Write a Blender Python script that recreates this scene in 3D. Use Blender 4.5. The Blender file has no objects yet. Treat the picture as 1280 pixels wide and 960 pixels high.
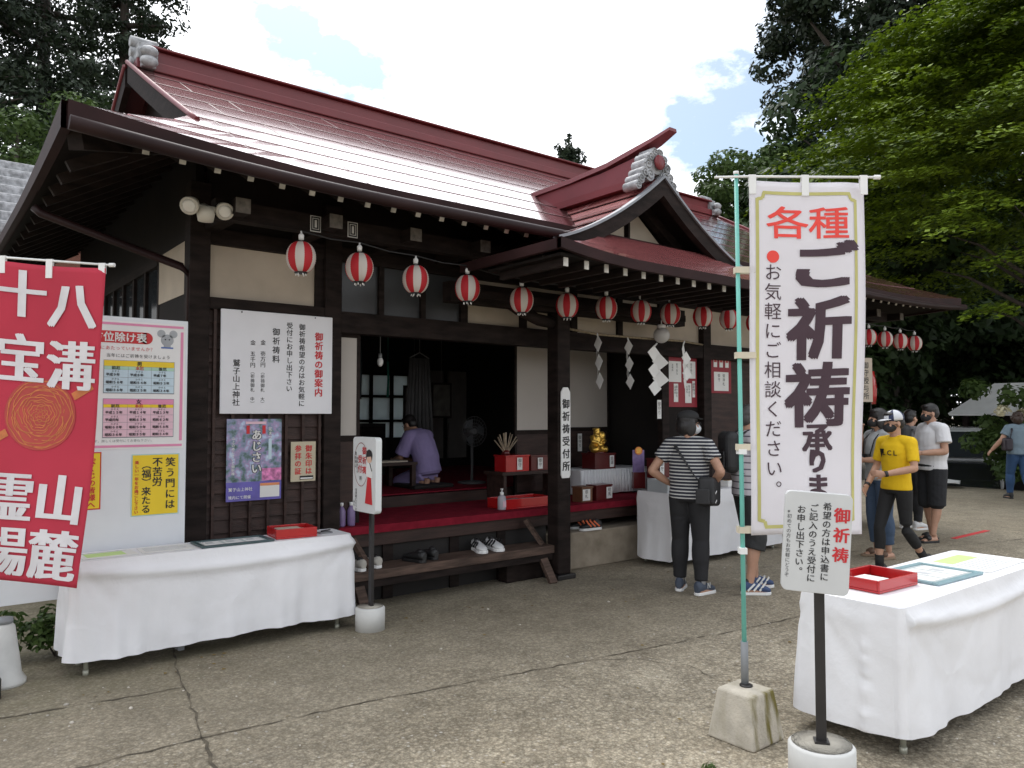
import bpy, bmesh, math, random
import numpy as np
from mathutils import Vector, Matrix, Euler

R = math.radians
SC = bpy.context.scene
COL = SC.collection
rng = random.Random(7)

# ------------------------------------------------------------------ camera
cam = bpy.data.objects.new('camera', bpy.data.cameras.new('camera'))
COL.objects.link(cam)
cam.location = (0, 0, 1.6)
cam.rotation_euler = (R(92.27), 0, R(-38.4))
cam.data.lens = 27.0
cam.data.sensor_width = 36.0
cam.data.clip_start = 0.05
cam.data.clip_end = 2000
SC.camera = cam

# ------------------------------------------------------------------ sky, sun, exposure
SUN_EL, SUN_AZ = R(56), R(22)          # azimuth measured from +Y towards +X
world = bpy.data.worlds.new('World')
SC.world = world
world.use_nodes = True
wt = world.node_tree
for n in list(wt.nodes):
    wt.nodes.remove(n)
wo = wt.nodes.new('ShaderNodeOutputWorld')
bg = wt.nodes.new('ShaderNodeBackground')
sky = wt.nodes.new('ShaderNodeTexSky')
sky.sky_type = 'NISHITA'
sky.sun_disc = False
sky.sun_elevation = SUN_EL
sky.sun_rotation = SUN_AZ
sky.altitude = 400
sky.dust_density = 2.0
tc = wt.nodes.new('ShaderNodeTexCoord')
mp = wt.nodes.new('ShaderNodeMapping')
mp.inputs['Scale'].default_value = (1.0, 1.0, 1.8)
mp.inputs['Location'].default_value = (0.35, 0.2, 0.1)
nz = wt.nodes.new('ShaderNodeTexNoise')
nz.inputs['Scale'].default_value = 2.6
nz.inputs['Detail'].default_value = 8
nz.inputs['Roughness'].default_value = 0.55
rp = wt.nodes.new('ShaderNodeValToRGB')
rp.color_ramp.elements[0].position = 0.38
rp.color_ramp.elements[0].color = (0, 0, 0, 1)
rp.color_ramp.elements[1].position = 0.50
rp.color_ramp.elements[1].color = (1, 1, 1, 1)
mx = wt.nodes.new('ShaderNodeMixRGB')
mx.inputs[2].default_value = (12.4, 12.6, 12.9, 1)
wt.links.new(tc.outputs['Generated'], mp.inputs['Vector'])
wt.links.new(mp.outputs['Vector'], nz.inputs['Vector'])
# clear gaps in the cloud deck: directions on the sky dome, edges broken up by the cloud noise
def wmath(op, a, b=None, c=None):
    n = wt.nodes.new('ShaderNodeMath'); n.operation = op
    for i, q in enumerate((a, b, c)):
        if q is None: continue
        if isinstance(q, (int, float)): n.inputs[i].default_value = q
        else: wt.links.new(q, n.inputs[i])
    return n.outputs[0]
gap = None
for d, r0, r1 in (((.449, .920, .445), 0.6, 4.8), ((.37, .93, .49), 0.5, 4), ((.833, .616, .394), 2, 6), ((.903, .560, .48), 2, 7), ((.93, .52, .36), 1, 5), ((-.5, .6, .5), 5, 25), ((-.2, -.8, .6), 10, 35), ((.9, -.3, .7), 5, 30)):
    v = Vector(d).normalized()
    dp = wt.nodes.new('ShaderNodeVectorMath'); dp.operation = 'DOT_PRODUCT'
    wt.links.new(tc.outputs['Generated'], dp.inputs[0]); dp.inputs[1].default_value = v
    mr = wt.nodes.new('ShaderNodeMapRange'); mr.interpolation_type = 'SMOOTHSTEP'
    mr.inputs[1].default_value = math.cos(R(r1)); mr.inputs[2].default_value = math.cos(R(r0))
    wt.links.new(dp.outputs['Value'], mr.inputs[0])
    gap = mr.outputs[0] if gap is None else wmath('MAXIMUM', gap, mr.outputs[0])
thr = wmath('MULTIPLY_ADD', gap, -0.25, 0.12)
nz2 = wt.nodes.new('ShaderNodeTexNoise')
nz2.inputs['Scale'].default_value = 9.0; nz2.inputs['Detail'].default_value = 9; nz2.inputs['Roughness'].default_value = 0.62
wt.links.new(mp.outputs['Vector'], nz2.inputs['Vector'])
nmix = wmath('MULTIPLY_ADD', nz2.outputs['Fac'], 0.62, wmath('MULTIPLY', nz.outputs['Fac'], 0.38))
nshift = wmath('ADD', nmix, thr)
wt.links.new(nshift, rp.inputs['Fac'])
cf = wmath('MULTIPLY_ADD', rp.outputs['Color'], 0.80, 0.20)
wt.links.new(cf, mx.inputs['Fac'])
# thin cloud glowing round the veiled sun
dps = wt.nodes.new('ShaderNodeVectorMath'); dps.operation = 'DOT_PRODUCT'
wt.links.new(tc.outputs['Generated'], dps.inputs[0])
dps.inputs[1].default_value = (math.sin(SUN_AZ) * math.cos(SUN_EL), math.cos(SUN_AZ) * math.cos(SUN_EL), math.sin(SUN_EL))
glow = wmath('POWER', wmath('MAXIMUM', dps.outputs['Value'], 0.0), 6.0)
gl2 = wmath('MULTIPLY_ADD', glow, 1.3, 1.0)
cc = wt.nodes.new('ShaderNodeMixRGB'); cc.blend_type = 'MULTIPLY'; cc.inputs[0].default_value = 1.0
cc.inputs[1].default_value = (12.2, 12.5, 13.0, 1)
wt.links.new(gl2, cc.inputs[2])
wt.links.new(cc.outputs[0], mx.inputs[2])
tint = wt.nodes.new('ShaderNodeMixRGB'); tint.blend_type = 'MULTIPLY'; tint.inputs[0].default_value = 1.0
tint.inputs[2].default_value = (0.74, 0.94, 0.98, 1)
wt.links.new(sky.outputs['Color'], tint.inputs[1])
wt.links.new(tint.outputs[0], mx.inputs[1])
wt.links.new(mx.outputs['Color'], bg.inputs['Color'])
bg.inputs['Strength'].default_value = 0.1
wt.links.new(bg.outputs['Background'], wo.inputs['Surface'])

sl = bpy.data.lights.new('sun', 'SUN')
sl.energy = 0.9
sl.angle = R(18)
sl.color = (1.0, 0.96, 0.9)
so = bpy.data.objects.new('sun', sl)
COL.objects.link(so)
sd = Vector((math.sin(SUN_AZ) * math.cos(SUN_EL), math.cos(SUN_AZ) * math.cos(SUN_EL), math.sin(SUN_EL)))
so.rotation_euler = sd.to_track_quat('Z', 'Y').to_euler()
so.location = (0, 0, 30)

SC.view_settings.view_transform = 'Standard'
SC.view_settings.look = 'None'
SC.view_settings.gamma = 1
SC.view_settings.use_curve_mapping = False
SC.view_settings.exposure = 0.36
SC.render.engine = 'CYCLES'
SC.cycles.max_bounces = 6
SC.cycles.transparent_max_bounces = 6
SC.cycles.caustics_reflective = False
SC.cycles.caustics_refractive = False

# ------------------------------------------------------------------ materials
def lin(c):
    if isinstance(c, str):
        c = c.lstrip('#')
        c = [int(c[i:i + 2], 16) / 255 for i in (0, 2, 4)]
        c = [x / 12.92 if x <= 0.04045 else ((x + 0.055) / 1.055) ** 2.4 for x in c]
    return (c[0], c[1], c[2], 1.0)

MATS = {}
def mat(name, col, rough=0.6, var=0.12, vscale=6.0, bump=0.0, bscale=60.0, spec=0.5, metal=0.0, coat=0.0,
        trans=0.0, aniso=None, col2=None):
    """Principled material with procedural colour variation and fine bump, in object space."""
    if name in MATS:
        return MATS[name]
    m = bpy.data.materials.new(name)
    m.use_nodes = True
    nt = m.node_tree
    p = nt.nodes['Principled BSDF']
    c = lin(col)
    t = nt.nodes.new('ShaderNodeTexCoord')
    mpn = nt.nodes.new('ShaderNodeMapping')
    if aniso:
        mpn.inputs['Scale'].default_value = aniso
    nt.links.new(t.outputs['Object'], mpn.inputs['Vector'])
    n = nt.nodes.new('ShaderNodeTexNoise')
    n.inputs['Scale'].default_value = vscale
    n.inputs['Detail'].default_value = 6
    nt.links.new(mpn.outputs['Vector'], n.inputs['Vector'])
    r = nt.nodes.new('ShaderNodeValToRGB')
    lo = [x * (1 - var) for x in c[:3]] if col2 is None else lin(col2)[:3]
    hi = [min(1, x * (1 + var)) for x in c[:3]] if col2 is None else c[:3]
    r.color_ramp.elements[0].position = 0.3
    r.color_ramp.elements[1].position = 0.7
    r.color_ramp.elements[0].color = (*lo, 1)
    r.color_ramp.elements[1].color = (*hi, 1)
    nt.links.new(n.outputs['Fac'], r.inputs['Fac'])
    nt.links.new(r.outputs['Color'], p.inputs['Base Color'])
    p.inputs['Roughness'].default_value = rough
    p.inputs['Specular IOR Level'].default_value = spec
    p.inputs['Metallic'].default_value = metal
    p.inputs['Coat Weight'].default_value = coat
    p.inputs['Coat Roughness'].default_value = 0.08
    if bump:
        b = nt.nodes.new('ShaderNodeTexNoise')
        b.inputs['Scale'].default_value = bscale
        b.inputs['Detail'].default_value = 4
        nt.links.new(mpn.outputs['Vector'], b.inputs['Vector'])
        bn = nt.nodes.new('ShaderNodeBump')
        bn.inputs['Strength'].default_value = bump
        bn.inputs['Distance'].default_value = 0.01
        nt.links.new(b.outputs['Fac'], bn.inputs['Height'])
        nt.links.new(bn.outputs['Normal'], p.inputs['Normal'])
    if trans:
        tr = nt.nodes.new('ShaderNodeBsdfTranslucent')
        nt.links.new(r.outputs['Color'], tr.inputs['Color'])
        ms = nt.nodes.new('ShaderNodeMixShader')
        ms.inputs[0].default_value = trans
        nt.links.new(p.outputs[0], ms.inputs[1])
        nt.links.new(tr.outputs[0], ms.inputs[2])
        nt.links.new(ms.outputs[0], nt.nodes['Material Output'].inputs['Surface'])
    MATS[name] = m
    return m

def leaf_mat(name, c1, c2, trans=0.3, rough=0.55):
    m = bpy.data.materials.new(name)
    m.use_nodes = True
    nt = m.node_tree
    p = nt.nodes['Principled BSDF']
    g = nt.nodes.new('ShaderNodeNewGeometry')
    t = nt.nodes.new('ShaderNodeTexCoord')
    n = nt.nodes.new('ShaderNodeTexNoise')
    n.inputs['Scale'].default_value = 0.6
    nt.links.new(t.outputs['Object'], n.inputs['Vector'])
    ad = nt.nodes.new('ShaderNodeMath'); ad.operation = 'MULTIPLY_ADD'
    ad.inputs[1].default_value = 0.5
    nt.links.new(g.outputs['Random Per Island'], ad.inputs[0])
    nt.links.new(n.outputs['Fac'], ad.inputs[2])
    r = nt.nodes.new('ShaderNodeValToRGB')
    r.color_ramp.elements[0].position = 0.35
    r.color_ramp.elements[1].position = 1.0
    r.color_ramp.elements[0].color = lin(c1)
    r.color_ramp.elements[1].color = lin(c2)
    nt.links.new(ad.outputs[0], r.inputs['Fac'])
    nt.links.new(r.outputs['Color'], p.inputs['Base Color'])
    p.inputs['Roughness'].default_value = rough
    p.inputs['Specular IOR Level'].default_value = 0.25
    tr = nt.nodes.new('ShaderNodeBsdfTranslucent')
    nt.links.new(r.outputs['Color'], tr.inputs['Color'])
    ms = nt.nodes.new('ShaderNodeMixShader')
    ms.inputs[0].default_value = trans
    nt.links.new(p.outputs[0], ms.inputs[1])
    nt.links.new(tr.outputs[0], ms.inputs[2])
    nt.links.new(ms.outputs[0], nt.nodes['Material Output'].inputs['Surface'])
    return m

def stripe_mat(name, c1, c2, axis, freq, duty=0.5, rough=0.8, off=0.0):
    """A cloth woven in bands along an object axis."""
    m = bpy.data.materials.new(name)
    m.use_nodes = True
    nt = m.node_tree
    p = nt.nodes['Principled BSDF']
    t = nt.nodes.new('ShaderNodeTexCoord')
    s = nt.nodes.new('ShaderNodeSeparateXYZ')
    nt.links.new(t.outputs['Object'], s.inputs[0])
    a = nt.nodes.new('ShaderNodeMath'); a.operation = 'MULTIPLY_ADD'
    a.inputs[1].default_value = freq; a.inputs[2].default_value = off
    nt.links.new(s.outputs[axis], a.inputs[0])
    f = nt.nodes.new('ShaderNodeMath'); f.operation = 'FRACT'
    nt.links.new(a.outputs[0], f.inputs[0])
    g = nt.nodes.new('ShaderNodeMath'); g.operation = 'GREATER_THAN'
    g.inputs[1].default_value = duty
    nt.links.new(f.outputs[0], g.inputs[0])
    x = nt.nodes.new('ShaderNodeMixRGB')
    x.inputs[1].default_value = lin(c1); x.inputs[2].default_value = lin(c2)
    nt.links.new(g.outputs[0], x.inputs[0])
    nt.links.new(x.outputs[0], p.inputs['Base Color'])
    p.inputs['Roughness'].default_value = rough
    return m

M = dict(
    wood=mat('dark_stained_wood', (0.018, 0.0125, 0.011), 0.7, 0.5, 5, 0.25, 40, aniso=(1, 1, 4), spec=0.14),
    woodx=mat('dark_plank_wood', (0.038, 0.020, 0.016), 0.6, 0.4, 4, 0.3, 30, aniso=(1, 6, 6), spec=0.35),
    wornwood=mat('worn_step_wood', (0.085, 0.055, 0.042), 0.7, 0.5, 5, 0.4, 40, aniso=(1, 8, 8), spec=0.3),
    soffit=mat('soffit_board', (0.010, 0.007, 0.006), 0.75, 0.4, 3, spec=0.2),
    plaster=mat('cream_plaster', (0.48, 0.41, 0.33), 0.85, 0.14, 2.5, 0.1, 80),
    plasterw=mat('pale_paper_screen', (0.52, 0.48, 0.44), 0.8, 0.05, 2, trans=0.15),
    darkpanel=mat('dark_glazed_panel', (0.05, 0.052, 0.055), 0.25, 0.2, 2),
    roof=mat('painted_red_metal', (0.47, 0.215, 0.225), 0.15, 0.2, 1.1, 0.0, 4, spec=1.0, metal=0.75, coat=1.0, col2=(0.36, 0.13, 0.14)),
    seam=mat('roof_seam_red', (0.085, 0.016, 0.02), 0.4, 0.2, 3),
    ridge=mat('ridge_red_metal', (0.16, 0.022, 0.027), 0.42, 0.14, 2, 0.05, 12, spec=0.5),
    fascia=mat('fascia_brown_metal', (0.026, 0.011, 0.011), 0.6, 0.3, 3, spec=0.15),
    gutter=mat('gutter_brown', (0.020, 0.009, 0.009), 0.5, 0.25, 4, spec=0.18),
    tile=mat('silver_grey_tile', (0.46, 0.47, 0.49), 0.5, 0.3, 14, 0.5, 50, col2=(0.17, 0.175, 0.18)),
    silver=mat('silver_edge', (0.22, 0.23, 0.25), 0.45, 0.15, 5, metal=0.3),
    white=mat('white_paint', (0.78, 0.78, 0.77), 0.55, 0.06, 4),
    rtip=mat('white_rafter_end', (0.62, 0.60, 0.56), 0.7, 0.3, 14),
    beamend=mat('weathered_beam_end', (0.13, 0.115, 0.10), 0.8, 0.4, 20),
    carpet=mat('red_carpet', (0.20, 0.013, 0.026), 0.95, 0.2, 12, 0.5, 300, spec=0.1),
    redlac=mat('red_lacquer', (0.42, 0.012, 0.014), 0.25, 0.08, 4, coat=0.3),
    darkred=mat('dark_red_lacquer', (0.10, 0.010, 0.010), 0.3, 0.2, 4, coat=0.3),
    paper=mat('white_paper', (0.74, 0.74, 0.72), 0.7, 0.03, 3),
    ink=mat('black_ink', (0.018, 0.017, 0.018), 0.6, 0.1, 5),
    plumink=mat('plum_ink', (0.055, 0.028, 0.040), 0.7, 0.1, 5),
    redink=mat('red_ink', (0.55, 0.022, 0.028), 0.6, 0.1, 5),
    coral=mat('coral_red_print', (0.78, 0.065, 0.05), 0.7, 0.05, 5),
    pinkp=mat('pink_print', (0.72, 0.26, 0.42), 0.6, 0.05, 5),
    palep=mat('pale_pink_print', (0.74, 0.50, 0.58), 0.6, 0.04, 5),
    yellow=mat('yellow_print', (0.80, 0.58, 0.02), 0.6, 0.05, 5),
    teal=mat('pale_teal_print', (0.42, 0.62, 0.60), 0.6, 0.05, 5),
    paleblue=mat('pale_blue_print', (0.52, 0.66, 0.74), 0.6, 0.05, 5),
    grey=mat('mid_grey_plastic', (0.22, 0.23, 0.24), 0.5, 0.1, 5),
    concrete=mat('concrete_block', (0.42, 0.39, 0.33), 0.9, 0.25, 7, 0.5, 60),
    stone=mat('tan_stone_base', (0.33, 0.28, 0.215), 0.9, 0.25, 6, 0.5, 70, col2=(0.2, 0.165, 0.12)),
    black=mat('black_plastic', (0.014, 0.014, 0.015), 0.5, 0.2, 5),
    blackm=mat('black_metal', (0.02, 0.018, 0.018), 0.4, 0.3, 8),
    cloth=mat('white_tablecloth', (0.74, 0.74, 0.76), 0.85, 0.03, 3, 0.12, 500),
    clear=mat('clear_plastic', (0.6, 0.63, 0.65), 0.15, 0.05, 4, trans=0.4),
    gold=mat('gilt_gold', (0.75, 0.47, 0.10), 0.3, 0.3, 30, 0.4, 60, metal=0.85),
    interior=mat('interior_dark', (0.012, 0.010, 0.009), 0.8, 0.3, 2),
    bark=mat('bark', (0.05, 0.04, 0.032), 0.9, 0.4, 5, 0.6, 20, aniso=(3, 3, 0.6)),
    glass=mat('dark_glass', (0.03, 0.035, 0.04), 0.08, 0.1, 2),
)

def wrinkled_cloth(name, col, scale, strength, dist):
    m = mat(name, col, 0.85, 0.045, 2.2)
    nt = m.node_tree; L = nt.links.new
    p = nt.nodes['Principled BSDF']
    t = nt.nodes.new('ShaderNodeTexCoord')
    w = nt.nodes.new('ShaderNodeTexNoise'); w.inputs['Scale'].default_value = 2.0; w.inputs['Detail'].default_value = 2
    L(t.outputs['Object'], w.inputs['Vector'])
    ad = nt.nodes.new('ShaderNodeMixRGB'); ad.blend_type = 'ADD'; ad.inputs[0].default_value = 0.35
    L(t.outputs['Object'], ad.inputs[1]); L(w.outputs['Color'], ad.inputs[2])
    v = nt.nodes.new('ShaderNodeTexVoronoi'); v.feature = 'DISTANCE_TO_EDGE'; v.inputs['Scale'].default_value = scale
    L(ad.outputs[0], v.inputs['Vector'])
    r = nt.nodes.new('ShaderNodeMapRange'); r.inputs[1].default_value = 0.0; r.inputs[2].default_value = 0.22; r.interpolation_type = 'SMOOTHSTEP'
    L(v.outputs['Distance'], r.inputs[0])
    n = nt.nodes.new('ShaderNodeTexNoise'); n.inputs['Scale'].default_value = scale * 2.2; n.inputs['Detail'].default_value = 5; n.inputs['Distortion'].default_value = 0.2
    L(t.outputs['Object'], n.inputs['Vector'])
    b1 = nt.nodes.new('ShaderNodeBump'); b1.inputs['Strength'].default_value = strength * 0.5; b1.inputs['Distance'].default_value = dist
    L(r.outputs[0], b1.inputs['Height'])
    b2 = nt.nodes.new('ShaderNodeBump'); b2.inputs['Strength'].default_value = strength; b2.inputs['Distance'].default_value = dist * 1.6
    L(n.outputs['Fac'], b2.inputs['Height']); L(b1.outputs[0], b2.inputs['Normal'])
    L(b2.outputs[0], p.inputs['Normal'])
    return m
M['cloth'] = wrinkled_cloth('creased_tablecloth', (0.77, 0.77, 0.79), 2.4, 0.5, 0.014)

# ------------------------------------------------------------------ mesh builder
def xf(o):
    m = Matrix.Identity(4)
    while o is not None:
        m = (Matrix.Translation(o.location) @ o.rotation_euler.to_matrix().to_4x4()) @ m
        o = o.parent
    return m

class MB:
    def __init__(s):
        s.v, s.f, s.m, s.sm = [], [], [], []
    def add(s, vs, fs, mi=0, smooth=False):
        b = len(s.v)
        s.v.extend([tuple(v) for v in vs])
        for f in fs:
            s.f.append([b + i for i in f]); s.m.append(mi); s.sm.append(smooth)
        return s
    def box(s, x0, y0, z0, x1, y1, z1, mi=0):
        vs = [(x, y, z) for z in (z0, z1) for y in (y0, y1) for x in (x0, x1)]
        return s.add(vs, [(0, 2, 3, 1), (4, 5, 7, 6), (0, 1, 5, 4), (2, 6, 7, 3), (0, 4, 6, 2), (1, 3, 7, 5)], mi)
    def bar(s, a, b, w, h, mi=0, up=(0, 0, 1)):
        a, b = Vector(a), Vector(b)
        d = (b - a).normalized()
        u = Vector(up)
        if abs(d.dot(u)) > 0.98:
            u = Vector((0, 1, 0))
        sx = d.cross(u).normalized() * (w / 2)
        sz = sx.cross(d).normalized() * (h / 2)
        vs = [p + i * sx + j * sz for p in (a, b) for j in (-1, 1) for i in (-1, 1)]
        return s.add(vs, [(0, 2, 3, 1), (4, 5, 7, 6), (0, 1, 5, 4), (2, 6, 7, 3), (0, 4, 6, 2), (1, 3, 7, 5)], mi)
    def tube(s, pts, rad, n=10, mi=0, cap=True, right=None, smooth=True):
        pts = [Vector(p) for p in pts]
        rings = []
        for i, p in enumerate(pts):
            d = (pts[min(i + 1, len(pts) - 1)] - pts[max(i - 1, 0)]).normalized()
            if right is not None:
                rx = Vector(right); rx = (rx - d * rx.dot(d)).normalized()
            else:
                ref = Vector((0, 0, 1)) if abs(d.z) < 0.95 else Vector((0, 1, 0))
                rx = d.cross(ref).normalized()
            ry = d.cross(rx).normalized()
            r = rad[i] if isinstance(rad, (list, tuple)) else rad
            ra, rb = r if isinstance(r, (list, tuple)) else (r, r)
            rings.append([p + rx * (ra * math.cos(2 * math.pi * k / n)) + ry * (rb * math.sin(2 * math.pi * k / n)) for k in range(n)])
        vs = [v for r in rings for v in r]
        fs = []
        for i in range(len(rings) - 1):
            for k in range(n):
                k2 = (k + 1) % n
                fs.append((i * n + k, i * n + k2, (i + 1) * n + k2, (i + 1) * n + k))
        s.add(vs, fs, mi, smooth)
        if cap:
            b = len(s.v) - len(vs)
            s.f.append([b + k for k in reversed(range(n))]); s.m.append(mi); s.sm.append(False)
            s.f.append([b + (len(rings) - 1) * n + k for k in range(n)]); s.m.append(mi); s.sm.append(False)
        return s
    def lathe(s, prof, c=(0, 0, 0), n=20, mi=0, matfn=None, smooth=True):
        vs, fs = [], []
        for r, z in prof:
            for k in range(n):
                a = 2 * math.pi * k / n
                vs.append((c[0] + r * math.cos(a), c[1] + r * math.sin(a), c[2] + z))
        b = len(s.v)
        s.v.extend(vs)
        for i in range(len(prof) - 1):
            for k in range(n):
                k2 = (k + 1) % n
                s.f.append([b + i * n + k, b + i * n + k2, b + (i + 1) * n + k2, b + (i + 1) * n + k])
                s.m.append(matfn(k) if matfn else mi); s.sm.append(smooth)
        for i, rev in ((0, True), (len(prof) - 1, False)):
            if prof[i][0] > 1e-4:
                ks = range(n)
                s.f.append([b + i * n + k for k in (reversed(ks) if rev else ks)]); s.m.append(mi); s.sm.append(False)
        return s
    def ell(s, c, r, rot=None, nu=14, nv=9, mi=0, keep=None):
        c = Vector(c)
        rm = rot.to_matrix() if rot else Matrix.Identity(3)
        vs, fs = [], []
        for j in range(nv + 1):
            th = math.pi * j / nv
            for k in range(nu):
                a = 2 * math.pi * k / nu
                vs.append(c + rm @ Vector((r[0] * math.sin(th) * math.cos(a), r[1] * math.sin(th) * math.sin(a), -r[2] * math.cos(th))))
        for j in range(nv):
            for k in range(nu):
                k2 = (k + 1) % nu
                q = (j * nu + k, j * nu + k2, (j + 1) * nu + k2, (j + 1) * nu + k)
                if keep:
                    cc = sum((vs[i] for i in q), Vector()) / 4 - c
                    if not keep(cc):
                        continue
                fs.append(q)
        return s.add(vs, fs, mi, True)
    def prism(s, poly, y0, y1, mi=0):
        """polygon in x,z extruded along y; poly counter-clockwise seen from -y"""
        n = len(poly)
        vs = [(x, y0, z) for x, z in poly] + [(x, y1, z) for x, z in poly]
        fs = [tuple(range(n)), tuple(reversed(range(n, 2 * n)))]
        fs += [(i, i + n, (i + 1) % n + n, (i + 1) % n) for i in range(n)]
        return s.add(vs, fs, mi)
    def mesh(s, name, mats, inv=None):
        me = bpy.data.meshes.new(name)
        vs = [tuple(inv @ Vector(v)) for v in s.v] if inv is not None else s.v
        me.from_pydata(vs, [], s.f)
        for m in mats:
            me.materials.append(m)
        me.polygons.foreach_set('material_index', s.m)
        me.polygons.foreach_set('use_smooth', s.sm)
        me.update()
        return me
    def build(s, name, mats, parent=None, world=False, bevel=0.0, seg=2, sub=0, solid=0.0):
        if not isinstance(mats, (list, tuple)):
            mats = [mats]
        inv = xf(parent).inverted() if (world and parent is not None) else None
        o = bpy.data.objects.new(name, s.mesh(name, mats, inv))
        COL.objects.link(o)
        if parent is not None:
            o.parent = parent
        if solid:
            md = o.modifiers.new('solid', 'SOLIDIFY'); md.thickness = solid; md.offset = 0
        if bevel:
            md = o.modifiers.new('bevel', 'BEVEL'); md.width = bevel; md.segments = seg; md.limit_method = 'ANGLE'
        if sub:
            md = o.modifiers.new('sub', 'SUBSURF'); md.levels = sub; md.render_levels = sub
        return o

def tag(o, label=None, cat=None, group=None, kind=None):
    if label: o['label'] = label
    if cat: o['category'] = cat
    if group: o['group'] = group
    if kind: o['kind'] = kind
    return o

def thing(name, label, cat, loc=(0, 0, 0), rotz=0.0, group=None):
    o = bpy.data.objects.new(name, None)
    o.empty_display_size = 0.2
    COL.objects.link(o)
    o.location = loc
    o.rotation_euler = (0, 0, rotz)
    return tag(o, label, cat, group)

def copy_tree(o, parent=None):
    c = o.copy()
    COL.objects.link(c)
    c.parent = parent
    for ch in list(o.children):
        copy_tree(ch, c)
    return c

# ------------------------------------------------------------------ lettering
_gl = {}
def glyph(ch, bold=0.0):
    k = (ch, round(bold, 4))
    if k not in _gl:
        cu = bpy.data.curves.new('glyph', 'FONT')
        cu.body = ch; cu.size = 1; cu.resolution_u = 2; cu.offset = bold
        o = bpy.data.objects.new('glyph', cu)
        COL.objects.link(o)
        dg = bpy.context.evaluated_depsgraph_get()
        me = bpy.data.meshes.new_from_object(o.evaluated_get(dg))
        _gl[k] = ([(v.co.x - 0.5, v.co.y - 0.38) for v in me.vertices], [tuple(p.vertices) for p in me.polygons])
        if ord(ch) < 128 and len(me.vertices):
            xs = [v.co.x for v in me.vertices]
            w = (max(xs) + min(xs)) / 2
            _gl[k] = ([(v.co.x - w, v.co.y - 0.36) for v in me.vertices], _gl[k][1])
        bpy.data.objects.remove(o)
        bpy.data.curves.remove(cu)
        bpy.data.meshes.remove(me)
    return _gl[k]

VERT = {'（': '︵', '）': '︶', '(': '︵', ')': '︶'}
def letters(specs, y=0.0, fn=None, cut=0.0):
    """specs: (text, u, v, size, kw) vertical columns (v = top) or kw['h'] rows (u = left). Returns an MB facing -y."""
    mb = MB()
    for sp in specs:
        text, u, v, size = sp[:4]
        kw = sp[4] if len(sp) > 4 else {}
        pitch = kw.get('pitch', 1.04) * size
        bold, fat, sx, skew, mi = kw.get('bold', 0.0), kw.get('fat', 0.0), kw.get('sx', 1.0), kw.get('skew', 0.0), kw.get('mi', 0)
        for i, ch in enumerate(text):
            if ch in ' 　':
                continue
            if kw.get('h'):
                cu, cv = u + (i + 0.5) * pitch, v
            else:
                cu, cv = u, v - (i + 0.5) * pitch
                ch = VERT.get(ch, ch)
                if ch in '。、':
                    cu += 0.55 * size; cv += 0.5 * size
            g = glyph(ch)
            wx, wz = max(0, bold) + fat, max(0, bold)                # stroke weight: overlaid shifts of the outline
            nxs, nzs = max(1, math.ceil(2 * wx / 0.045) + 1 if wx else 1), (2 if wz else 1)
            j = 0
            for a in range(nxs):
                for b in range(nzs):
                    du = (-wx + 2 * wx * a / (nxs - 1)) if nxs > 1 else 0
                    dv = (-wz + 2 * wz * b) if nzs > 1 else 0
                    sy_ = kw.get('sy', 1.0)
                    pts = []
                    for gx, gy in g[0]:
                        px = cu + (gx * sx + du + skew * gy) * size
                        pz = cv + (gy * sy_ + dv + kw.get('tilt', 0.0) * gx) * size
                        pts.append((px, y - 0.00022 * j, pz))
                    mb.add(pts, g[1], mi)
                    j += 1
    if cut:
        me = bpy.data.meshes.new('t')
        me.from_pydata(mb.v, [], mb.f)
        bm = bmesh.new(); bm.from_mesh(me)
        bmesh.ops.triangulate(bm, faces=bm.faces)
        for _ in range(4):
            ed = [e for e in bm.edges if e.calc_length() > cut]
            if not ed: break
            bmesh.ops.subdivide_edges(bm, edges=ed, cuts=1)
            bmesh.ops.triangulate(bm, faces=bm.faces)
        mb = MB()
        mb.add([v.co for v in bm.verts], [[v.index for v in f.verts] for f in bm.faces])
        bm.free(); bpy.data.meshes.remove(me)
    if fn:
        mb.v = [fn(*v) for v in mb.v]
    return mb

def rect(name, u0, v0, u1, v1, m, y, parent, th=0.002):
    return MB().box(u0, y - th, v0, u1, y, v1).build(name, m, parent)

def remesh(mb, name, m, parent, voxel=0.008, smooth=4, world=False):
    """Fuse overlapping closed shapes into one continuous skin."""
    o = bpy.data.objects.new(name, mb.mesh(name, [m]))
    COL.objects.link(o)
    md = o.modifiers.new('r', 'REMESH'); md.mode = 'VOXEL'; md.voxel_size = voxel; md.use_smooth_shade = True
    if smooth:
        sm = o.modifiers.new('s', 'SMOOTH'); sm.iterations = smooth; sm.factor = 0.5
    dg = bpy.context.evaluated_depsgraph_get()
    me = bpy.data.meshes.new_from_object(o.evaluated_get(dg))
    old = o.data
    o.modifiers.clear()
    o.data = me
    bpy.data.meshes.remove(old)
    me.name = name
    me.materials.clear(); me.materials.append(m)
    me.polygons.foreach_set('use_smooth', [True] * len(me.polygons))
    o.parent = parent
    return o
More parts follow.
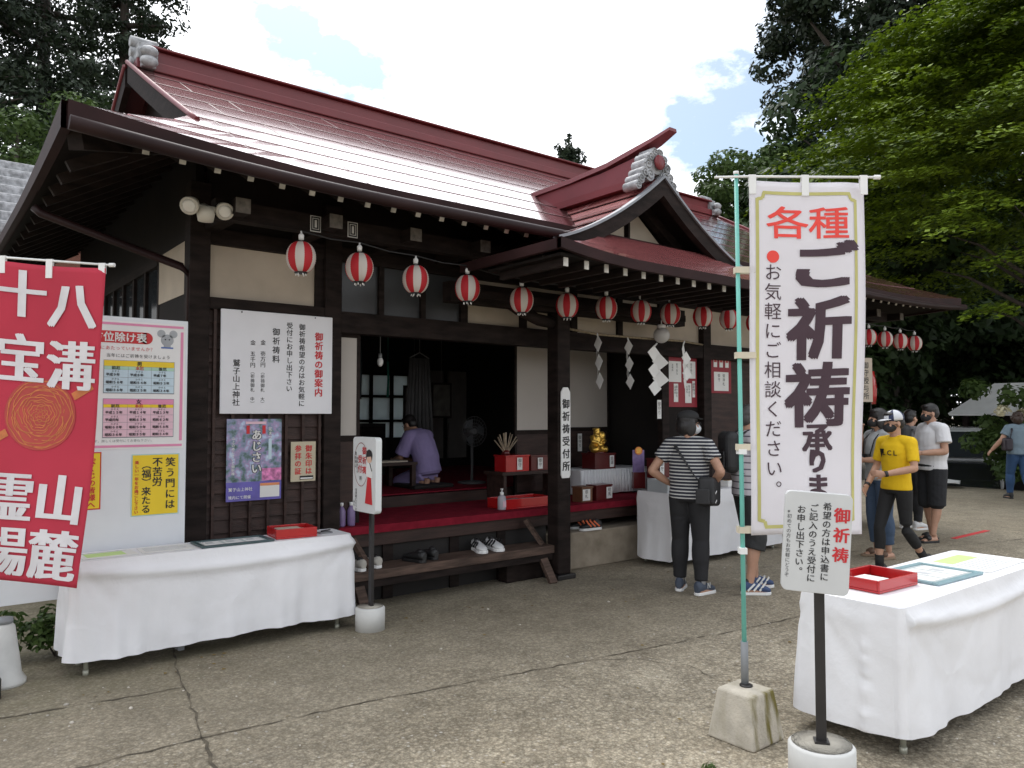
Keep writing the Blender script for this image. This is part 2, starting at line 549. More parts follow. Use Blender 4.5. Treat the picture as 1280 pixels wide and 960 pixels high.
# ================================================================== ground
def ground_material():
    m = bpy.data.materials.new('washed_aggregate_concrete')
    m.use_nodes = True
    nt = m.node_tree; L = nt.links.new
    p = nt.nodes['Principled BSDF']
    t = nt.nodes.new('ShaderNodeTexCoord')
    def noise(sc, det=6, rough=0.55):
        n = nt.nodes.new('ShaderNodeTexNoise'); n.inputs['Scale'].default_value = sc
        n.inputs['Detail'].default_value = det; n.inputs['Roughness'].default_value = rough
        L(t.outputs['Object'], n.inputs['Vector']); return n
    def ramp(src, a, ca, b, cb):
        r = nt.nodes.new('ShaderNodeValToRGB')
        r.color_ramp.elements[0].position = a; r.color_ramp.elements[0].color = lin(ca)
        r.color_ramp.elements[1].position = b; r.color_ramp.elements[1].color = lin(cb)
        L(src, r.inputs['Fac']); return r
    def mix(fac, a, b, mode='MIX', f=1.0):
        x = nt.nodes.new('ShaderNodeMixRGB'); x.blend_type = mode
        if fac is None: x.inputs[0].default_value = f
        else: L(fac, x.inputs[0])
        L(a, x.inputs[1]); L(b, x.inputs[2]); return x
    big = noise(0.5, 8, 0.65)
    base = ramp(big.outputs['Fac'], 0.33, (0.435, 0.395, 0.32), 0.68, (0.60, 0.56, 0.475))
    mid = noise(3.2, 8, 0.7)
    pat = ramp(mid.outputs['Fac'], 0.3, (0.55, 0.54, 0.52), 0.72, (1.2, 1.2, 1.18))
    c = mix(None, base.outputs[0], pat.outputs[0], 'MULTIPLY', 0.9)
    # pebbles of two sizes
    prev = c
    hs = []
    for sc, amt in ((42.0, 0.55), (95.0, 0.5)):
        vo = nt.nodes.new('ShaderNodeTexVoronoi'); vo.inputs['Scale'].default_value = sc
        L(t.outputs['Object'], vo.inputs['Vector'])
        sep = nt.nodes.new('ShaderNodeSeparateColor'); L(vo.outputs['Color'], sep.inputs[0])
        tone = ramp(sep.outputs[0], 0.0, (0.62, 0.60, 0.56), 1.0, (1.34, 1.30, 1.24))
        pm = mix(None, prev.outputs[0], tone.outputs[0], 'MULTIPLY', amt)
        edge = ramp(vo.outputs['Distance'], 0.25, (1, 1, 1), 0.62, (0.45, 0.42, 0.38))
        prev = mix(None, pm.outputs[0], edge.outputs[0], 'MULTIPLY', 0.55)
        hs.append(vo)
    v4 = nt.nodes.new('ShaderNodeTexVoronoi'); v4.inputs['Scale'].default_value = 26
    L(t.outputs['Object'], v4.inputs['Vector'])
    s4 = ramp(v4.outputs['Distance'], 0.16, (1, 1, 1), 0.24, (0, 0, 0))
    sp4 = nt.nodes.new('ShaderNodeSeparateColor'); L(v4.outputs['Color'], sp4.inputs[0])
    k4 = ramp(sp4.outputs[0], 0.45, (0, 0, 0), 0.55, (0.75, 0.75, 0.75))
    m4 = mix(None, s4.outputs[0], k4.outputs[0], 'MULTIPLY')
    c4 = ramp(sp4.outputs[1], 0, (0.20, 0.155, 0.105), 1, (0.52, 0.49, 0.43))
    prev = mix(m4.outputs[0], prev.outputs[0], c4.outputs[0])
    # scattered pale stones
    v3 = nt.nodes.new('ShaderNodeTexVoronoi'); v3.inputs['Scale'].default_value = 16
    L(t.outputs['Object'], v3.inputs['Vector'])
    sp = ramp(v3.outputs['Distance'], 0.10, (1, 1, 1), 0.17, (0, 0, 0))
    sep3 = nt.nodes.new('ShaderNodeSeparateColor'); L(v3.outputs['Color'], sep3.inputs[0])
    pick = ramp(sep3.outputs[1], 0.60, (0, 0, 0), 0.66, (0.7, 0.7, 0.7))
    ps = mix(None, sp.outputs[0], pick.outputs[0], 'MULTIPLY')
    stc = ramp(sep3.outputs[2], 0, (0.30, 0.24, 0.17), 1, (0.60, 0.56, 0.50))
    prev = mix(ps.outputs[0], prev.outputs[0], stc.outputs[0])
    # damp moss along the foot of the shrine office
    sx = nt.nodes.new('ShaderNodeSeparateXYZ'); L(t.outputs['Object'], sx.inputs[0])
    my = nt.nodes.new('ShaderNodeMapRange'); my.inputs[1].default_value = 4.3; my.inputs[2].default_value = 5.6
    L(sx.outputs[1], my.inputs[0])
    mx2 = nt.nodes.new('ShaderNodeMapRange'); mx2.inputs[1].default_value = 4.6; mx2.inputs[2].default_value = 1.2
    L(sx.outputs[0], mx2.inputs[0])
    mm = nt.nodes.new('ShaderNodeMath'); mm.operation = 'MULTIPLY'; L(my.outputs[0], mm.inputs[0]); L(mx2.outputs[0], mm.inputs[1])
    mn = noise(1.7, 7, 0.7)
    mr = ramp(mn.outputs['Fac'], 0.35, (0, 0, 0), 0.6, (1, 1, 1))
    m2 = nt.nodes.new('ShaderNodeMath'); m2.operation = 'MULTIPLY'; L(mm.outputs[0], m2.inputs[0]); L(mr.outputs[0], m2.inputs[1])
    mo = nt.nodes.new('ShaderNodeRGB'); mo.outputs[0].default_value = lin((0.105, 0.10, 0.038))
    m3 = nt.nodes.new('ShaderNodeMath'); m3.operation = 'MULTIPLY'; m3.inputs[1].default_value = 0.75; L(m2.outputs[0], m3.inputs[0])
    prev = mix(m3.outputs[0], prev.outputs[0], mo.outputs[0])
    # patchy grey-brown darkening, heavier towards the office
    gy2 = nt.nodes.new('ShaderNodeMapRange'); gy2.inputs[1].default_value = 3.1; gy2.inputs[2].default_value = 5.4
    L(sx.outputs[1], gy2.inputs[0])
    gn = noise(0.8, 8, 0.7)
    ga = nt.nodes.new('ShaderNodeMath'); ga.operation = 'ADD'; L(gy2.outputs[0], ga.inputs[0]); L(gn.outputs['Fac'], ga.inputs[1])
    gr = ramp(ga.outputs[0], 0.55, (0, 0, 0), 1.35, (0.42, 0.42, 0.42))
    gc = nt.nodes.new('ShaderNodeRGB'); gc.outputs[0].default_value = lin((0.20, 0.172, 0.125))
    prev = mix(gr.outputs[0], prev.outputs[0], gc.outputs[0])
    # dark worn stains
    st = noise(0.9, 9, 0.75)
    sr = ramp(st.outputs['Fac'], 0.55, (0, 0, 0), 0.75, (0.42, 0.42, 0.42))
    dk = nt.nodes.new('ShaderNodeRGB'); dk.outputs[0].default_value = lin((0.075, 0.06, 0.045))
    prev = mix(sr.outputs[0], prev.outputs[0], dk.outputs[0])
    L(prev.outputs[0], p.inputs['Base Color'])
    p.inputs['Roughness'].default_value = 0.82
    p.inputs['Specular IOR Level'].default_value = 0.3
    b1 = nt.nodes.new('ShaderNodeBump'); b1.inputs['Strength'].default_value = 0.55; b1.inputs['Distance'].default_value = 0.008; b1.invert = True
    L(hs[0].outputs['Distance'], b1.inputs['Height'])
    b2 = nt.nodes.new('ShaderNodeBump'); b2.inputs['Strength'].default_value = 0.4; b2.inputs['Distance'].default_value = 0.02
    L(mid.outputs['Fac'], b2.inputs['Height']); L(b1.outputs[0], b2.inputs['Normal'])
    L(b2.outputs[0], p.inputs['Normal'])
    return m

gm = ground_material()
gb = MB()
def gz(x, y):
    d = 0.621 * x + 0.784 * y
    k = min(1, max(0, (x - 18.6) / 2.5))
    return -0.65 * k * k * (3 - 2 * k)
gx = [-600, -60, -8] + [i * 1.0 for i in range(-4, 34)] + [60, 200, 600]
gy = [-600, -60] + [i * 2.0 for i in range(-6, 20)] + [80, 200, 600]
gv = [(x, y, gz(x, y)) for y in gy for x in gx]
nx = len(gx)
gf = [(j * nx + i, j * nx + i + 1, (j + 1) * nx + i + 1, (j + 1) * nx + i) for j in range(len(gy) - 1) for i in range(nx - 1)]
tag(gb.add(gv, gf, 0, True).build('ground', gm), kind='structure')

# joints and cracks in the slab: narrow dirt-filled grooves
crackm = mat('joint_dirt', (0.10, 0.083, 0.058), 0.95, 0.5, 9)
def crack(pts, w, seed, jit=0.02):
    r = random.Random(seed)
    path = []
    for (a, b) in zip(pts[:-1], pts[1:]):
        n = max(2, int((Vector(b) - Vector(a)).length / 0.07))
        for i in range(n):
            t = i / n
            path.append((a[0] + (b[0] - a[0]) * t + r.uniform(-jit, jit), a[1] + (b[1] - a[1]) * t + r.uniform(-jit, jit)))
    path.append(pts[-1])
    vs, fs = [], []
    for i, q in enumerate(path):
        d = Vector(path[min(i + 1, len(path) - 1)]) - Vector(path[max(i - 1, 0)])
        nrm = Vector((-d.y, d.x)).normalized()
        ww = w * 0.62 * r.uniform(0.12, 1.25)
        if i in (0, len(path) - 1): ww = w * 0.1
        vs += [(q[0] + nrm.x * ww, q[1] + nrm.y * ww, 0.004), (q[0] - nrm.x * ww, q[1] - nrm.y * ww, 0.004)]
    for i in range(len(path) - 1):
        fs.append((2 * i, 2 * i + 2, 2 * i + 3, 2 * i + 1)) if False else fs.append((2 * i + 1, 2 * i + 3, 2 * i + 2, 2 * i))
    tag(MB().add(vs, fs).build('ground_crack', crackm), kind='structure')
crack([(0.3, 4.0), (1.24, 3.98), (2.07, 3.9), (3.6, 3.65), (4.96, 3.47), (7.5, 3.2)], 0.009, 1, 0.012)
crack([(1.55, 5.9), (1.41, 5.26), (1.33, 4.77), (1.13, 3.54), (0.9, 2.4)], 0.013, 2, 0.014)
crack([(0.2, 4.92), (0.675, 4.86), (1.33, 4.77)], 0.011, 3, 0.012)
crack([(3.6, 3.65), (3.82, 3.45), (3.95, 3.18), (3.9, 2.95)], 0.006, 4, 0.02)
crack([(5.6, 4.2), (6.4, 4.05), (7.6, 3.1), (9.5, 2.9)], 0.007, 5, 0.02)
crack([(8.0, 4.9), (10.5, 3.9), (14.0, 3.1)], 0.012, 6, 0.02)
crack([(12.0, 6.4), (12.3, 3.5), (12.0, 1.0)], 0.012, 7, 0.02)
crack([(9.9, 3.6), (9.6, 2.2), (9.5, 0.5)], 0.01, 8, 0.02)
tag(MB().box(0, -0.035, 0, 1.1, 0.035, 0.004).build('red_marking_strip', mat('red_floor_tape', (0.62, 0.05, 0.055), 0.6)), kind='structure')
bpy.data.objects['red_marking_strip'].location = (10.65, 4.28, 0.001)

# ================================================================== shrine office
B = thing('shrine_office', 'dark timber shrine office with red metal roof, porch gable and open red carpeted front', 'building', (6.5, 6.0, 0))
EX0, EX1, EY0, RY = 0.67, 12.33, 4.8, 8.5
SG = (6.0 - EY0) / (RY - EY0)
def zs(s): return 3.20 + 2.0 * (0.95 * s + 0.05 * s * s)
def up(d, s): return 0.13 * max(0, 1 - d / 2.2) ** 2 * max(0, 1 - s) ** 3
def xl(s): return EX0 + 1.03 * min(1, s / SG)
def roof_grid(s0, s1, dz, n, back=False, lift=0.0):
    mb = MB(); K = 48
    rows = [s0 + (s1 - s0) * i / n for i in range(n + 1)]
    def pt(s, k, li):
        a = xl(s); b = 13.0 - a
        x = a + (b - a) * k / K
        y = EY0 + (RY - EY0) * s
        return (x, (17 - y) if back else y, zs(s) + up(min(x - EX0, EX1 - x), s) + dz + li)
    lines = []
    for i in range(n):
        lines.append([pt(rows[i], k, lift) for k in range(K + 1)])
        lines.append([pt(rows[i + 1], k, 0) for k in range(K + 1)])
    vs = [v for l in lines for v in l]
    fs = []
    for i in range(len(lines) - 1):
        for k in range(K):
            q = (i * (K + 1) + k, i * (K + 1) + k + 1, (i + 1) * (K + 1) + k + 1, (i + 1) * (K + 1) + k)
            fs.append(tuple(reversed(q)) if back else q)
    mb.add(vs, fs, 0, False)
    return mb, rows
mb, rows = roof_grid(0, 1, 0, 8, False, 0.004)
r2 = random.Random(3)
for i in range(8):                                      # dark lap lines and slanting end seams
    s, sn = rows[i], rows[i + 1]
    def P(x, q, dz):
        return (x, EY0 + 3.7 * q, zs(q) + up(min(x - EX0, EX1 - x), q) + dz)
    if i:
        a = xl(s) + 0.02; N = 40
        for k in range(N):
            x0 = a + (13 - 2 * a) * k / N; x1 = a + (13 - 2 * a) * (k + 1) / N
            mb.add([P(x0, s - 0.0016, 0.0062), P(x1, s - 0.0016, 0.0062), P(x1, s + 0.0026, 0.0062), P(x0, s + 0.0026, 0.0062)], [(0, 1, 2, 3)], 1)
    x = xl(s) + (0.75 if i % 2 else 0.38) + r2.uniform(-.03, .03)
    while x < 12.9 - xl(s):
        ml = (sn - s) * 0.04
        sk = 0.0
        mb.add([P(x, s + ml, 0.0068), P(x + 0.012, s + ml, 0.0068), P(x + sk + 0.012, sn - ml, 0.003), P(x + sk, sn - ml, 0.003)], [(0, 1, 2, 3)], 1)
        x += 0.76 * (1 if i < 5 else 2) + r2.uniform(-0.02, 0.02)
mb.build('roof', [M['roof'], M['seam']], B, True)
mb, _ = roof_grid(0, 1, 0, 4, True, 0.012)
for side in (0, 1):                                       # hip skirts at both ends
    for i in range(4):
        s0, s1 = SG * i / 4, SG * (i + 1) / 4
        for k in range(16):
            def P(s, q):
                ya = EY0 + 3.7 * s; y = ya + (17 - 2 * ya) * q / 16
                x = xl(s); d = min(y - EY0, 12.2 - y)
                return (x if side == 0 else 13 - x, y, zs(s) + up(max(0, d), s))
            f = [P(s0, k), P(s0, k + 1), P(s1, k + 1), P(s1, k)]
            mb.add(f, [(3, 2, 1, 0) if side == 0 else (0, 1, 2, 3)], 0)
mb.build('roof', [M['roof']], B, True)
# underside of the eaves, front and ends
mb, _ = roof_grid(0.004, 0.36, -0.11, 6)
for side in (0, 1):
    for k in range(16):
        def P(s, q):
            ya = EY0 + 3.7 * s; y = ya + (17 - 2 * ya) * q / 16
            x = xl(s); d = min(y - EY0, 12.2 - y)
            return (x if side == 0 else 13 - x, y, zs(s) + up(max(0, d), s) - 0.11)
        mb.add([P(0.004, k), P(0.004, k + 1), P(SG, k + 1), P(SG, k)], [(0, 1, 2, 3)], 0)
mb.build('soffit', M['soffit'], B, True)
# fascia round the eaves, deeper towards the corners
mb = MB(); N = 60
for k in range(N):
    for (ya, sgn) in ((EY0, -1), (12.2, 1)):
        q = []
        for kk in (k, k + 1):
            x = EX0 + (EX1 - EX0) * kk / N
            u = up(min(x - EX0, EX1 - x), 0)
            q.append((x, zs(0) + u + 0.004, 0.085 + u * 0.5))
        (xa, za, ha), (xb, zb, hb) = q
        y0, y1 = (ya - 0.03, ya + 0.02) if sgn < 0 else (ya - 0.02, ya + 0.03)
        mb.add([(xa, y0, za - ha), (xb, y0, zb - hb), (xb, y0, zb), (xa, y0, za), (xa, y1, za - ha), (xb, y1, zb - hb), (xb, y1, zb), (xa, y1, za)],
               [(0, 1, 2, 3), (4, 7, 6, 5), (3, 2, 6, 7), (0, 4, 5, 1)])
for side in (0, 1):
    for k in range(30):
        q = []
        for kk in (k, k + 1):
            y = EY0 + 7.4 * kk / 30
            u = up(min(y - EY0, 12.2 - y), 0)
            q.append((y, zs(0) + u + 0.002, 0.09 + u * 0.5))
        (ya, za, ha), (yb, zb, hb) = q
        x0, x1 = (EX0 - 0.03, EX0 + 0.02) if side == 0 else (EX1 - 0.02, EX1 + 0.03)
        mb.add([(x0, ya, za - ha), (x0, yb, zb - hb), (x0, yb, zb), (x0, ya, za), (x1, ya, za - ha), (x1, yb, zb - hb), (x1, yb, zb), (x1, ya, za)],
               [(3, 2, 1, 0), (5, 6, 7, 4), (7, 6, 2, 3), (1, 5, 4, 0)])
mb.build('fascia', M['fascia'], B, True)
mb = MB()
mb.tube([(EX0 + (EX1 - EX0) * k / 40, EY0 - 0.075, zs(0) - 0.10 + 0.7 * up(min((EX1 - EX0) * k / 40, (EX1 - EX0) * (40 - k) / 40), 0)) for k in range(41)], 0.042, 10)
mb.build('gutter', M['gutter'], B, True)
MB().tube([(EX0 + 0.02, 6.3, 3.06), (EX0 + 0.06, 6.28, 3.02), (1.60, 5.98, 2.70), (1.66, 5.97, 2.62), (1.66, 5.97, 0.1)], 0.03, 8).build('downpipe', M['gutter'], B, True)
# ridge
mb = MB()
mb.box(1.92, 8.37, 5.1, 11.08, 8.63, 5.345)
mb.box(1.90, 8.31, 5.345, 11.10, 8.69, 5.37)
mb.tube([(1.9, 8.5, 5.375), (11.1, 8.5, 5.375)], (0.055), 12)
mb.box(1.76, 8.30, 5.1, 11.24, 8.70, 5.20)
mb.build('ridge', M['ridge'], B, True, bevel=0.01)
def ridge_tile(x, sgn):
    mb = MB()
    mb.box(x - 0.07, 8.24, 5.10, x + 0.07, 8.76, 5.20)
    mb.box(x - 0.10, 8.30, 5.20, x + 0.10, 8.70, 5.31)
    mb.box(x - 0.08, 8.34, 5.31, x + 0.08, 8.66, 5.39)
    for z, r in ((5.21, 0.06), (5.32, 0.055), (5.43, 0.06)):
        mb.tube([(x - 0.13, 8.5, z), (x + 0.13, 8.5, z)], r, 14)
    for z in (5.2, 5.3):
        for y in (8.24, 8.76):
            mb.ell((x, y, z - 0.04), (0.09, 0.06, 0.06))
    mb.build('ridge_end_tile', M['tile'], B, True, bevel=0.012)
ridge_tile(1.86, -1); ridge_tile(11.14, 1)
# end gables
for side in (0, 1):
    gx_ = 2.02 if side == 0 else 10.98
    mb = MB()
    prof = [(6.05, 3.75)] + [(EY0 + 3.7 * s, zs(s) - 0.07) for s in np.linspace(0.35, 1, 8)]
    prof += [(17 - y, z) for y, z in reversed(prof[:-1])]
    n = len(prof)
    vs = [(gx_ - 0.03, y, z) for y, z in prof] + [(gx_ + 0.03, y, z) for y, z in prof]
    mb.add(vs, [tuple(reversed(range(n))), tuple(range(n, 2 * n))] + [(i, (i + 1) % n, (i + 1) % n + n, i + n) for i in range(n)])
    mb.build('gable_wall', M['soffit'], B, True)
    mb = MB()
    bx = (1.705, 1.765) if side == 0 else (11.235, 11.295)
    for back in (0, 1):
        ss = np.linspace(SG + 0.012, 0.985, 10)
        for a, b in zip(ss[:-1], ss[1:]):
            pa = [(EY0 + 3.7 * a, zs(a) - 0.012), (EY0 + 3.7 * b, zs(b) - 0.012)]
            if back: pa = [(17 - y, z) for y, z in pa]
            hh = [0.02 + 0.17 * min(1, (q - SG) / 0.22) for q in (a, b)]
            vs = [(x, y, z - d) for x in bx for (y, z), hq in zip(pa, hh) for d in (0, hq)]
            mb.add(vs, [(0, 2, 3, 1), (4, 5, 7, 6), (0, 4, 6, 2), (1, 3, 7, 5), (0, 1, 5, 4), (2, 6, 7, 3)])
    mb.build('bargeboard', M['wood'], B, True)
    mb = MB()
    ss = np.linspace(SG, 0.985, 12)
    for back in (0, 1):
        pts = [((1.70 if side == 0 else 11.30), (17 - (EY0 + 3.7 * s)) if back else EY0 + 3.7 * s, zs(s) + 0.014) for s in ss]
        mb.tube(pts, 0.022, 8)
    mb.build('verge_trim', M['ridge'], B, True)

# rafters with white ends
for i in range(53):
    x = 1.10 + 0.2105 * i
    if 4.05 < x < 6.45: continue
    s0, s1 = 0.03, min(0.34, max(0.06, (min(x - EX0, EX1 - x) / 1.03) * SG - 0.02))
    u = up(min(x - EX0, EX1 - x), 0.05)
    a = (x, EY0 + 3.7 * s0, zs(s0) - 0.148 + u); b = (x, EY0 + 3.7 * s1, zs(s1) - 0.148)
    rf = MB().bar(a, b, 0.036, 0.052).build('rafter', M['wood'], B, True)
    MB().bar((a[0], a[1] - 0.008, a[2] - 0.004), (a[0], a[1] + 0.001, a[2]), 0.038, 0.054).build('rafter_tip', M['rtip'], rf, True)
for i in range(20):                                       # rafters along the near end
    y = 5.3 + 0.33 * i
    a = (EX0 + 0.08, y, zs(0.03) - 0.15); qh = min(1, (min(y - EY0, 12.2 - y)) / 1.2) - 0.03
    b = (EX0 + 1.03 * qh, y, zs(SG * qh) - 0.17)
    if y < 11.9: MB().bar(a, b, 0.045, 0.065).build('rafter', M['wood'], B, True)
MB().bar((EX0 + 0.05, EY0 + 0.07, zs(0) - 0.05), (1.75, 6.0, zs(SG) - 0.2), 0.09, 0.12).build('hip_rafter', M['wood'], B, True)
MB().box(1.66, 5.40, 2.965, 11.34, 5.50, 3.10).build('eave_beam', M['wood'], B, True)
for i in range(15):
    x = 1.80 + 0.69 * i
    o = MB().box(x - 0.05, 5.25, 2.985, x + 0.05, 5.96, 3.085).build('bracket_arm', M['wood'], B, True)
    MB().box(x - 0.051, 5.243, 2.984, x + 0.051, 5.25, 3.086).build('arm_end', M['beamend'], o, True)

# walls, posts, panels of the front (plane y = 6.0)
def W(name, x0, z0, x1, z1, m, y0=6.0, y1=6.06, bevel=0.0):
    return MB().box(x0, y0, z0, x1, y1, z1).build(name, m, B, True, bevel=bevel)
# corner post and sided wall bay
for x in (1.72, 2.80, 7.79, 9.0, 10.2, 11.3):
    W('post', x - 0.075, 0.0, x + 0.075, 3.35, M['wood'], 5.93, 6.08, 0.006)
mb = MB()
for i in range(21):                                        # lapped boards with upright battens
    z = 0.3 + i * 0.1
    mb.add([(1.8, 5.965, z), (2.72, 5.965, z), (2.72, 5.985, z + 0.101), (1.8, 5.985, z + 0.101), (1.8, 6.0, z), (2.72, 6.0, z), (2.72, 6.0, z + 0.101), (1.8, 6.0, z + 0.101)],
           [(0, 1, 2, 3), (0, 4, 5, 1), (3, 2, 6, 7)])
for i in range(7):
    x = 1.83 + i * 0.142
    mb.box(x, 5.945, 0.3, x + 0.022, 5.968, 2.4)
mb.build('sided_wall', M['woodx'], B, True)
W('wall_base', 1.795, 0.0, 2.725, 0.3, M['concrete'], 5.97, 6.05)
W('lintel', 1.795, 2.40, 2.725, 2.49, M['wood'], 5.94, 6.06, 0.004)
W('lintel', 2.875, 2.29, 7.715, 2.47, M['wood'], 5.94, 6.07, 0.004)
W('lintel', 7.865, 2.29, 11.225, 2.47, M['wood'], 5.94, 6.07, 0.004)
W('upper_beam', 1.795, 2.90, 11.225, 3.02, M['wood'], 5.96, 6.07)
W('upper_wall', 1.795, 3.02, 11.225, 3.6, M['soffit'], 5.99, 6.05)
W('plaster_panel', 1.80, 2.49, 2.66, 2.90, M['plaster'], 6.01, 6.05)
W('transom_mullion', 2.66, 2.49, 2.725, 2.90, M['wood'], 5.975, 6.055)
for x0, x1, m in ((2.875, 3.25, 'darkpanel'), (3.30, 3.68, 'darkpanel'), (3.73, 4.12, 'darkpanel'), (4.20, 4.85, 'plaster'), (4.93, 5.55, 'plaster'),
                  (5.63, 6.25, 'plaster'), (6.33, 6.95, 'plaster'), (7.03, 7.715, 'plaster'), (7.865, 8.925, 'plaster'), (9.075, 10.125, 'plaster'), (10.275, 11.225, 'plaster')):
    W('transom_panel', x0, 2.47, x1, 2.90, M[m], 6.01, 6.05)
for x0, x1 in ((3.25, 3.30), (3.68, 3.73), (4.12, 4.20), (4.85, 4.93), (5.55, 5.63), (6.25, 6.33), (6.95, 7.03)):
    W('transom_mullion', x0, 2.47, x1, 2.90, M['wood'], 5.975, 6.055)
# sliding paper screens
def screen(x0, x1, y, z0=0.67, z1=2.29, zk=1.42):
    o = MB()
    o.box(x0, y, z0, x0 + 0.03, y + 0.03, z1); o.box(x1 - 0.03, y, z0, x1, y + 0.03, z1)
    o.box(x0 + 0.03, y, z1 - 0.03, x1 - 0.03, y + 0.03, z1); o.box(x0 + 0.03, y, z0, x1 - 0.03, y + 0.03, z0 + 0.04)
    o.box(x0 + 0.03, y, zk - 0.05, x1 - 0.03, y + 0.03, zk)
    o = o.build('sliding_screen', M['wood'], B, True)
    MB().box(x0 + 0.03, y + 0.008, zk, x1 - 0.03, y + 0.02, z1 - 0.03).build('paper_pane', M['plasterw'], o, True)
    MB().box(x0 + 0.03, y + 0.01, z0 + 0.04, x1 - 0.03, y + 0.022, zk - 0.05).build('lower_board', M['woodx'], o, True)
screen(2.80, 3.10, 6.03)
screen(5.48, 6.2, 6.86, 0.67, 2.42, 1.42)
screen(6.45, 7.2, 7.05, 0.78, 2.5, 1.44)
W('side_jamb', 7.02, 0.65, 7.14, 2.29, M['wood'], 6.0, 6.07)
W('notice_wall', 7.14, 0.65, 7.715, 2.29, M['soffit'], 6.03, 6.07)
W('front_wall', 7.865, 0.3, 8.925, 2.29, M['woodx'], 6.03, 6.07)
W('front_wall', 9.075, 0.3, 10.125, 2.29, M['woodx'], 6.03, 6.07)
W('front_wall', 10.275, 0.3, 11.225, 2.29, M['woodx'], 6.03, 6.07)
W('wall_base', 7.865, 0.0, 11.225, 0.3, M['concrete'], 5.99, 6.07)
# stone base and floor deck
MB().box(5.19, 5.86, 0, 7.78, 6.6, 0.38).build('stone_base', M['stone'], B, True, bevel=0.015)
MB().box(2.74, 5.99, 0, 5.19, 6.05, 0.47).build('foundation_board', M['interior'], B, True)
for x in (3.35, 4.05, 4.6):
    MB().box(x - 0.05, 5.97, 0, x + 0.05, 5.99, 0.47).build('floor_strut', M['wood'], B, True)
MB().box(2.82, 5.95, 0.47, 7.78, 6.07, 0.637).build('deck_beam', M['woodx'], B, True, bevel=0.005)
MB().box(1.8, 6.07, 0.55, 11.2, 10.6, 0.637).build('interior_floor', M['woodx'], B, True)
MB().box(2.88, 6.95, 0.637, 7.28, 7.02, 0.76).build('inner_sill', M['woodx'], B, True)
# rest of the shell
mb = MB()
def side_wall(x, sgn):
    mb = MB()
    mb.box(x - 0.03, 6.08, 0.0, x + 0.03, 11.0, 1.0)
    mb.box(x - 0.03, 6.08, 1.0, x + 0.03, 7.1, 2.55)
    mb.box(x - 0.03, 6.08, 2.97, x + 0.03, 11.0, 3.8)
    mb.box(x - 0.03, 10.0, 1.0, x + 0.03, 11.0, 2.97)
    mb.build('side_wall', M['soffit'], B, True)
side_wall(1.75, 1); side_wall(11.27, -1)
MB().box(1.715, 6.1, 2.55, 1.785, 7.1, 2.97).build('plaster_panel', M['plaster'], B, True)
for x in (1.75, 11.27):
    w = MB().box(x - 0.035, 7.1, 1.0, x + 0.035, 7.16, 2.97)
    for k in range(1, 7):
        w.box(x - 0.035, 7.16 + 0.45 * k - 0.03, 1.0, x + 0.035, 7.16 + 0.45 * k + 0.03, 2.97)
    w.box(x - 0.04, 7.16, 2.9, x + 0.04, 9.9, 2.98)
    w = w.build('side_window', M['wood'], B, True)
    MB().box(x - 0.006, 7.16, 1.0, x + 0.006, 10.0, 2.9).build('pane', M['glass'], w, True)
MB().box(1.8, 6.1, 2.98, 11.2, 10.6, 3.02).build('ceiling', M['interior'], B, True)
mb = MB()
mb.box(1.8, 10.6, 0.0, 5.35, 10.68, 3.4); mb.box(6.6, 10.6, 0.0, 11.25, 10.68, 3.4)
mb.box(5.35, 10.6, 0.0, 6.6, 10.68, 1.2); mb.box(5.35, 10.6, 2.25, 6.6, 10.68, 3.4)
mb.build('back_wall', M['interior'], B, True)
w = MB()
for x in (5.35, 5.62, 5.98, 6.30, 6.56):
    w.box(x, 10.58, 1.2, x + 0.04, 10.70, 2.25)
for z in (1.2, 1.48, 1.86, 2.21):
    w.box(5.39, 10.59, z, 6.56, 10.69, z + 0.04)
w = w.build('back_window', M['wood'], B, True)
MB().box(5.39, 10.635, 1.24, 6.56, 10.645, 2.21).build('pane', mat('frosted_pane', (0.75, 0.82, 0.85), 0.4, 0.05, trans=0.5), w, True)
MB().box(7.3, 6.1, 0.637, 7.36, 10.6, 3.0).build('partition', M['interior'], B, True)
for x0, x1 in ((6.9, 7.25), (6.45, 6.8)):
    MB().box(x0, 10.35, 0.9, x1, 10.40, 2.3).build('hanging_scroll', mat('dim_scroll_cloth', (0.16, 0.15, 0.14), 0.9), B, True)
# porch post (sits out in line with the step), with stone foot, and porch beam
p = MB().box(5.0, 5.585, 0.05, 5.165, 5.75, 2.62).build('porch_post', M['wood'], B, True, bevel=0.012)
MB().box(4.965, 5.55, 0, 5.2, 5.785, 0.05).build('post_foot', M['blackm'], p, True, bevel=0.01)
mb = MB()
mb.box(3.75, 5.60, 2.60, 6.95, 5.73, 2.78)
mb.tube([(4.3, 5.66, 2.72), (4.55, 5.66, 2.60), (4.8, 5.66, 2.52), (5.0, 5.66, 2.50)], [(0.05, 0.06)] * 4, 8)
mb.build('porch_beam', M['wood'], B, True)

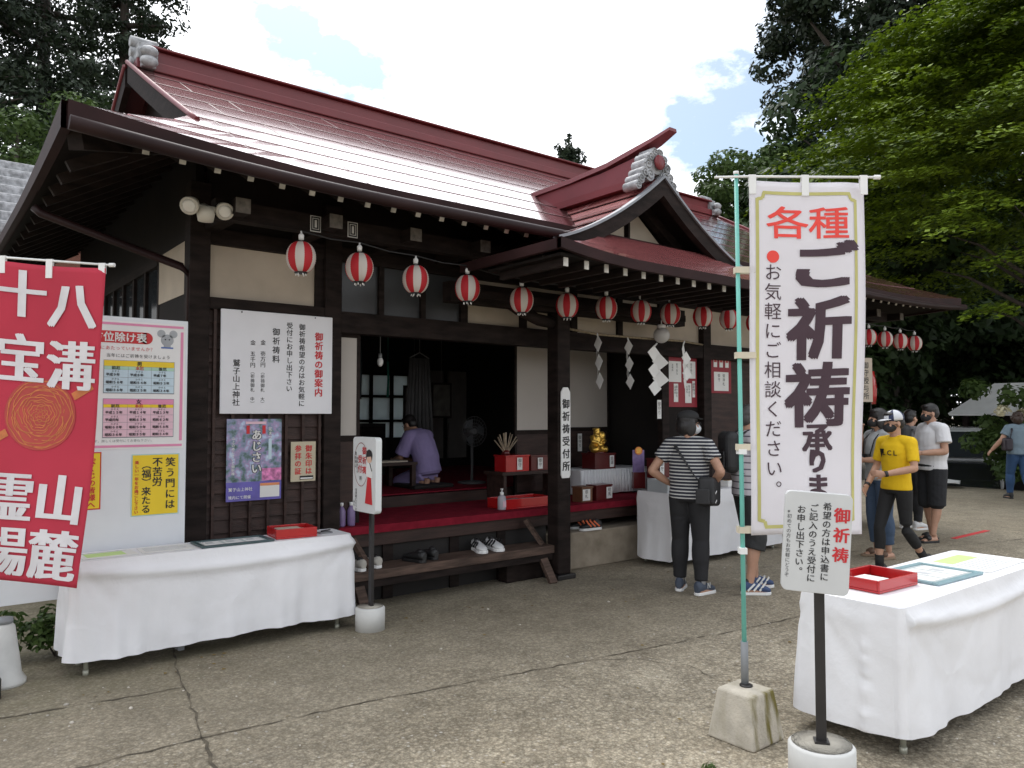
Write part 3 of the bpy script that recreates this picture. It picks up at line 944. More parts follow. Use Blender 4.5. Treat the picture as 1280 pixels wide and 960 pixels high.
# ---------------------------------------------------------------- porch roof
PX, PY0, PH = 5.27, 4.5, 1.27
def pz(d):
    q = d / PH
    return 3.72 - 0.73 * (1.42 * q - 0.42 * q * q) + 0.03 * max(0, q - 0.75) * 4 * max(0, q - 0.75)
mb = MB()
N = 10
for sgn in (-1, 1):
    for i in range(N):
        d0, d1 = PH * i / N, PH * (i + 1) / N
        yb = 6.6
        if True:
            a = (PX + sgn * d0, PY0, pz(d0)); b = (PX + sgn * d1, PY0, pz(d1) + (0.010 if i % 2 == 1 else 0))
            a2 = (PX + sgn * d0, yb, pz(d0)); b2 = (PX + sgn * d1, yb, pz(d1) + (0.010 if i % 2 == 1 else 0))
            mb.add([a, a2, b2, b], [(3, 2, 1, 0) if sgn < 0 else (0, 1, 2, 3)], 0, True)
            if i % 2 == 1 and i < N - 1:
                e = 0.0125
                mb.add([(b[0] - sgn * 0.012, PY0 + 0.01, b[2] + e + 0.007), (b2[0] - sgn * 0.012, yb, b2[2] + e + 0.007), (b2[0] + sgn * 0.003, yb, b2[2] + e), (b[0] + sgn * 0.003, PY0 + 0.01, b[2] + e)],
                       [(3, 2, 1, 0) if sgn < 0 else (0, 1, 2, 3)], 1)
                for yy in (4.95 + 0.25 * (i % 4), 5.7):
                    dA, dB = d0 - PH / N + 0.01, d1 - 0.02
                    mb.add([(PX + sgn * dA, yy, pz(dA) + 0.011), (PX + sgn * dA, yy + 0.012, pz(dA) + 0.011), (PX + sgn * dB, yy + 0.07, pz(dB) + 0.014), (PX + sgn * dB, yy + 0.058, pz(dB) + 0.014)],
                           [(0, 1, 2, 3) if sgn > 0 else (3, 2, 1, 0)], 1)
mu = MB()
for sgn in (-1, 1):
    for i in range(N):
        d0, d1 = PH * i / N, PH * (i + 1) / N
        f = [(PX + sgn * d0, PY0 + 0.02, pz(d0) - 0.035), (PX + sgn * d0, 6.5, pz(d0) - 0.035), (PX + sgn * d1, 6.5, pz(d1) - 0.035), (PX + sgn * d1, PY0 + 0.02, pz(d1) - 0.035)]
        mu.add(f, [(0, 1, 2, 3) if sgn < 0 else (3, 2, 1, 0)])
mu.build('porch_roof_underside', M['soffit'], B, True)
mb.build('porch_roof', [mat('porch_red_metal', (0.36, 0.11, 0.11), 0.22, 0.2, 1.5, 0.0, 9, spec=0.6, coat=0.8, metal=0.3), M['seam']], B, True)
# barge board with silver lip
mb, m2 = MB(), MB()
for sgn in (-1, 1):
    ds = np.linspace(0, PH, 13)
    for a, b in zip(ds[:-1], ds[1:]):
        h0, h1 = 0.17 - 0.04 * a / PH, 0.17 - 0.04 * b / PH
        for tgt, (yy0, yy1), t0, t1a, t1b in ((mb, (PY0 - 0.03, PY0 + 0.04), -0.012, h0, h1), (m2, (PY0 - 0.05, PY0 + 0.02), 0.012, 0.012, 0.012)):
            xa, xb = PX + sgn * a, PX + sgn * b
            vs = [(xa, yy0, pz(a) + t0), (xb, yy0, pz(b) + t0), (xb, yy0, pz(b) - t1b), (xa, yy0, pz(a) - t1a)]
            vs += [(x, yy1, z) for x, _, z in vs]
            fs = [(0, 3, 2, 1), (4, 5, 6, 7), (0, 1, 5, 4), (3, 7, 6, 2)]
            if sgn < 0: fs = [tuple(reversed(f)) for f in fs]
            tgt.add(vs, fs)
mb.build('porch_bargeboard', M['wood'], B, True)
m2.build('bargeboard_lip', M['silver'], B, True)
# second inner barge, tie beam, plaster triangle
mb = MB()
prof = [(PX - 1.15, 2.96)] + [(PX + x, pz(abs(x)) - 0.03) for x in np.linspace(-1.15, 1.15, 15)] + [(PX + 1.15, 2.96)]
mb.prism(list(reversed(prof))[::-1][::-1], PY0 + 0.40, PY0 + 0.44)
mb.build('porch_gable_wall', M['soffit'], B, True)
mb = MB().prism([(PX - 0.40, 3.22), (PX - 0.09, 3.22), (PX - 0.09, 3.40), (PX - 0.2, 3.36)], PY0 + 0.37, PY0 + 0.40)
mb.prism([(PX - 0.04, 3.22), (PX + 0.42, 3.22), (PX + 0.10, 3.46), (PX - 0.04, 3.46)], PY0 + 0.37, PY0 + 0.40)
mb.build('gable_panel', M['plaster'], B, True)
mb = MB()
mb.box(PX - 1.1, PY0 + 0.30, 3.08, PX + 1.1, PY0 + 0.40, 3.215)
mb.box(PX - 0.075, PY0 + 0.33, 3.215, PX - 0.05, PY0 + 0.40, 3.55)
for sgn in (-1, 1):
    mb.bar((PX, PY0 + 0.33, 3.60), (PX + sgn * 0.62, PY0 + 0.33, 3.20), 0.08, 0.09)
mb.build('gable_tie_beam', M['wood'], B, True)
# porch ridge sweeping up at its tip
mb = MB()
for a, b in (((6.5, 3.68, 3.90), (5.2, 3.68, 3.91)), ((5.2, 3.68, 3.91), (4.66, 3.68, 3.96))):
    vs = []
    for (y, z0, z1) in (a, b):
        vs += [(PX - 0.10, y, z0), (PX + 0.10, y, z0), (PX + 0.07, y, z1), (PX - 0.07, y, z1)]
    mb.add(vs, [(0, 3, 2, 1), (4, 5, 6, 7), (0, 1, 5, 4), (2, 3, 7, 6), (0, 4, 7, 3), (1, 2, 6, 5)])
mb.box(PX - 0.16, 4.7, 3.66, PX + 0.16, 6.5, 3.725)
pts = [(6.5, 3.90), (5.6, 3.91), (5.1, 3.94), (4.8, 3.985), (4.55, 4.04), (4.36, 4.10)]
for (ya, za), (yb, zb) in zip(pts[:-1], pts[1:]):
    vs = []
    for y, z in ((ya, za), (yb, zb)):
        tk = 1.0 if y > 4.7 else 0.55 + 0.45 * (y - 4.36) / 0.34
        vs += [(PX - 0.095 * tk, y, z), (PX + 0.095 * tk, y, z), (PX + 0.08 * tk, y, z + 0.052 * tk), (PX - 0.08 * tk, y, z + 0.052 * tk)]
    mb.add(vs, [(0, 3, 2, 1), (4, 5, 6, 7), (0, 1, 5, 4), (2, 3, 7, 6), (0, 4, 7, 3), (1, 2, 6, 5)])
mb.build('porch_ridge', M['ridge'], B, True)
mb = MB()                                                   # scrolled ridge-end ornament
oc = (PX, 4.60, 3.80)
mb.lathe([(0.0, -0.07), (0.10, -0.07), (0.115, -0.02), (0.10, 0.05), (0, 0.06)], (0, 0, 0), 18)
mb.v = [(oc[0] + x, oc[1] - z, oc[2] + 0.06 + y) for x, y, z in mb.v]
for sgn in (-1, 1):
    for dx, dz, r in ((0.085, 0.10, 0.05), (0.125, 0.03, 0.055), (0.165, -0.05, 0.052), (0.215, -0.115, 0.047), (0.25, -0.175, 0.042), (0.10, -0.06, 0.06), (0.035, 0.155, 0.042)):
        mb.tube([(oc[0] + sgn * dx, oc[1] - 0.06, oc[2] + dz), (oc[0] + sgn * dx, oc[1] + 0.10, oc[2] + dz)], [r, r * 0.95], 12)
        mb.tube([(oc[0] + sgn * (dx + q * math.cos(a_)), oc[1] - 0.064, oc[2] + dz + q * math.sin(a_)) for a_, q in zip(np.linspace(0, 9.4, 19), np.linspace(r * .82, r * .15, 19))], r * 0.17, 6)
o = mb.build('ridge_ornament', M['tile'], B, True, bevel=0.008)
MB().ell((oc[0], oc[1] - 0.085, oc[2] + 0.06), (0.065, 0.03, 0.07)).build('red_crest', M['ridge'], o, True)
# front skirt roof under the gable
SX0, SX1, SY = PX - 1.62, PX + 1.62, 4.05
mb, mf = MB(), MB()
def skz(q): return 2.80 + 0.32 * (0.8 * q + 0.2 * q * q)
def sku(x): return 0.07 * max(0, 1 - min(x - SX0, SX1 - x) / 0.9) ** 2
N, Q = 24, 4
for i in range(Q):
    q0, q1 = i / Q, (i + 1) / Q
    for k in range(N):
        def P(q, kk):
            a = SX0 + 0.95 * q; b = SX1 - 0.95 * q
            x = a + (b - a) * kk / N
            return (x, SY + 0.50 * q, skz(q) + sku(x) * (1 - q))
        mb.add([P(q0, k), P(q0, k + 1), P(q1, k + 1), P(q1, k)], [(0, 1, 2, 3)], 0, True)
    def S(q, y0, left):
        x = SX0 + 0.95 * q if left else SX1 - 0.95 * q
        return (x, y0, skz(q) + sku(x) * (1 - q))
    for left in (True, False):
        f = [S(q0, SY + 0.5 * q0, left), S(q1, SY + 0.5 * q1, left), S(q1, 5.2, left), S(q0, 5.2, left)]
        mb.add(f, [(0, 1, 2, 3) if left else (3, 2, 1, 0)])
for k in range(N):
    xa = SX0 + (SX1 - SX0) * k / N; xb = SX0 + (SX1 - SX0) * (k + 1) / N
    za, zb = skz(0) + sku(xa), skz(0) + sku(xb)
    mf.add([(xa, SY - 0.01, za - 0.075), (xb, SY - 0.01, zb - 0.075), (xb, SY - 0.01, zb + 0.003), (xa, SY - 0.01, za + 0.003),
            (xa, SY + 0.03, za - 0.075), (xb, SY + 0.03, zb - 0.075), (xb, SY + 0.03, zb + 0.003), (xa, SY + 0.03, za + 0.003)],
           [(0, 1, 2, 3), (4, 7, 6, 5), (3, 2, 6, 7), (0, 4, 5, 1)])
for x0, x1 in ((SX0 - 0.01, SX0 + 0.03), (SX1 - 0.03, SX1 + 0.01)):
    mf.box(x0, SY + 0.03, 2.79, x1, 5.3, 2.865)
mb.build('porch_skirt_roof', [mat('porch_red_metal', (0, 0, 0))], B, True)
mf.build('porch_fascia', M['fascia'], B, True)
mb = MB().box(SX0 + 0.05, SY + 0.05, 2.755, SX1 - 0.05, 4.98, 2.775)
mb.build('porch_soffit', M['soffit'], B, True)
for i in range(15):
    x = SX0 + 0.14 + i * 0.211
    rf = MB().box(x - 0.02, SY + 0.10, 2.69, x + 0.02, 4.92, 2.752).build('porch_rafter', M['wood'], B, True)
    MB().box(x - 0.021, SY + 0.092, 2.689, x + 0.021, SY + 0.10, 2.753).build('rafter_tip', M['rtip'], rf, True)
MB().box(SX0 + 0.15, 5.42, 2.62, SX1 - 0.15, 5.52, 2.688).build('porch_purlin', M['wood'], B, True)
# ================================================================== lanterns
lred = mat('lantern_red_paper', (0.62, 0.028, 0.040), 0.6, 0.08, trans=0.4)
lwht = mat('lantern_white_paper', (0.74, 0.70, 0.64), 0.6, 0.05, trans=0.35)
LX = [2.20, 2.66, 3.15, 3.65, 4.23, 4.77, 5.28, 5.77, 6.22, 6.75, 7.22, 7.72, 8.25, 8.80, 9.35, 9.88, 10.38, 10.84, 11.30, 11.75]
LZ = [2.72, 2.70, 2.665, 2.645, 2.60, 2.60, 2.62, 2.63, 2.64, 2.655, 2.665, 2.66, 2.65, 2.64, 2.65, 2.66, 2.66, 2.66, 2.66, 2.655]
LLAB = ['striped paper lantern at the near left end of the row, above the white notice board',
        'second red and white lantern from the left end, left of the dark glazed panels',
        'third red and white lantern from the left, in front of the dark glazed panels',
        'fourth red and white lantern from the left, beside the dark post at the cream panels',
        'lantern hanging in front of the cream panels just left of the porch post',
        'striped lantern directly above the narrow white post sign',
        'first striped lantern to the right of the porch post sign, under the porch eave',
        'second lantern right of the porch post, between the hanging paper streamers',
        'lantern above the round white globe lamp',
        'lantern next right of the globe lamp, above the red notice board',
        'lantern at the edge of the tall white prayer banner, partly behind its green pole',
        '', '', '', '', '',
        'leftmost lantern of the far group seen right of the white banner',
        'second lantern of the far group right of the white banner',
        'third lantern of the far group right of the white banner',
        'farthest lantern at the right end of the row under the roof tip']
NL = 20
def lantern_proto():
    t = thing('paper_lantern', 'x', 'lantern', (0, 0, 0), 0, 'red and white lanterns under the eaves')
    prof = []
    for i in range(33):
        th = math.pi * (0.13 + 0.74 * i / 32)
        rr = 0.104 * math.sin(th) ** 0.85 + (0.0016 if i % 2 else -0.001)
        prof.append((rr, -0.106 * math.cos(th) / math.cos(math.pi * 0.13)))
    mb = MB().lathe(prof, (0, 0, 0), NL, 0, lambda k: (k // 2) % 2)
    mb.build('lantern_shade', [lred, lwht], t)
    MB().lathe([(0.04, -0.116), (0.046, -0.112), (0.046, -0.100), (0.04, -0.098)], n=16).build('lower_ring', M['black'], t)
    MB().lathe([(0.036, 0.098), (0.042, 0.100), (0.042, 0.112), (0.0, 0.115)], n=16).build('upper_ring', M['black'], t)
    mb = MB()
    for k in range(6):
        a = k * math.pi / 3
        mb.tube([(0.03 * math.cos(a), 0.03 * math.sin(a), -0.108), (0.036 * math.cos(a), 0.036 * math.sin(a), -0.132)], 0.004, 5)
    mb.build('fringe', M['white'], t)
    mb = MB().tube([(0, 0, 0.12), (0, 0, 0.19)], 0.007, 6)
    mb.lathe([(0.018, 0.125), (0.02, 0.16), (0.01, 0.172)], n=10)
    mb.build('lamp_socket', M['white'], t)
    return t
lp = lantern_proto()
for i, (x, z) in enumerate(zip(LX, LZ)):
    o = lp if i == 0 else copy_tree(lp)
    o.location = (x, 5.2, z)
    o.rotation_euler = (0, 0, R(9 + 18 * (i % 2) + rng.uniform(-6, 6) - 35))
    lb = LLAB[i] or 'red and white paper lantern behind the white prayer banner'
    o['label'] = lb
mb = MB()
pts = []
for i, (x, z) in enumerate(zip(LX, LZ)):
    pts.append((x, 5.2, z + 0.19))
    if i < len(LX) - 1:
        pts.append(((x + LX[i + 1]) / 2, 5.2, (z + LZ[i + 1]) / 2 + 0.175))
mb.tube(pts, 0.006, 6)
tag(mb.build('lantern_cable', M['black']), 'thin black cable carrying the row of striped lanterns along the eaves', 'cable')

# floodlight pair at the near corner of the eaves
t = thing('floodlight', 'twin round cream floodlights with motion sensor under the near corner of the eaves', 'lamp', (1.585, 5.36, 2.965))
crm = mat('cream_lamp_plastic', (0.50, 0.47, 0.40), 0.45, 0.1)
MB().lathe([(0.0, -0.06), (0.05, -0.05), (0.06, 0.0), (0.05, 0.04), (0, 0.05)], (0, 0, 0), 14).build('sensor', crm, t)
MB().tube([(-0.16, 0, 0.04), (0.16, 0, 0.04)], 0.02, 8).tube([(0, 0.0, 0.0), (0, 0.06, 0.06)], 0.035, 8).build('bracket', crm, t)
for s in (-1, 1):
    mb = MB().lathe([(0.02, -0.10), (0.045, -0.08), (0.062, 0.0), (0.055, 0.006)], n=18)
    rot = Euler((R(118), 0, R(s * 14 - 20))).to_matrix()
    mb.v = [tuple(Vector((s * 0.118, -0.03, 0.03)) + rot @ Vector(v)) for v in mb.v]
    h = mb.build('lamp_head', crm, t)
    mb = MB().lathe([(0.053, 0.004), (0.03, 0.012), (0, 0.014)], n=18)
    mb.v = [tuple(Vector((s * 0.118, -0.03, 0.03)) + rot @ Vector(v)) for v in mb.v]
    mb.build('lens', mat('lamp_lens', (0.7, 0.68, 0.62), 0.2, 0.1), h)

# votive name slips on the eave beam
for x, lb in ((2.395, 'framed white name slip on the eave beam, left one of two'), (2.70, 'framed white name slip on the eave beam, right one of two')):
    t = thing('name_slip', lb, 'paper slip', (x, 5.398, 3.03), 0, 'name slips pasted under the eaves')
    rect('slip_sheet', -0.042, -0.06, 0.042, 0.06, M['paper'], 0, t)
    rect('dark_field', -0.036, -0.054, 0.036, 0.054, M['ink'], -0.0022, t)
    for q in ((-0.026, -0.042, -0.022, 0.042), (0.022, -0.042, 0.026, 0.042), (-0.022, 0.038, 0.022, 0.042), (-0.022, -0.042, 0.022, -0.038)):
        rect('line', *q, M['paper'], -0.0044, t)
    rect('center_mark', -0.009, -0.028, 0.009, 0.028, M['paper'], -0.0044, t)

# ================================================================== signs on the office
t = thing('notice_board', 'large white prayer fee notice board with black and red brush lettering on the sided wall', 'sign', (2.33, 5.935, 2.005))
MB().box(-0.455, -0.018, -0.40, 0.455, 0, 0.40).build('panel', mat('white_sign_panel', (0.72, 0.72, 0.75), 0.4, 0.03), t, bevel=0.004)
letters([('御祈祷の御案内', 0.335, 0.27, 0.073, dict(bold=0.016, fat=0.012))], -0.0195).build('lettering', M['redink'], t)
letters([('御祈祷希望の方はお気軽に', 0.19, 0.33, 0.054, dict(bold=0.008, fat=0.008)),
         ('受付にお申し出下さい', 0.085, 0.335, 0.054, dict(bold=0.008, fat=0.008)),
         ('御祈祷料', -0.025, 0.285, 0.062, dict(bold=0.008, fat=0.008, pitch=1.16)),
         ('金 壱万円', -0.13, 0.18, 0.042, dict(bold=0.006, fat=0.008)), ('（祈祷御札 大）', -0.13, -0.055, 0.034, dict(bold=0.002)),
         ('金 五千円', -0.21, 0.175, 0.042, dict(bold=0.006, fat=0.008)), ('（祈祷御札 中）', -0.21, -0.055, 0.034, dict(bold=0.002)),
         ('鷲子山上神社', -0.335, 0.02, 0.058, dict(bold=0.008, fat=0.008))], -0.0195).build('lettering', M['ink'], t)
for u in (-0.30, 0.30):
    MB().lathe([(0.006, 0), (0.005, 0.004), (0, 0.005)], n=8).build('screw', M['blackm'], t).location = (u, -0.022, 0.385)
    t.children[-1].rotation_euler = (R(90), 0, 0)

def poster_mat():
    m = bpy.data.materials.new('hydrangea_poster_print')
    m.use_nodes = True
    nt = m.node_tree; L = nt.links.new
    p = nt.nodes['Principled BSDF']
    tcn = nt.nodes.new('ShaderNodeTexCoord')
    v = nt.nodes.new('ShaderNodeTexNoise'); v.inputs['Scale'].default_value = 15; v.inputs['Detail'].default_value = 5
    L(tcn.outputs['Object'], v.inputs['Vector'])
    r = nt.nodes.new('ShaderNodeValToRGB')
    cr = r.color_ramp
    cr.elements[0].position = 0.3; cr.elements[0].color = lin((0.03, 0.06, 0.06))
    cr.elements[1].position = 0.72; cr.elements[1].color = lin((0.62, 0.68, 0.80))
    for q, c in ((0.40, (0.10, 0.17, 0.16)), (0.48, (0.22, 0.27, 0.40)), (0.55, (0.36, 0.26, 0.44)), (0.63, (0.40, 0.50, 0.68))):
        e = cr.elements.new(q); e.color = lin(c)
    L(v.outputs['Fac'], r.inputs['Fac'])
    L(r.outputs['Color'], p.inputs['Base Color'])
    p.inputs['Roughness'].default_value = 0.35
    return m
t = thing('festival_poster', 'colourful purple and blue hydrangea poster pinned below the notice board', 'poster', (2.15, 5.94, 1.25))
MB().box(-0.215, -0.004, -0.315, 0.215, 0, 0.315).build('sheet', poster_mat(), t)
rect('lower_band', -0.215, -0.315, 0.215, -0.17, mat('deep_blue_print', (0.13, 0.11, 0.42), 0.4, 0.2, 8), -0.0055, t)
rect('map_inset', 0.045, -0.295, 0.20, -0.185, M['paper'], -0.0078, t)
rect('map_heading', 0.045, -0.205, 0.20, -0.185, mat('orange_print', (0.75, 0.28, 0.12), 0.5), -0.0101, t)
MB().bar((0.06, -0.0085, -0.27), (0.11, -0.0085, -0.235), 0.002, 0.004).bar((0.11, -0.0085, -0.235), (0.19, -0.0085, -0.265), 0.002, 0.004).bar((0.115, -0.0085, -0.235), (0.13, -0.0085, -0.222), 0.002, 0.008).build('map_lines', M['redink'], t)
letters([('あじさい', 0.015, 0.235, 0.085, dict(bold=0.05, fat=0.03, pitch=1.02))], -0.0056).build('title_outline', M['ink'], t)
letters([('あじさい', 0.015, 0.235, 0.085, dict(bold=0.012, fat=0.014, pitch=1.02))], -0.0086).build('title', M['paper'], t)
rect('blossom_patch', 0.06, -0.165, 0.215, -0.07, mat('pink_blossom_print', (0.62, 0.20, 0.42), 0.4, 0.6, 30), -0.0055, t)
rect('torii_bar', -0.07, 0.275, 0.09, 0.295, M['palep'], -0.0055, t)
rect('torii_post', -0.065, 0.20, -0.04, 0.265, M['redink'], -0.0055, t)
rect('torii_post', 0.06, 0.20, 0.085, 0.265, M['redink'], -0.0055, t)
rect('side_strip', 0.11, 0.0, 0.135, 0.16, M['paleblue'], -0.0055, t)
letters([('花まつり開催中', 0.1225, 0.25, 0.03, dict(bold=0.01)), ('山上のあじさいと御祈祷', -0.165, 0.18, 0.026, dict(bold=0.01))], -0.0062).build('lettering', M['paper'], t)
letters([('鷲子山上神社', -0.2, -0.225, 0.03, dict(h=1, bold=0.01)), ('境内にて開催', -0.2, -0.285, 0.028, dict(h=1, bold=0.01))], -0.0082).build('lettering', M['paper'], t)

t = thing('paper_notice', 'small beige paper with two columns of red lettering, right of the hydrangea poster', 'poster', (2.55, 5.94, 1.22))
MB().box(-0.105, -0.003, -0.16, 0.105, 0, 0.16).build('sheet', mat('beige_paper', (0.50, 0.44, 0.32), 0.7, 0.08, 6), t)
letters([('御朱印は', 0.045, 0.135, 0.058, dict(bold=0.01, fat=0.015)), ('参拝の証', -0.045, 0.135, 0.058, dict(bold=0.01, fat=0.015))], -0.0045).build('lettering', M['redink'], t)
rect('footer', -0.03, -0.145, 0.085, -0.115, M['ink'], -0.004, t)
rect('footer_text', -0.025, -0.14, 0.08, -0.13, M['paper'], -0.0065, t)

t = thing('post_sign', 'narrow white pointed board with black lettering fixed to the porch post', 'sign', (5.085, 5.58, 1.42))
MB().prism([(-0.06, -0.41), (-0.045, -0.44), (0.045, -0.44), (0.06, -0.41), (0.06, 0.40), (0.03, 0.445), (-0.03, 0.445), (-0.06, 0.40)], -0.014, 0).build('panel', M['white'], t, bevel=0.003)
letters([('御祈祷受付所', 0, 0.345, 0.098, dict(pitch=1.24, bold=0.014, fat=0.016))], -0.0155).build('lettering', M['ink'], t)

# red boards with paper notices in the porch
t = thing('red_notice_board', 'dark red board crowded with white paper notices on the wall behind the striped shirt', 'sign', (7.40, 6.025, 1.99))
MB().box(-0.28, -0.012, -0.30, 0.28, 0, 0.30).build('board', mat('crimson_board', (0.26, 0.012, 0.025), 0.6, 0.1), t)
for i, (u0, v0, u1, v1) in enumerate(((-0.25, 0.0, -0.02, 0.25), (0.02, 0.05, 0.25, 0.26), (-0.16, -0.24, -0.08, -0.02), (0.05, -0.25, 0.17, -0.01), (0.19, -0.18, 0.24, 0.02))):
    pp = rect('paper', u0, v0, u1, v1, M['paper'], -0.0135, t)
    letters([('御守授与', (u0 + u1) / 2 + (u1 - u0) * 0.15, v1 - 0.02, min(0.035, (v1 - v0) / 5)), ('初穂料', (u0 + u1) / 2 - (u1 - u0) * 0.2, v1 - 0.03, min(0.03, (v1 - v0) / 5))], -0.0162).build('lettering', M['ink'], pp)
t = thing('red_notice_board', 'red board with three white strips over one square sheet, left of the banner pole', 'sign', (8.17, 6.025, 2.18))
MB().box(-0.21, -0.012, -0.31, 0.21, 0, 0.31).build('board', MATS['crimson_board'], t)
for u in (-0.12, 0.0, 0.12):
    rect('paper', u - 0.035, 0.02, u + 0.035, 0.27, M['paper'], -0.0135, t)
    letters([('御祈願', u, 0.25, 0.055, dict(bold=0.02))], -0.0162).build('lettering', M['redink'], t)
rect('paper', -0.15, -0.28, 0.15, -0.04, M['paper'], -0.0135, t)
letters([('御神札', 0.05, -0.06, 0.05), ('御守', -0.05, -0.06, 0.05)], -0.0162).build('lettering', M['ink'], t)
for x, z, lb in ((6.95, 1.66, 'thin white paper label on the dark jamb left of the striped shirt'), (6.66, 1.25, 'small white label hung on the paper screen beside the gilded figure')):
    t = thing('paper_label', lb, 'label', (x, 5.99 if x > 6.8 else 7.035, z))
    MB().box(-0.035, -0.003, -0.11, 0.035, 0, 0.11).build('sheet', M['paper'], t)
    letters([('御守り', 0, 0.09, 0.05)], -0.0045).build('lettering', M['ink'], t)

# straw rope line, zigzag paper streamers, globe lamp
tag(MB().tube([(5.17, 5.66, 2.46), (5.55, 5.6, 2.42), (6.0, 5.6, 2.42), (6.9, 5.6, 2.43), (7.72, 5.95, 2.46)], 0.012, 8).build('rope', mat('straw_rope', (0.24, 0.19, 0.12), 0.9, 0.3, 40, 0.6, 90)),
    'thin straw rope strung across the porch carrying the paper streamers', 'rope')
def streamer(x, zt, h, w, yaw, lb, n=4):
    t = thing('paper_streamer', lb, 'paper streamer', (x, 5.6, zt), R(yaw), 'zigzag paper streamers in the porch')
    mb = MB()
    sh = h / (n + 0.6)
    for i in range(n):
        zc = -0.02 - sh * i
        dx = (0.24 * w) * (1 if i % 2 else -1)
        k = w * 0.45
        tw = 0.012 * (1 if i % 2 else -1)
        vs = [(dx - k * 0.2, -i * 0.006, zc), (dx + k, tw, zc - sh * 0.35), (-dx + k * 0.1, -i * 0.006, zc - sh * 1.35), (-dx - k * 0.9, -tw, zc - sh * 0.95)]
        vs = [(dx + k * 0.55, 0.002 * i, zc + 0.01), (dx - k * 0.55, tw - 0.002 * i, zc - 0.02), (-dx - k * 0.55, -0.002 * i, zc - sh - 0.02), (-dx + k * 0.55, tw + 0.002 * i, zc - sh + 0.01)]
        mb.add(vs, [(0, 1, 2, 3)])
    mb = MB()
    m_ = n + 1
    st = h / (m_ + 0.9)
    for i in range(m_):
        cx = w * 0.17 * (1 if i % 2 else -1); cz = -st * (i + 0.95)
        hw, hh = w * 0.42, st * 0.92
        yy = -0.004 * i
        tw = 0.02 * (1 if i % 2 else -1)
        mb.add([(cx, yy, cz + hh), (cx - hw, yy + tw, cz + hh * 0.1), (cx - w * 0.04, yy, cz - hh), (cx + hw, yy - tw, cz - hh * 0.1)], [(0, 1, 2, 3)])
    mb.tube([(0, 0, 0.02), (-w * 0.17, 0, -st * 0.2)], 0.008, 6)
    mb.build('folded_paper', M['white'], t, solid=0.002)
streamer(5.55, 2.41, 0.56, 0.17, 62, 'narrow white zigzag streamer twisted edge on, first right of the porch post')
streamer(6.0, 2.40, 0.54, 0.13, 72, 'thin zigzag streamer seen almost edge on, second right of the porch post')
streamer(6.47, 2.36, 0.56, 0.23, -15, 'broad white zigzag streamer hanging under the globe lamp')
streamer(6.94, 2.41, 0.52, 0.19, 14, 'white zigzag streamer in front of the crowded red notice board')
t = thing('globe_lamp', 'round white globe lamp hanging above the broad paper streamer', 'lamp', (6.43, 5.5, 2.46))
MB().ell((0, 0, 0), (0.088, 0.088, 0.088), nu=24, nv=16).build('globe', mat('opal_glass', (0.62, 0.61, 0.60), 0.25, 0.03, trans=0.2), t)
MB().lathe([(0.035, 0.075), (0.045, 0.085), (0.045, 0.11), (0.0, 0.12)], n=16).tube([(0, 0, 0.11), (0, 0, 0.28)], 0.006, 6).build('holder', M['white'], t)

# ================================================================== carpet, step and what stands on the deck
mb = MB()
mb.box(2.86, 5.925, 0.64, 7.02, 6.94, 0.652)
mb.box(2.86, 5.918, 0.585, 7.02, 5.93, 0.652)
mb.box(2.9, 7.03, 0.765, 7.28, 10.3, 0.777)
tag(mb.build('carpet', M['carpet']), 'bright red carpet covering the deck and floor of the open office front', 'carpet')

t = thing('step_bench', 'long weathered wooden step board on slanted struts below the carpeted deck', 'step', (3.9, 5.78, 0))
mb = MB().box(-1.13, -0.14, 0.255, 1.10, 0.16, 0.33)
mb.build('tread', M['wornwood'], t, bevel=0.006)
MB().box(-1.12, -0.125, 0.19, 1.09, -0.09, 0.255).build('front_rail', M['wood'], t, bevel=0.004)
for x in (-0.94, 0.93):
    MB().bar((x, 0.10, 0.56), (x + 0.09, -0.05, 0.33), 0.06, 0.035).build('upper_strut', M['wornwood'], t, bevel=0.003)
for x in (-0.98, 0.98):
    MB().bar((x, -0.08, 0.24), (x - 0.01, -0.27, 0.0), 0.085, 0.04).build('lower_strut', M['wornwood'], t, bevel=0.003)
MB().box(0.62, 0.0, 0, 1.08, 0.14, 0.19).build('block', M['wood'], t, bevel=0.01)

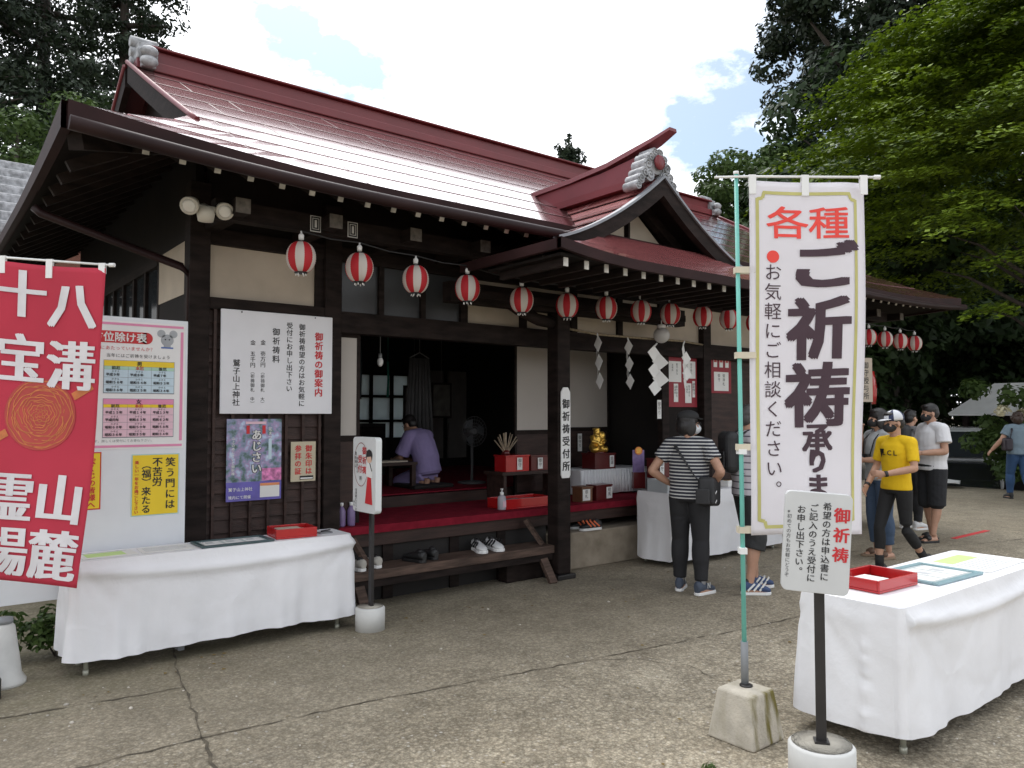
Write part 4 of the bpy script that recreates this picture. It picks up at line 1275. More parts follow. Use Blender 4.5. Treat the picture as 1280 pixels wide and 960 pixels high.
# shoes -------------------------------------------------------------
def shoe_parts(parent, loc, yaw, L, upper, sole, mark=None, sandal=False, low=False):
    """A shoe with the toe towards local +y; returns the upper (sole and laces are its children)."""
    o = bpy.data.objects.new('shoe', None)
    mb = MB()
    w = L * 0.19
    def ring(y, hw, z0, z1, n=10):
        return [(hw * math.cos(2 * math.pi * k / n), y, (z0 + z1) / 2 + (z1 - z0) / 2 * math.sin(2 * math.pi * k / n)) for k in range(n)]
    hs = [(-0.5, .45, .30), (-0.46, .75, .42), (-0.3, .85, .42), (-0.12, .82, .38), (0.05, .9, .33), (0.25, 1.0, .25), (0.40, .85, .19), (0.47, .55, .15), (0.5, .25, .12)]
    if sandal:
        hs = [(0.0, .9, .30), (0.1, 1.0, .28), (0.2, 1.02, .23)]
    rs = [ring(y * L, w * a, 0.018, 0.018 + h * L * (0.75 if low else 1)) for y, a, h in hs]
    vs = [v for r in rs for v in r]; n = 10; fs = []
    for i in range(len(rs) - 1):
        for k in range(n):
            fs.append((i * n + k, i * n + (k + 1) % n, (i + 1) * n + (k + 1) % n, (i + 1) * n + k))
    fs = [tuple(reversed(f)) for f in fs]
    mb.add(vs, fs, 0, True)
    mb.f.append(list(range(n))); mb.m.append(0); mb.sm.append(False)
    b = (len(rs) - 1) * n
    mb.f.append([b + k for k in reversed(range(n))]); mb.m.append(0); mb.sm.append(False)
    bpy.data.objects.remove(o)
    o = mb.build('shoe', upper, parent)
    o.location = loc; o.rotation_euler = (0, 0, yaw)
    outl = [(-0.5, 0), (-0.47, .5), (-0.38, .75), (-0.1, .78), (0.1, .92), (0.28, 1.02), (0.42, .82), (0.5, .3)]
    pl = [(w * 1.08 * a, L * 1.03 * y) for y, a in outl] + [(-w * 1.08 * a, L * 1.03 * y) for y, a in reversed(outl[1:])]
    k = len(pl)
    mb = MB().add([(x, y, 0) for x, y in pl] + [(x, y, 0.026) for x, y in pl], [tuple(reversed(range(k))), tuple(range(k, 2 * k))] + [(i, (i + 1) % k, (i + 1) % k + k, i + k) for i in range(k)])
    mb.build('sole', sole, o, bevel=0.004)
    if not sandal:
        mb = MB().ell((0, -0.27 * L, 0.018 + 0.385 * L * (0.75 if low else 1)), (w * 0.52, 0.13 * L, 0.02))
        mb.build('opening', M['black'], o)
    if mark:
        mb = MB()
        for s in (-1, 1):
            if mark[0] == 'N':
                g = letters([('N', 0, 0.03, 0.062, dict(bold=0.05))], 0)
                for v in g.v:
                    pass
                vs = [(s * (w * 0.93), -0.02 - v[0] * s * -1 * 1.0 + 0.02, 0.085 + v[2]) for v in g.v]
                mb.add(vs, [f if s > 0 else tuple(reversed(f)) for f in g.f])
            else:
                for j in range(3):
                    y = -0.08 + 0.05 * j
                    mb.bar((s * w * 0.93, y * L * 4, 0.04), (s * w * 0.70, (y + 0.06) * L * 3.4, 0.10), 0.006, 0.016)
        mb.build('side_mark', mark[1], o)
    return o
def loose_pair(name, label, loc, yaw, L, up, so_, mark=None, gap=0.11, low=True):
    t = thing(name, label, 'shoes', loc, R(yaw))
    for s in (-1, 1):
        shoe_parts(t, (s * gap, (0.01 if s > 0 else -0.015), 0), R(-4 * s), L, up, so_, mark, low=low)
wsh = mat('white_shoe', (0.62, 0.62, 0.62), 0.55, 0.1)
loose_pair('sneakers', 'white and black sneakers on the wooden step near its right end', (4.30, 5.80, 0.331), 168, 0.27, wsh, M['white'], ('s', M['black']), gap=0.085)
loose_pair('dark_shoes', 'pair of black shoes in the middle of the wooden step', (3.58, 5.80, 0.331), 8, 0.26, M['black'], M['black'], gap=0.085)
loose_pair('sneakers', 'worn cream sneakers on the wooden step beside its left strut', (3.02, 5.79, 0.331), 4, 0.25, mat('cream_shoe', (0.40, 0.38, 0.34), 0.7, 0.2), M['white'], gap=0.09)
loose_pair('sneakers', 'black sneakers with orange lining and white soles on the stone base', (5.72, 5.96, 0.381), 78, 0.27, M['black'], M['white'], ('s', mat('orange_lining', (0.65, 0.14, 0.05), 0.6)), gap=0.075)

t = thing('sanitizer_bottle', 'clear pump bottle of hand sanitizer on the red carpet edge', 'bottle', (4.69, 6.08, 0.652))
MB().lathe([(0.0, 0), (0.038, 0.002), (0.042, 0.012), (0.042, 0.115), (0.036, 0.135), (0.016, 0.145), (0.016, 0.155)], n=20).build('bottle_body', mat('frosted_bottle', (0.62, 0.60, 0.66), 0.2, 0.05, trans=0.4), t)
MB().lathe([(0.018, 0.15), (0.02, 0.152), (0.02, 0.175), (0.007, 0.178), (0.007, 0.20)], n=14).tube([(0, 0, 0.20), (0, 0, 0.212)], 0.014, 10).tube([(0, 0, 0.207), (-0.02, -0.03, 0.209), (-0.026, -0.04, 0.195)], 0.006, 8).build('pump', M['white'], t)
rect('bottle_label', -0.02, 0.03, 0.02, 0.09, M['palep'], -0.0425, t)
for x, lb in ((2.93, 'small purple plastic bottle at the left edge of the carpet, behind the tilted white sign'), (3.02, 'clear lilac bottle right beside the small purple one at the left carpet edge')):
    t = thing('plastic_bottle', lb, 'bottle', (x, 6.02, 0.652))
    MB().lathe([(0.03, 0), (0.034, 0.01), (0.034, 0.13), (0.02, 0.16), (0.014, 0.165), (0.014, 0.175)], n=16).build('bottle_body', mat('lilac_plastic', (0.30, 0.22, 0.42), 0.3, 0.2, trans=0.3), t)
    MB().lathe([(0.016, 0.172), (0.016, 0.2), (0, 0.202)], n=12).build('cap', M['white'], t)

def tray(name, label, cat, loc, yaw, w, d, h, m, inner=None):
    t = thing(name, label, cat, loc, R(yaw))
    k = 0.012
    mb = MB().box(-w / 2, -d / 2, 0, w / 2, d / 2, k)
    f = 1.04
    for (x0, y0, x1, y1) in ((-w / 2, -d / 2, w / 2, -d / 2 + k), (-w / 2, d / 2 - k, w / 2, d / 2), (-w / 2, -d / 2 + k, -w / 2 + k, d / 2 - k), (w / 2 - k, -d / 2 + k, w / 2, d / 2 - k)):
        mb.box(x0, y0, k, x1, y1, h)
    o = mb.build('box_shell', m, t, bevel=0.004)
    return t
t = tray('red_form_tray', 'low red lacquer tray of forms on the carpet right of the sanitizer', 'tray', (5.02, 6.20, 0.652), 0, 0.62, 0.30, 0.10, M['redlac'])
t2 = thing('form_stack', 'stack of white forms lying in the red tray on the carpet', 'papers', (5.02, 6.20, 0.665))
MB().box(-0.27, -0.12, 0, 0.05, 0.12, 0.06).box(0.07, -0.12, 0, 0.27, 0.12, 0.055).build('papers', M['grey'], t2)
# two-tier red display with boxes behind it
t = thing('display_stand', 'low dark wooden stand behind the sanitizer holding dark red boxes', 'stand', (5.42, 6.60, 0.652))
MB().box(-0.45, -0.17, 0.30, 0.45, 0.17, 0.335).build('top_board', M['woodx'], t)
for x in (-0.42, 0.38):
    MB().box(x, -0.15, 0, x + 0.04, 0.15, 0.30).build('leg', M['woodx'], t)
def offering_box(label, x, y, z, w, d, h, m, tagpos=0.0, yaw=0, tw=0.07, txt='御守'):
    t = thing('wooden_box', label, 'box', (x, y, z), R(yaw))
    mb = MB().box(-w / 2, -d / 2, 0, w / 2, d / 2, h).box(-w / 2 - 0.008, -d / 2 - 0.008, h, w / 2 + 0.008, d / 2 + 0.008, h + 0.016)
    mb.build('box_body', m, t, bevel=0.003)
    rect('price_label', tagpos - tw / 2, h * 0.12, tagpos + tw / 2, h * 0.93, M['paper'], -d / 2 - 0.010, t)
    letters([(txt, tagpos, h * 0.9, min(tw * 0.7, h * 0.3))], -d / 2 - 0.0135).build('lettering', M['ink'], t)
offering_box('bright red box with a white label at the left end of the dark stand', 5.19, 6.55, 0.987, 0.32, 0.2, 0.16, M['redlac'], 0.02)
offering_box('dark red box with a white label in the middle of the dark stand', 5.50, 6.55, 0.987, 0.24, 0.2, 0.15, M['darkred'], 0.0)
offering_box('dark red box at the right end of the stand, beside the porch post', 5.74, 6.55, 0.987, 0.22, 0.2, 0.15, M['darkred'], 0.02)
t = thing('gilt_ornament', 'gilded fan shaped ornament with paper plume on the bright red box', 'ornament', (5.13, 6.58, 1.165))
mb = MB()
for k in range(9):
    a = R(-55 + 110 * k / 8)
    mb.bar((0, 0, 0), (0.19 * math.sin(a), -0.02 * (k % 2), 0.19 * math.cos(a) + 0.05), 0.018, 0.006)
mb.build('plume', mat('dull_gilt', (0.30, 0.24, 0.17), 0.6, 0.4, 20), t)
MB().lathe([(0.05, 0), (0.04, 0.03), (0.03, 0.05)], n=12).build('base', M['darkred'], t)
# right hand display
t = thing('display_table', 'low display table under a white cloth on the red carpet of the porch', 'table', (6.68, 6.62, 0.652))
mb = MB()
mb.box(-0.56, -0.17, 0.285, 0.60, 0.30, 0.30)
for k in range(24):
    x0 = -0.56 + 1.16 * k / 24; x1 = -0.56 + 1.16 * (k + 1) / 24
    f0, f1 = 0.012 * math.sin(x0 * 19), 0.012 * math.sin(x1 * 19)
    mb.add([(x0, -0.172 - 0.015 + f0, 0.02), (x1, -0.172 - 0.015 + f1, 0.02), (x1, -0.172, 0.298), (x0, -0.172, 0.298)], [(0, 1, 2, 3)], 0, True)
mb.add([(-0.562, -0.17, 0.02), (-0.562, 0.3, 0.02), (-0.562, 0.3, 0.298), (-0.562, -0.17, 0.298)], [(3, 2, 1, 0)])
mb.build('cloth_cover', M['cloth'], t, solid=0.004)
for x in (-0.5, 0.52):
    MB().box(x, -0.1, 0, x + 0.04, 0.25, 0.284).build('leg', M['woodx'], t)
offering_box('dark red box with a slipping white label under the gilded figure', 6.56, 6.60, 0.953, 0.34, 0.22, 0.17, M['darkred'], 0.10, txt='金運')
offering_box('brown box with a white label at the carpet edge beside the post sign', 5.83, 6.12, 0.652, 0.16, 0.15, 0.15, mat('brown_wood', (0.16, 0.07, 0.035), 0.5, 0.2), -0.02, tw=0.11, txt='御札')
offering_box('dark box with two white labels at the carpet edge left of the white counter', 6.11, 6.14, 0.652, 0.24, 0.15, 0.155, M['darkred'], 0.07, tw=0.09, txt='絵馬')
t = thing('gilded_figure', 'small lumpy gilded figure seated on the dark red box', 'figurine', (6.52, 6.60, 1.139))
mb = MB()
mb.ell((0, 0, 0.07), (0.10, 0.08, 0.08)); mb.ell((0, 0, 0.15), (0.075, 0.065, 0.085)); mb.ell((0, -0.01, 0.245), (0.045, 0.045, 0.05)); mb.ell((0.0, 0, 0.285), (0.05, 0.05, 0.018))
for s in (-1, 1):
    mb.ell((s * 0.075, -0.05, 0.045), (0.055, 0.06, 0.045)); mb.tube([(s * 0.07, 0, 0.2), (s * 0.10, -0.04, 0.14), (s * 0.04, -0.08, 0.12)], [0.03, 0.026, 0.02], 8)
mb.ell((0.075, -0.02, 0.20), (0.05, 0.04, 0.06)); mb.ell((-0.02, -0.085, 0.10), (0.03, 0.025, 0.03))
remesh(mb, 'figure_body', M['gold'], t, 0.007, 2)
MB().lathe([(0.11, 0), (0.115, 0.01), (0.10, 0.018), (0, 0.018)], n=18).build('plinth', M['darkred'], t)

# inside the dark room
t = thing('standing_fan', 'dim white standing fan inside the dark room', 'fan', (5.37, 7.55, 0.777))
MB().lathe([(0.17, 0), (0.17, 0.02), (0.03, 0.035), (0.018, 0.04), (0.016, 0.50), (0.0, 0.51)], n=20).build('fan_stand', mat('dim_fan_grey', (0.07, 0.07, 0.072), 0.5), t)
mb = MB()
for r in (0.06, 0.10, 0.14, 0.18):
    mb.tube([(r * math.cos(a), -0.05, 0.62 + r * math.sin(a)) for a in np.linspace(0, 2 * math.pi, 25)], 0.003, 5)
for k in range(24):
    a = 2 * math.pi * k / 24
    mb.bar((0.03 * math.cos(a), -0.055, 0.62 + 0.03 * math.sin(a)), (0.18 * math.cos(a), -0.05, 0.62 + 0.18 * math.sin(a)), 0.003, 0.003)
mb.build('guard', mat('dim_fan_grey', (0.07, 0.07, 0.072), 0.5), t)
mb = MB()
for k in range(3):
    a0 = 2 * math.pi * k / 3
    mb.add([(0.03 * math.cos(a0), -0.03, 0.62 + 0.03 * math.sin(a0)), (0.15 * math.cos(a0 - 0.4), -0.045, 0.62 + 0.15 * math.sin(a0 - 0.4)), (0.165 * math.cos(a0 + 0.2), -0.03, 0.62 + 0.165 * math.sin(a0 + 0.2)), (0.13 * math.cos(a0 + 0.7), -0.01, 0.62 + 0.13 * math.sin(a0 + 0.7))], [(0, 1, 2, 3)])
mb.build('blades', mat('fan_blade_smoke', (0.06, 0.065, 0.07), 0.3), t, solid=0.003)
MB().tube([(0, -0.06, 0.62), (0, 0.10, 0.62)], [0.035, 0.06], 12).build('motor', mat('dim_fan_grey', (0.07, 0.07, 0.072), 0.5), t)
t = thing('writing_desk', 'low dark desk with pale papers in front of the seated clerk', 'desk', (4.22, 7.6, 0.777))
MB().box(-0.32, -0.3, 0.27, 0.24, 0.3, 0.30).build('desk_top', M['woodx'], t)
for x in (-0.3, 0.18):
    for y in (-0.28, 0.23):
        MB().box(x, y, 0, x + 0.05, y + 0.05, 0.27).build('leg', M['woodx'], t)
MB().box(-0.24, -0.22, 0.30, 0.16, 0.0, 0.315).build('papers', M['plaster'], t)
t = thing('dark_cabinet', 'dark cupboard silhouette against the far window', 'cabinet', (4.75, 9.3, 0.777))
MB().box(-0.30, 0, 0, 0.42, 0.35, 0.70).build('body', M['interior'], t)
MB().box(-0.28, -0.015, 0.05, 0.05, 0, 0.66).build('cupboard_door', M['wood'], t)
MB().box(0.07, -0.015, 0.05, 0.40, 0, 0.66).build('cupboard_door', M['wood'], t)
for x, y, z0, z1, w, c, lb, cat in ((4.62, 9.0, 1.8, 2.55, 0.05, (0.03, 0.05, 0.06), 'dark narrow hanging strip left of the green one by the window', 'hanging strip'),
                           (5.03, 9.0, 1.83, 2.3, 0.035, (0.04, 0.26, 0.21), 'green hanging strip in front of the far window', 'hanging strip')):
    t = thing('hanging_strip', lb, cat, (x, y, z0))
    MB().tube([(0, 0, 0), (0.01, 0, (z1 - z0) * 0.5), (0, 0, z1 - z0)], [(w * 0.5, 0.01)] * 3, 6).tube([(0, 0, z1 - z0), (0, 0, 2.98 - z0)], 0.004, 5).build('cloth_strip', mat('strip_%d' % int(x * 100), c, 0.8), t)
t = thing('bulb', 'small white bulb on a cord in the dark opening', 'lamp', (3.55, 6.5, 2.10))
MB().ell((0, 0, 0), (0.03, 0.03, 0.045)).build('bulb_glass', M['white'], t)
MB().tube([(0, 0, 0.03), (0, 0, 0.08)], 0.018, 8).tube([(0, 0, 0.08), (0, 0, 0.88)], 0.004, 5).build('cord', M['grey'], t)

t = thing('hanging_coat', 'dim grey garment hanging inside the dark room above the seated clerk', 'coat', (5.03, 8.2, 1.35))
mb = MB()
for k in range(14):
    a0, a1 = k / 14, (k + 1) / 14
    def cp(a, z, w): return ((a - .5) * w, .03 * math.sin(a * 22), z)
    mb.add([cp(a0, 0, .42), cp(a1, 0, .42), cp(a1, .95, .28), cp(a0, .95, .28)], [(0, 1, 2, 3)], 0, True)
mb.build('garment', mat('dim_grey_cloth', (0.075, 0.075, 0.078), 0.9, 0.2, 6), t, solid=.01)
MB().tube([(-.14, 0, .95), (0, 0, 1.02), (.14, 0, .95)], .008, 6).tube([(0, 0, 1.02), (0, 0, 1.64)], .004, 5).build('hanger', M['grey'], t)
for x, z, lb in ((5.55, 1.75, 'dim framed picture on the dark partition, left one'), (6.0, 1.8, 'dim framed picture on the dark partition, right one')):
    t = thing('framed_picture', lb, 'picture', (x, 9.2, z))
    MB().box(-.17, -.02, -.25, .17, 0, .25).build('frame', M['wood'], t)
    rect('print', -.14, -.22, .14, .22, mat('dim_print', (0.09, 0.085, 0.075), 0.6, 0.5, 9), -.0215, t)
    MB().tube([(0, -.01, .25), (0, -.01, 2.98 - z)], .003, 5).build('cord', M['grey'], t)

# ================================================================== information board behind the left table
t = thing('information_board', 'tall white standing board with pink chart behind the left table', 'board', (0.70, 5.73, 0))
MB().box(-0.9, -0.0, 0.41, 0.885, 0.03, 2.265).build('panel', mat('white_board', (0.70, 0.73, 0.76), 0.35, 0.03), t, bevel=0.004)
mb = MB()
for x in (-0.85, 0.80):
    mb = MB().box(x, 0.032, 0, x + 0.04, 0.07, 2.2).box(x, -0.2, 0, x + 0.04, 0.3, 0.035)
    mb.build('leg', M['grey'], t)
C_ = thing('fortune_chart', 'pink framed chart of lucky directions with blue and pink tables on the white board', 'poster', (1.16, 5.729, 1.80))
rect('sheet', -0.56, -0.435, 0.405, 0.435, M['white'], 0, C_)
mb = MB()
for q in ((-0.56, -0.435, 0.405, -0.395), (-0.56, 0.395, 0.405, 0.435), (0.375, -0.395, 0.405, 0.395)):
    mb.box(q[0], -0.0045, q[1] + 0.012, q[2] - 0.012, -0.0022, q[3] - 0.012)
mb.build('pink_border', M['pinkp'], C_)
mb = MB().box(-0.52, -0.0045, 0.285, 0.15, -0.0022, 0.365)
mb.tube([(0.15, -0.0022, 0.325), (0.15, -0.0045, 0.325)], 0.04, 24)
mb.build('title_bar', M['redink'], C_)
letters([('厄除け・方位除け表', -0.46, 0.325, 0.068, dict(h=1, bold=0.02, pitch=1.0))], -0.0062).build('lettering', M['paper'], C_)
letters([('厄年にあたっていませんか？', -0.20, 0.25, 0.030, dict(h=1))], -0.0038).build('lettering', M['redink'], C_)
letters([('当年にはご祈祷を受けましょう', -0.10, 0.20, 0.028, dict(h=1))], -0.0038).build('lettering', M['ink'], C_)
letters([('日々の中で運気運命心身に安全を', -0.165, 0.13, 0.03, dict(bold=0.02))], -0.0038).build('lettering', M['ink'], C_)
def chart(z1, z0, head, sub, body, title, rows_):
    x0, x1 = -0.111, 0.333
    cw = (x1 - x0) / 3
    T = rect('table_grid', x0 - 0.003, z0 - 0.003, x1 + 0.003, z1 + 0.003, mat('grid_line_grey', (0.25, 0.27, 0.3), 0.6), -0.0022, C_)
    h = (z1 - z0) / (len(rows_) * 1.25 + 1.5)
    y = z1
    rect('head_row', x0, y - h * 0.9, x1, y, head, -0.0044, T); letters([(title, 0.09, y - h * 0.45, 0.034, dict(h=1, bold=0.02))], -0.0082).build('lettering', M['ink'], T)
    y -= h * 0.9
    for c in range(3):
        rect('sub_head', x0 + c * cw + 0.001, y - h * 0.55, x0 + (c + 1) * cw - 0.001, y - 0.001, sub, -0.0044, T)
        letters([('前厄本厄後厄'[c * 2:c * 2 + 2], x0 + c * cw + 0.045, y - h * 0.28, 0.026, dict(h=1, bold=0.02))], -0.0082).build('lettering', M['redink'] if c == 1 else M['ink'], T)
    y -= h * 0.55
    for rw in rows_:
        for c in range(3):
            rect('cell', x0 + c * cw + 0.001, y - h * 1.25 + 0.001, x0 + (c + 1) * cw - 0.001, y - 0.001, body, -0.0044, T)
            letters([(rw[c], x0 + c * cw + 0.012, y - h * 0.82, 0.0215, dict(h=1, bold=0.025, pitch=0.98)), ('かぞえ', x0 + c * cw + 0.045, y - h * 0.3, 0.016, dict(h=1))], -0.0082).build('lettering', M['ink'], T)
        y -= h * 1.25
chart(0.165, -0.055, M['yellow'], mat('pale_green_print', (0.40, 0.62, 0.48), 0.6), M['paleblue'], '男', [('平成９年', '平成８年', '平成７年'), ('昭和５６年', '昭和５４年', '昭和５３年'), ('昭和３６年', '昭和３５年', '昭和３４年')])
chart(-0.095, -0.355, M['pinkp'], M['yellow'], M['palep'], '女', [('平成１５年', '平成１４年', '平成１３年'), ('平成元年', '昭和６３年', '昭和６２年'), ('昭和６０年', '昭和５９年', '昭和５８年'), ('昭和３６年', '昭和３５年', '昭和３４年')])
letters([('※生年により異なります。詳しくは受付にてお尋ね下さい。', -0.38, -0.378, 0.021, dict(h=1))], -0.0038).build('lettering', M['grey'], C_)
mb = MB()                                                    # little grey mouse drawing
for c, r in (((0.285, 0.32), 0.042), ((0.245, 0.365), 0.027), ((0.325, 0.365), 0.027)):
    mb.tube([(c[0], -0.0022, c[1]), (c[0], -0.0042, c[1])], r, 18)
mb.box(0.262, -0.0039, 0.262, 0.308, -0.0022, 0.30)
mb.build('mouse_drawing', mat('mouse_grey_print', (0.36, 0.38, 0.40), 0.6), C_)
mb = MB().box(0.245, -0.0048, 0.262, 0.325, -0.0041, 0.272).build('blue_mat', mat('blue_print', (0.08, 0.16, 0.45), 0.6), C_)
mb = MB()
for u in (0.272, 0.298):
    mb.tube([(u, -0.0042, 0.325), (u, -0.006, 0.325)], 0.005, 8)
mb.build('mouse_eye', M['ink'], C_)

t = thing('yellow_sign', 'yellow sheet with black proverb in three columns on the right of the white board', 'poster', (1.385, 5.729, 1.115))
rect('edge', -0.155, -0.212, 0.155, 0.212, M['teal'], 0, t)
rect('sheet', -0.148, -0.205, 0.148, 0.205, M['yellow'], -0.0022, t)
letters([('笑う門には', 0.095, 0.19, 0.068, dict(bold=0.01, fat=0.012, pitch=1.08)), ('不苦労', 0.01, 0.19, 0.068, dict(bold=0.01, fat=0.012, pitch=1.0)),
         ('（福）来たる', -0.06, 0.17, 0.062, dict(bold=0.01, fat=0.012, pitch=0.98))], -0.0058).build('lettering', M['ink'], t)
letters([('楽しい一年をお過ごし下さい', -0.122, 0.17, 0.027, dict(bold=0.015))], -0.0058).build('lettering', M['redink'], t)
t = thing('yellow_sign', 'yellow sheet with red border half hidden behind the red banner', 'poster', (0.86, 5.729, 1.155))
rect('edge', -0.19, -0.185, 0.185, 0.195, M['redink'], 0, t)
rect('sheet', -0.182, -0.177, 0.177, 0.187, M['yellow'], -0.0022, t)
letters([('宝くじの皆様へ', 0.13, 0.16, 0.046, dict(bold=0.02))], -0.0058).build('lettering', M['redink'], t)
letters([('宝くじ当選祈願のお札と', 0.06, 0.165, 0.028), ('御守を授与しております', 0.01, 0.165, 0.028), ('どうぞ受付まで', -0.05, 0.165, 0.028)], -0.0058).build('lettering', M['ink'], t)
# ================================================================== banners
def nobori(name, label, loc, yaw, bw, z0, z1, u0, top, clothm, wave, shear, bar, polem, roll=0.0, curl=0.0):
    t = thing(name, label, 'banner', loc, R(yaw))
    def fn(u, y, v):
        q = (v - z0) / (z1 - z0)
        k = (u - u0) / bw
        d = wave * (math.sin(u * 9 + v * 2.2) * 0.6 + math.sin(v * 4.1 + u * 3)) * (1 - 0.6 * q)
        d += curl * max(0, k - 0.72) ** 2 * 6
        uu = u - shear * (1 - q) ** 1.4 * (0.3 + 0.7 * k) 
        return (uu, y + d, v + roll * (u - u0) + 0.012 * math.sin(k * 3.1) * (1 - q) - 0.010 * math.sin(k * math.pi) * q)
    nu, nv = 24, 60
    vs = [fn(u0 + bw * i / nu, 0, z0 + (z1 - z0) * j / nv) for j in range(nv + 1) for i in range(nu + 1)]
    fs = [(j * (nu + 1) + i, j * (nu + 1) + i + 1, (j + 1) * (nu + 1) + i + 1, (j + 1) * (nu + 1) + i) for j in range(nv) for i in range(nu)]
    MB().add(vs, fs, 0, True).build('cloth', clothm, t, solid=0.0012)
    zb = z1 + 0.02
    MB().tube([(bar[0], 0.0, zb - 0.004), (u0, 0, zb), (bar[1] - 0.03, 0, zb + roll * bw)], 0.0065, 8).tube([(bar[1] - 0.03, 0, zb + roll * bw), (bar[1], 0, zb + roll * bw)], 0.012, 8).build('cross_bar', M['white'], t)
    mb = MB()
    for k in (0.03, 0.47, 0.96):
        x, _, z = fn(u0 + bw * k, 0, z1)
        zz = zb + roll * bw * k
        mb.box(x - 0.018, -0.010, z - 0.07, x + 0.018, -0.004, zz + 0.008)
        mb.box(x - 0.018, 0.004, z - 0.03, x + 0.018, 0.010, zz + 0.008)
        mb.box(x - 0.018, -0.004, zz + 0.0075, x + 0.018, 0.004, zz + 0.0095)
    mb.build('loop', M['white'], t)
    return t, fn

bcl = mat('white_banner_cloth', (0.84, 0.82, 0.85), 0.85, 0.03, 2, 0.1, 300, trans=0.35)
rcl = mat('red_banner_cloth', (0.56, 0.040, 0.075), 0.8, 0.08, 2, 0.1, 300, trans=0.2)
t, fn = nobori('prayer_banner', 'tall white banner with olive border and large plum brush lettering on a green pole', (3.32, 2.32, 0), -38.4, 0.61, 0.995, 2.795, 0.048, 2.82, bcl, 0.016, 0.04, (-0.125, 0.72), None, roll=-0.006, curl=0.10)
MB().tube([(0.008, 0.03, 0.24), (0.0, 0.02, 1.4), (-0.012, 0.012, 2.83)], [0.0125, 0.0115, 0.0105], 12).build('pole', mat('turquoise_pole', (0.15, 0.47, 0.40), 0.35, 0.08), t)
MB().tube([(0.008, 0.03, 0.245), (0.0075, 0.03, 0.46)], 0.019, 12).build('pole_sleeve', M['grey'], t)
MB().tube([(-0.012, 0.012, 2.83), (-0.012, 0.012, 2.845)], 0.014, 10).build('pole_cap', M['white'], t)
mb = MB()
for z in (1.02, 1.435, 1.90, 2.335):
    mb.box(-0.022, -0.006, z - 0.016, 0.075, -0.002, z + 0.016)
    mb.box(-0.022, 0.034, z - 0.016, 0.055, 0.038, z + 0.016)
    mb.box(-0.0245, -0.006, z - 0.016, -0.0215, 0.038, z + 0.016)
mb.build('pole_loop', mat('cream_loop', (0.62, 0.56, 0.44), 0.8), t)
MB().box(-0.02, -0.008, 1.40, 0.02, 0.04, 1.425).box(-0.018, -0.006, 0.90, 0.018, 0.04, 0.93).build('clip', M['white'], t)
bl = letters([('ご', 0.425, 2.550, 0.36, dict(bold=0.022, fat=0.030, tilt=0.05, sy=0.70)), ('祈', 0.405, 2.215, 0.335, dict(bold=0.022, fat=0.016, tilt=0.05)),
              ('祷', 0.402, 1.880, 0.345, dict(bold=0.020, fat=0.014, tilt=0.05)),
              ('承', 0.40, 1.560, 0.165, dict(bold=0.02, fat=0.014, tilt=0.04)), ('りま', 0.40, 1.425, 0.13, dict(bold=0.03, fat=0.02, pitch=0.98)), ('す', 0.40, 1.16, 0.13, dict(bold=0.03, fat=0.02))], -0.004, fn, 0.06)
bl.build('large_lettering', M['plumink'], t)
letters([('お気軽にご相談ください。', 0.167, 2.375, 0.092, dict(pitch=1.085, bold=-0.004))], -0.004, fn, 0.06).build('small_lettering', M['plumink'], t)
letters([('各', 0.242, 2.69, 0.205, dict(bold=0.008, sx=1.1, sy=0.86)), ('種', 0.455, 2.69, 0.205, dict(bold=0.008, sx=1.06, sy=0.86))], -0.004, fn, 0.06).build('red_lettering', M['coral'], t)
mb = MB()
K = 20
for k in range(K):
    a0, a1 = 2 * math.pi * k / K, 2 * math.pi * (k + 1) / K
    mb.add([fn(0.167, -0.004, 2.405), fn(0.167 + 0.032 * math.cos(a0), -0.004, 2.405 + 0.032 * math.sin(a0)), fn(0.167 + 0.032 * math.cos(a1), -0.004, 2.405 + 0.032 * math.sin(a1))], [(0, 1, 2)])
mb.build('red_dot', M['coral'], t)
mb = MB()
def strip(pts, w):
    for (a, b) in zip(pts[:-1], pts[1:]):
        n = max(1, int(max(abs(b[0] - a[0]), abs(b[1] - a[1])) / 0.05))
        for i in range(n):
            p = [(a[0] + (b[0] - a[0]) * j / n, a[1] + (b[1] - a[1]) * j / n) for j in (i, i + 1)]
            d = Vector((p[1][0] - p[0][0], p[1][1] - p[0][1])).normalized() * w / 2
            nx_, ny_ = -d.y, d.x
            mb.add([fn(p[0][0] - nx_, -0.0036, p[0][1] - ny_), fn(p[1][0] - nx_, -0.0036, p[1][1] - ny_), fn(p[1][0] + nx_, -0.0036, p[1][1] + ny_), fn(p[0][0] + nx_, -0.0036, p[0][1] + ny_)], [(0, 1, 2, 3)])
ua, ub, va, vb = 0.088, 0.598, 1.035, 2.735
strip([(ua + 0.03, va), (ub - 0.03, va)], 0.017); strip([(ub, va + 0.03), (ub, vb - 0.03)], 0.017); strip([(ub - 0.03, vb), (ua + 0.03, vb)], 0.017); strip([(ua, vb - 0.03), (ua, va + 0.03)], 0.017)
for (x, y, a) in ((ua, va, 0), (ub, va, 1), (ub, vb, 2), (ua, vb, 3)):
    sx = 1 if x == ua else -1; sy = 1 if y == va else -1
    strip([(x + sx * 0.036, y + sy * 0.0), (x + sx * 0.028, y + sy * 0.028), (x, y + sy * 0.036)], 0.017)
mb.build('olive_border', mat('olive_print', (0.50, 0.47, 0.17), 0.7), t)
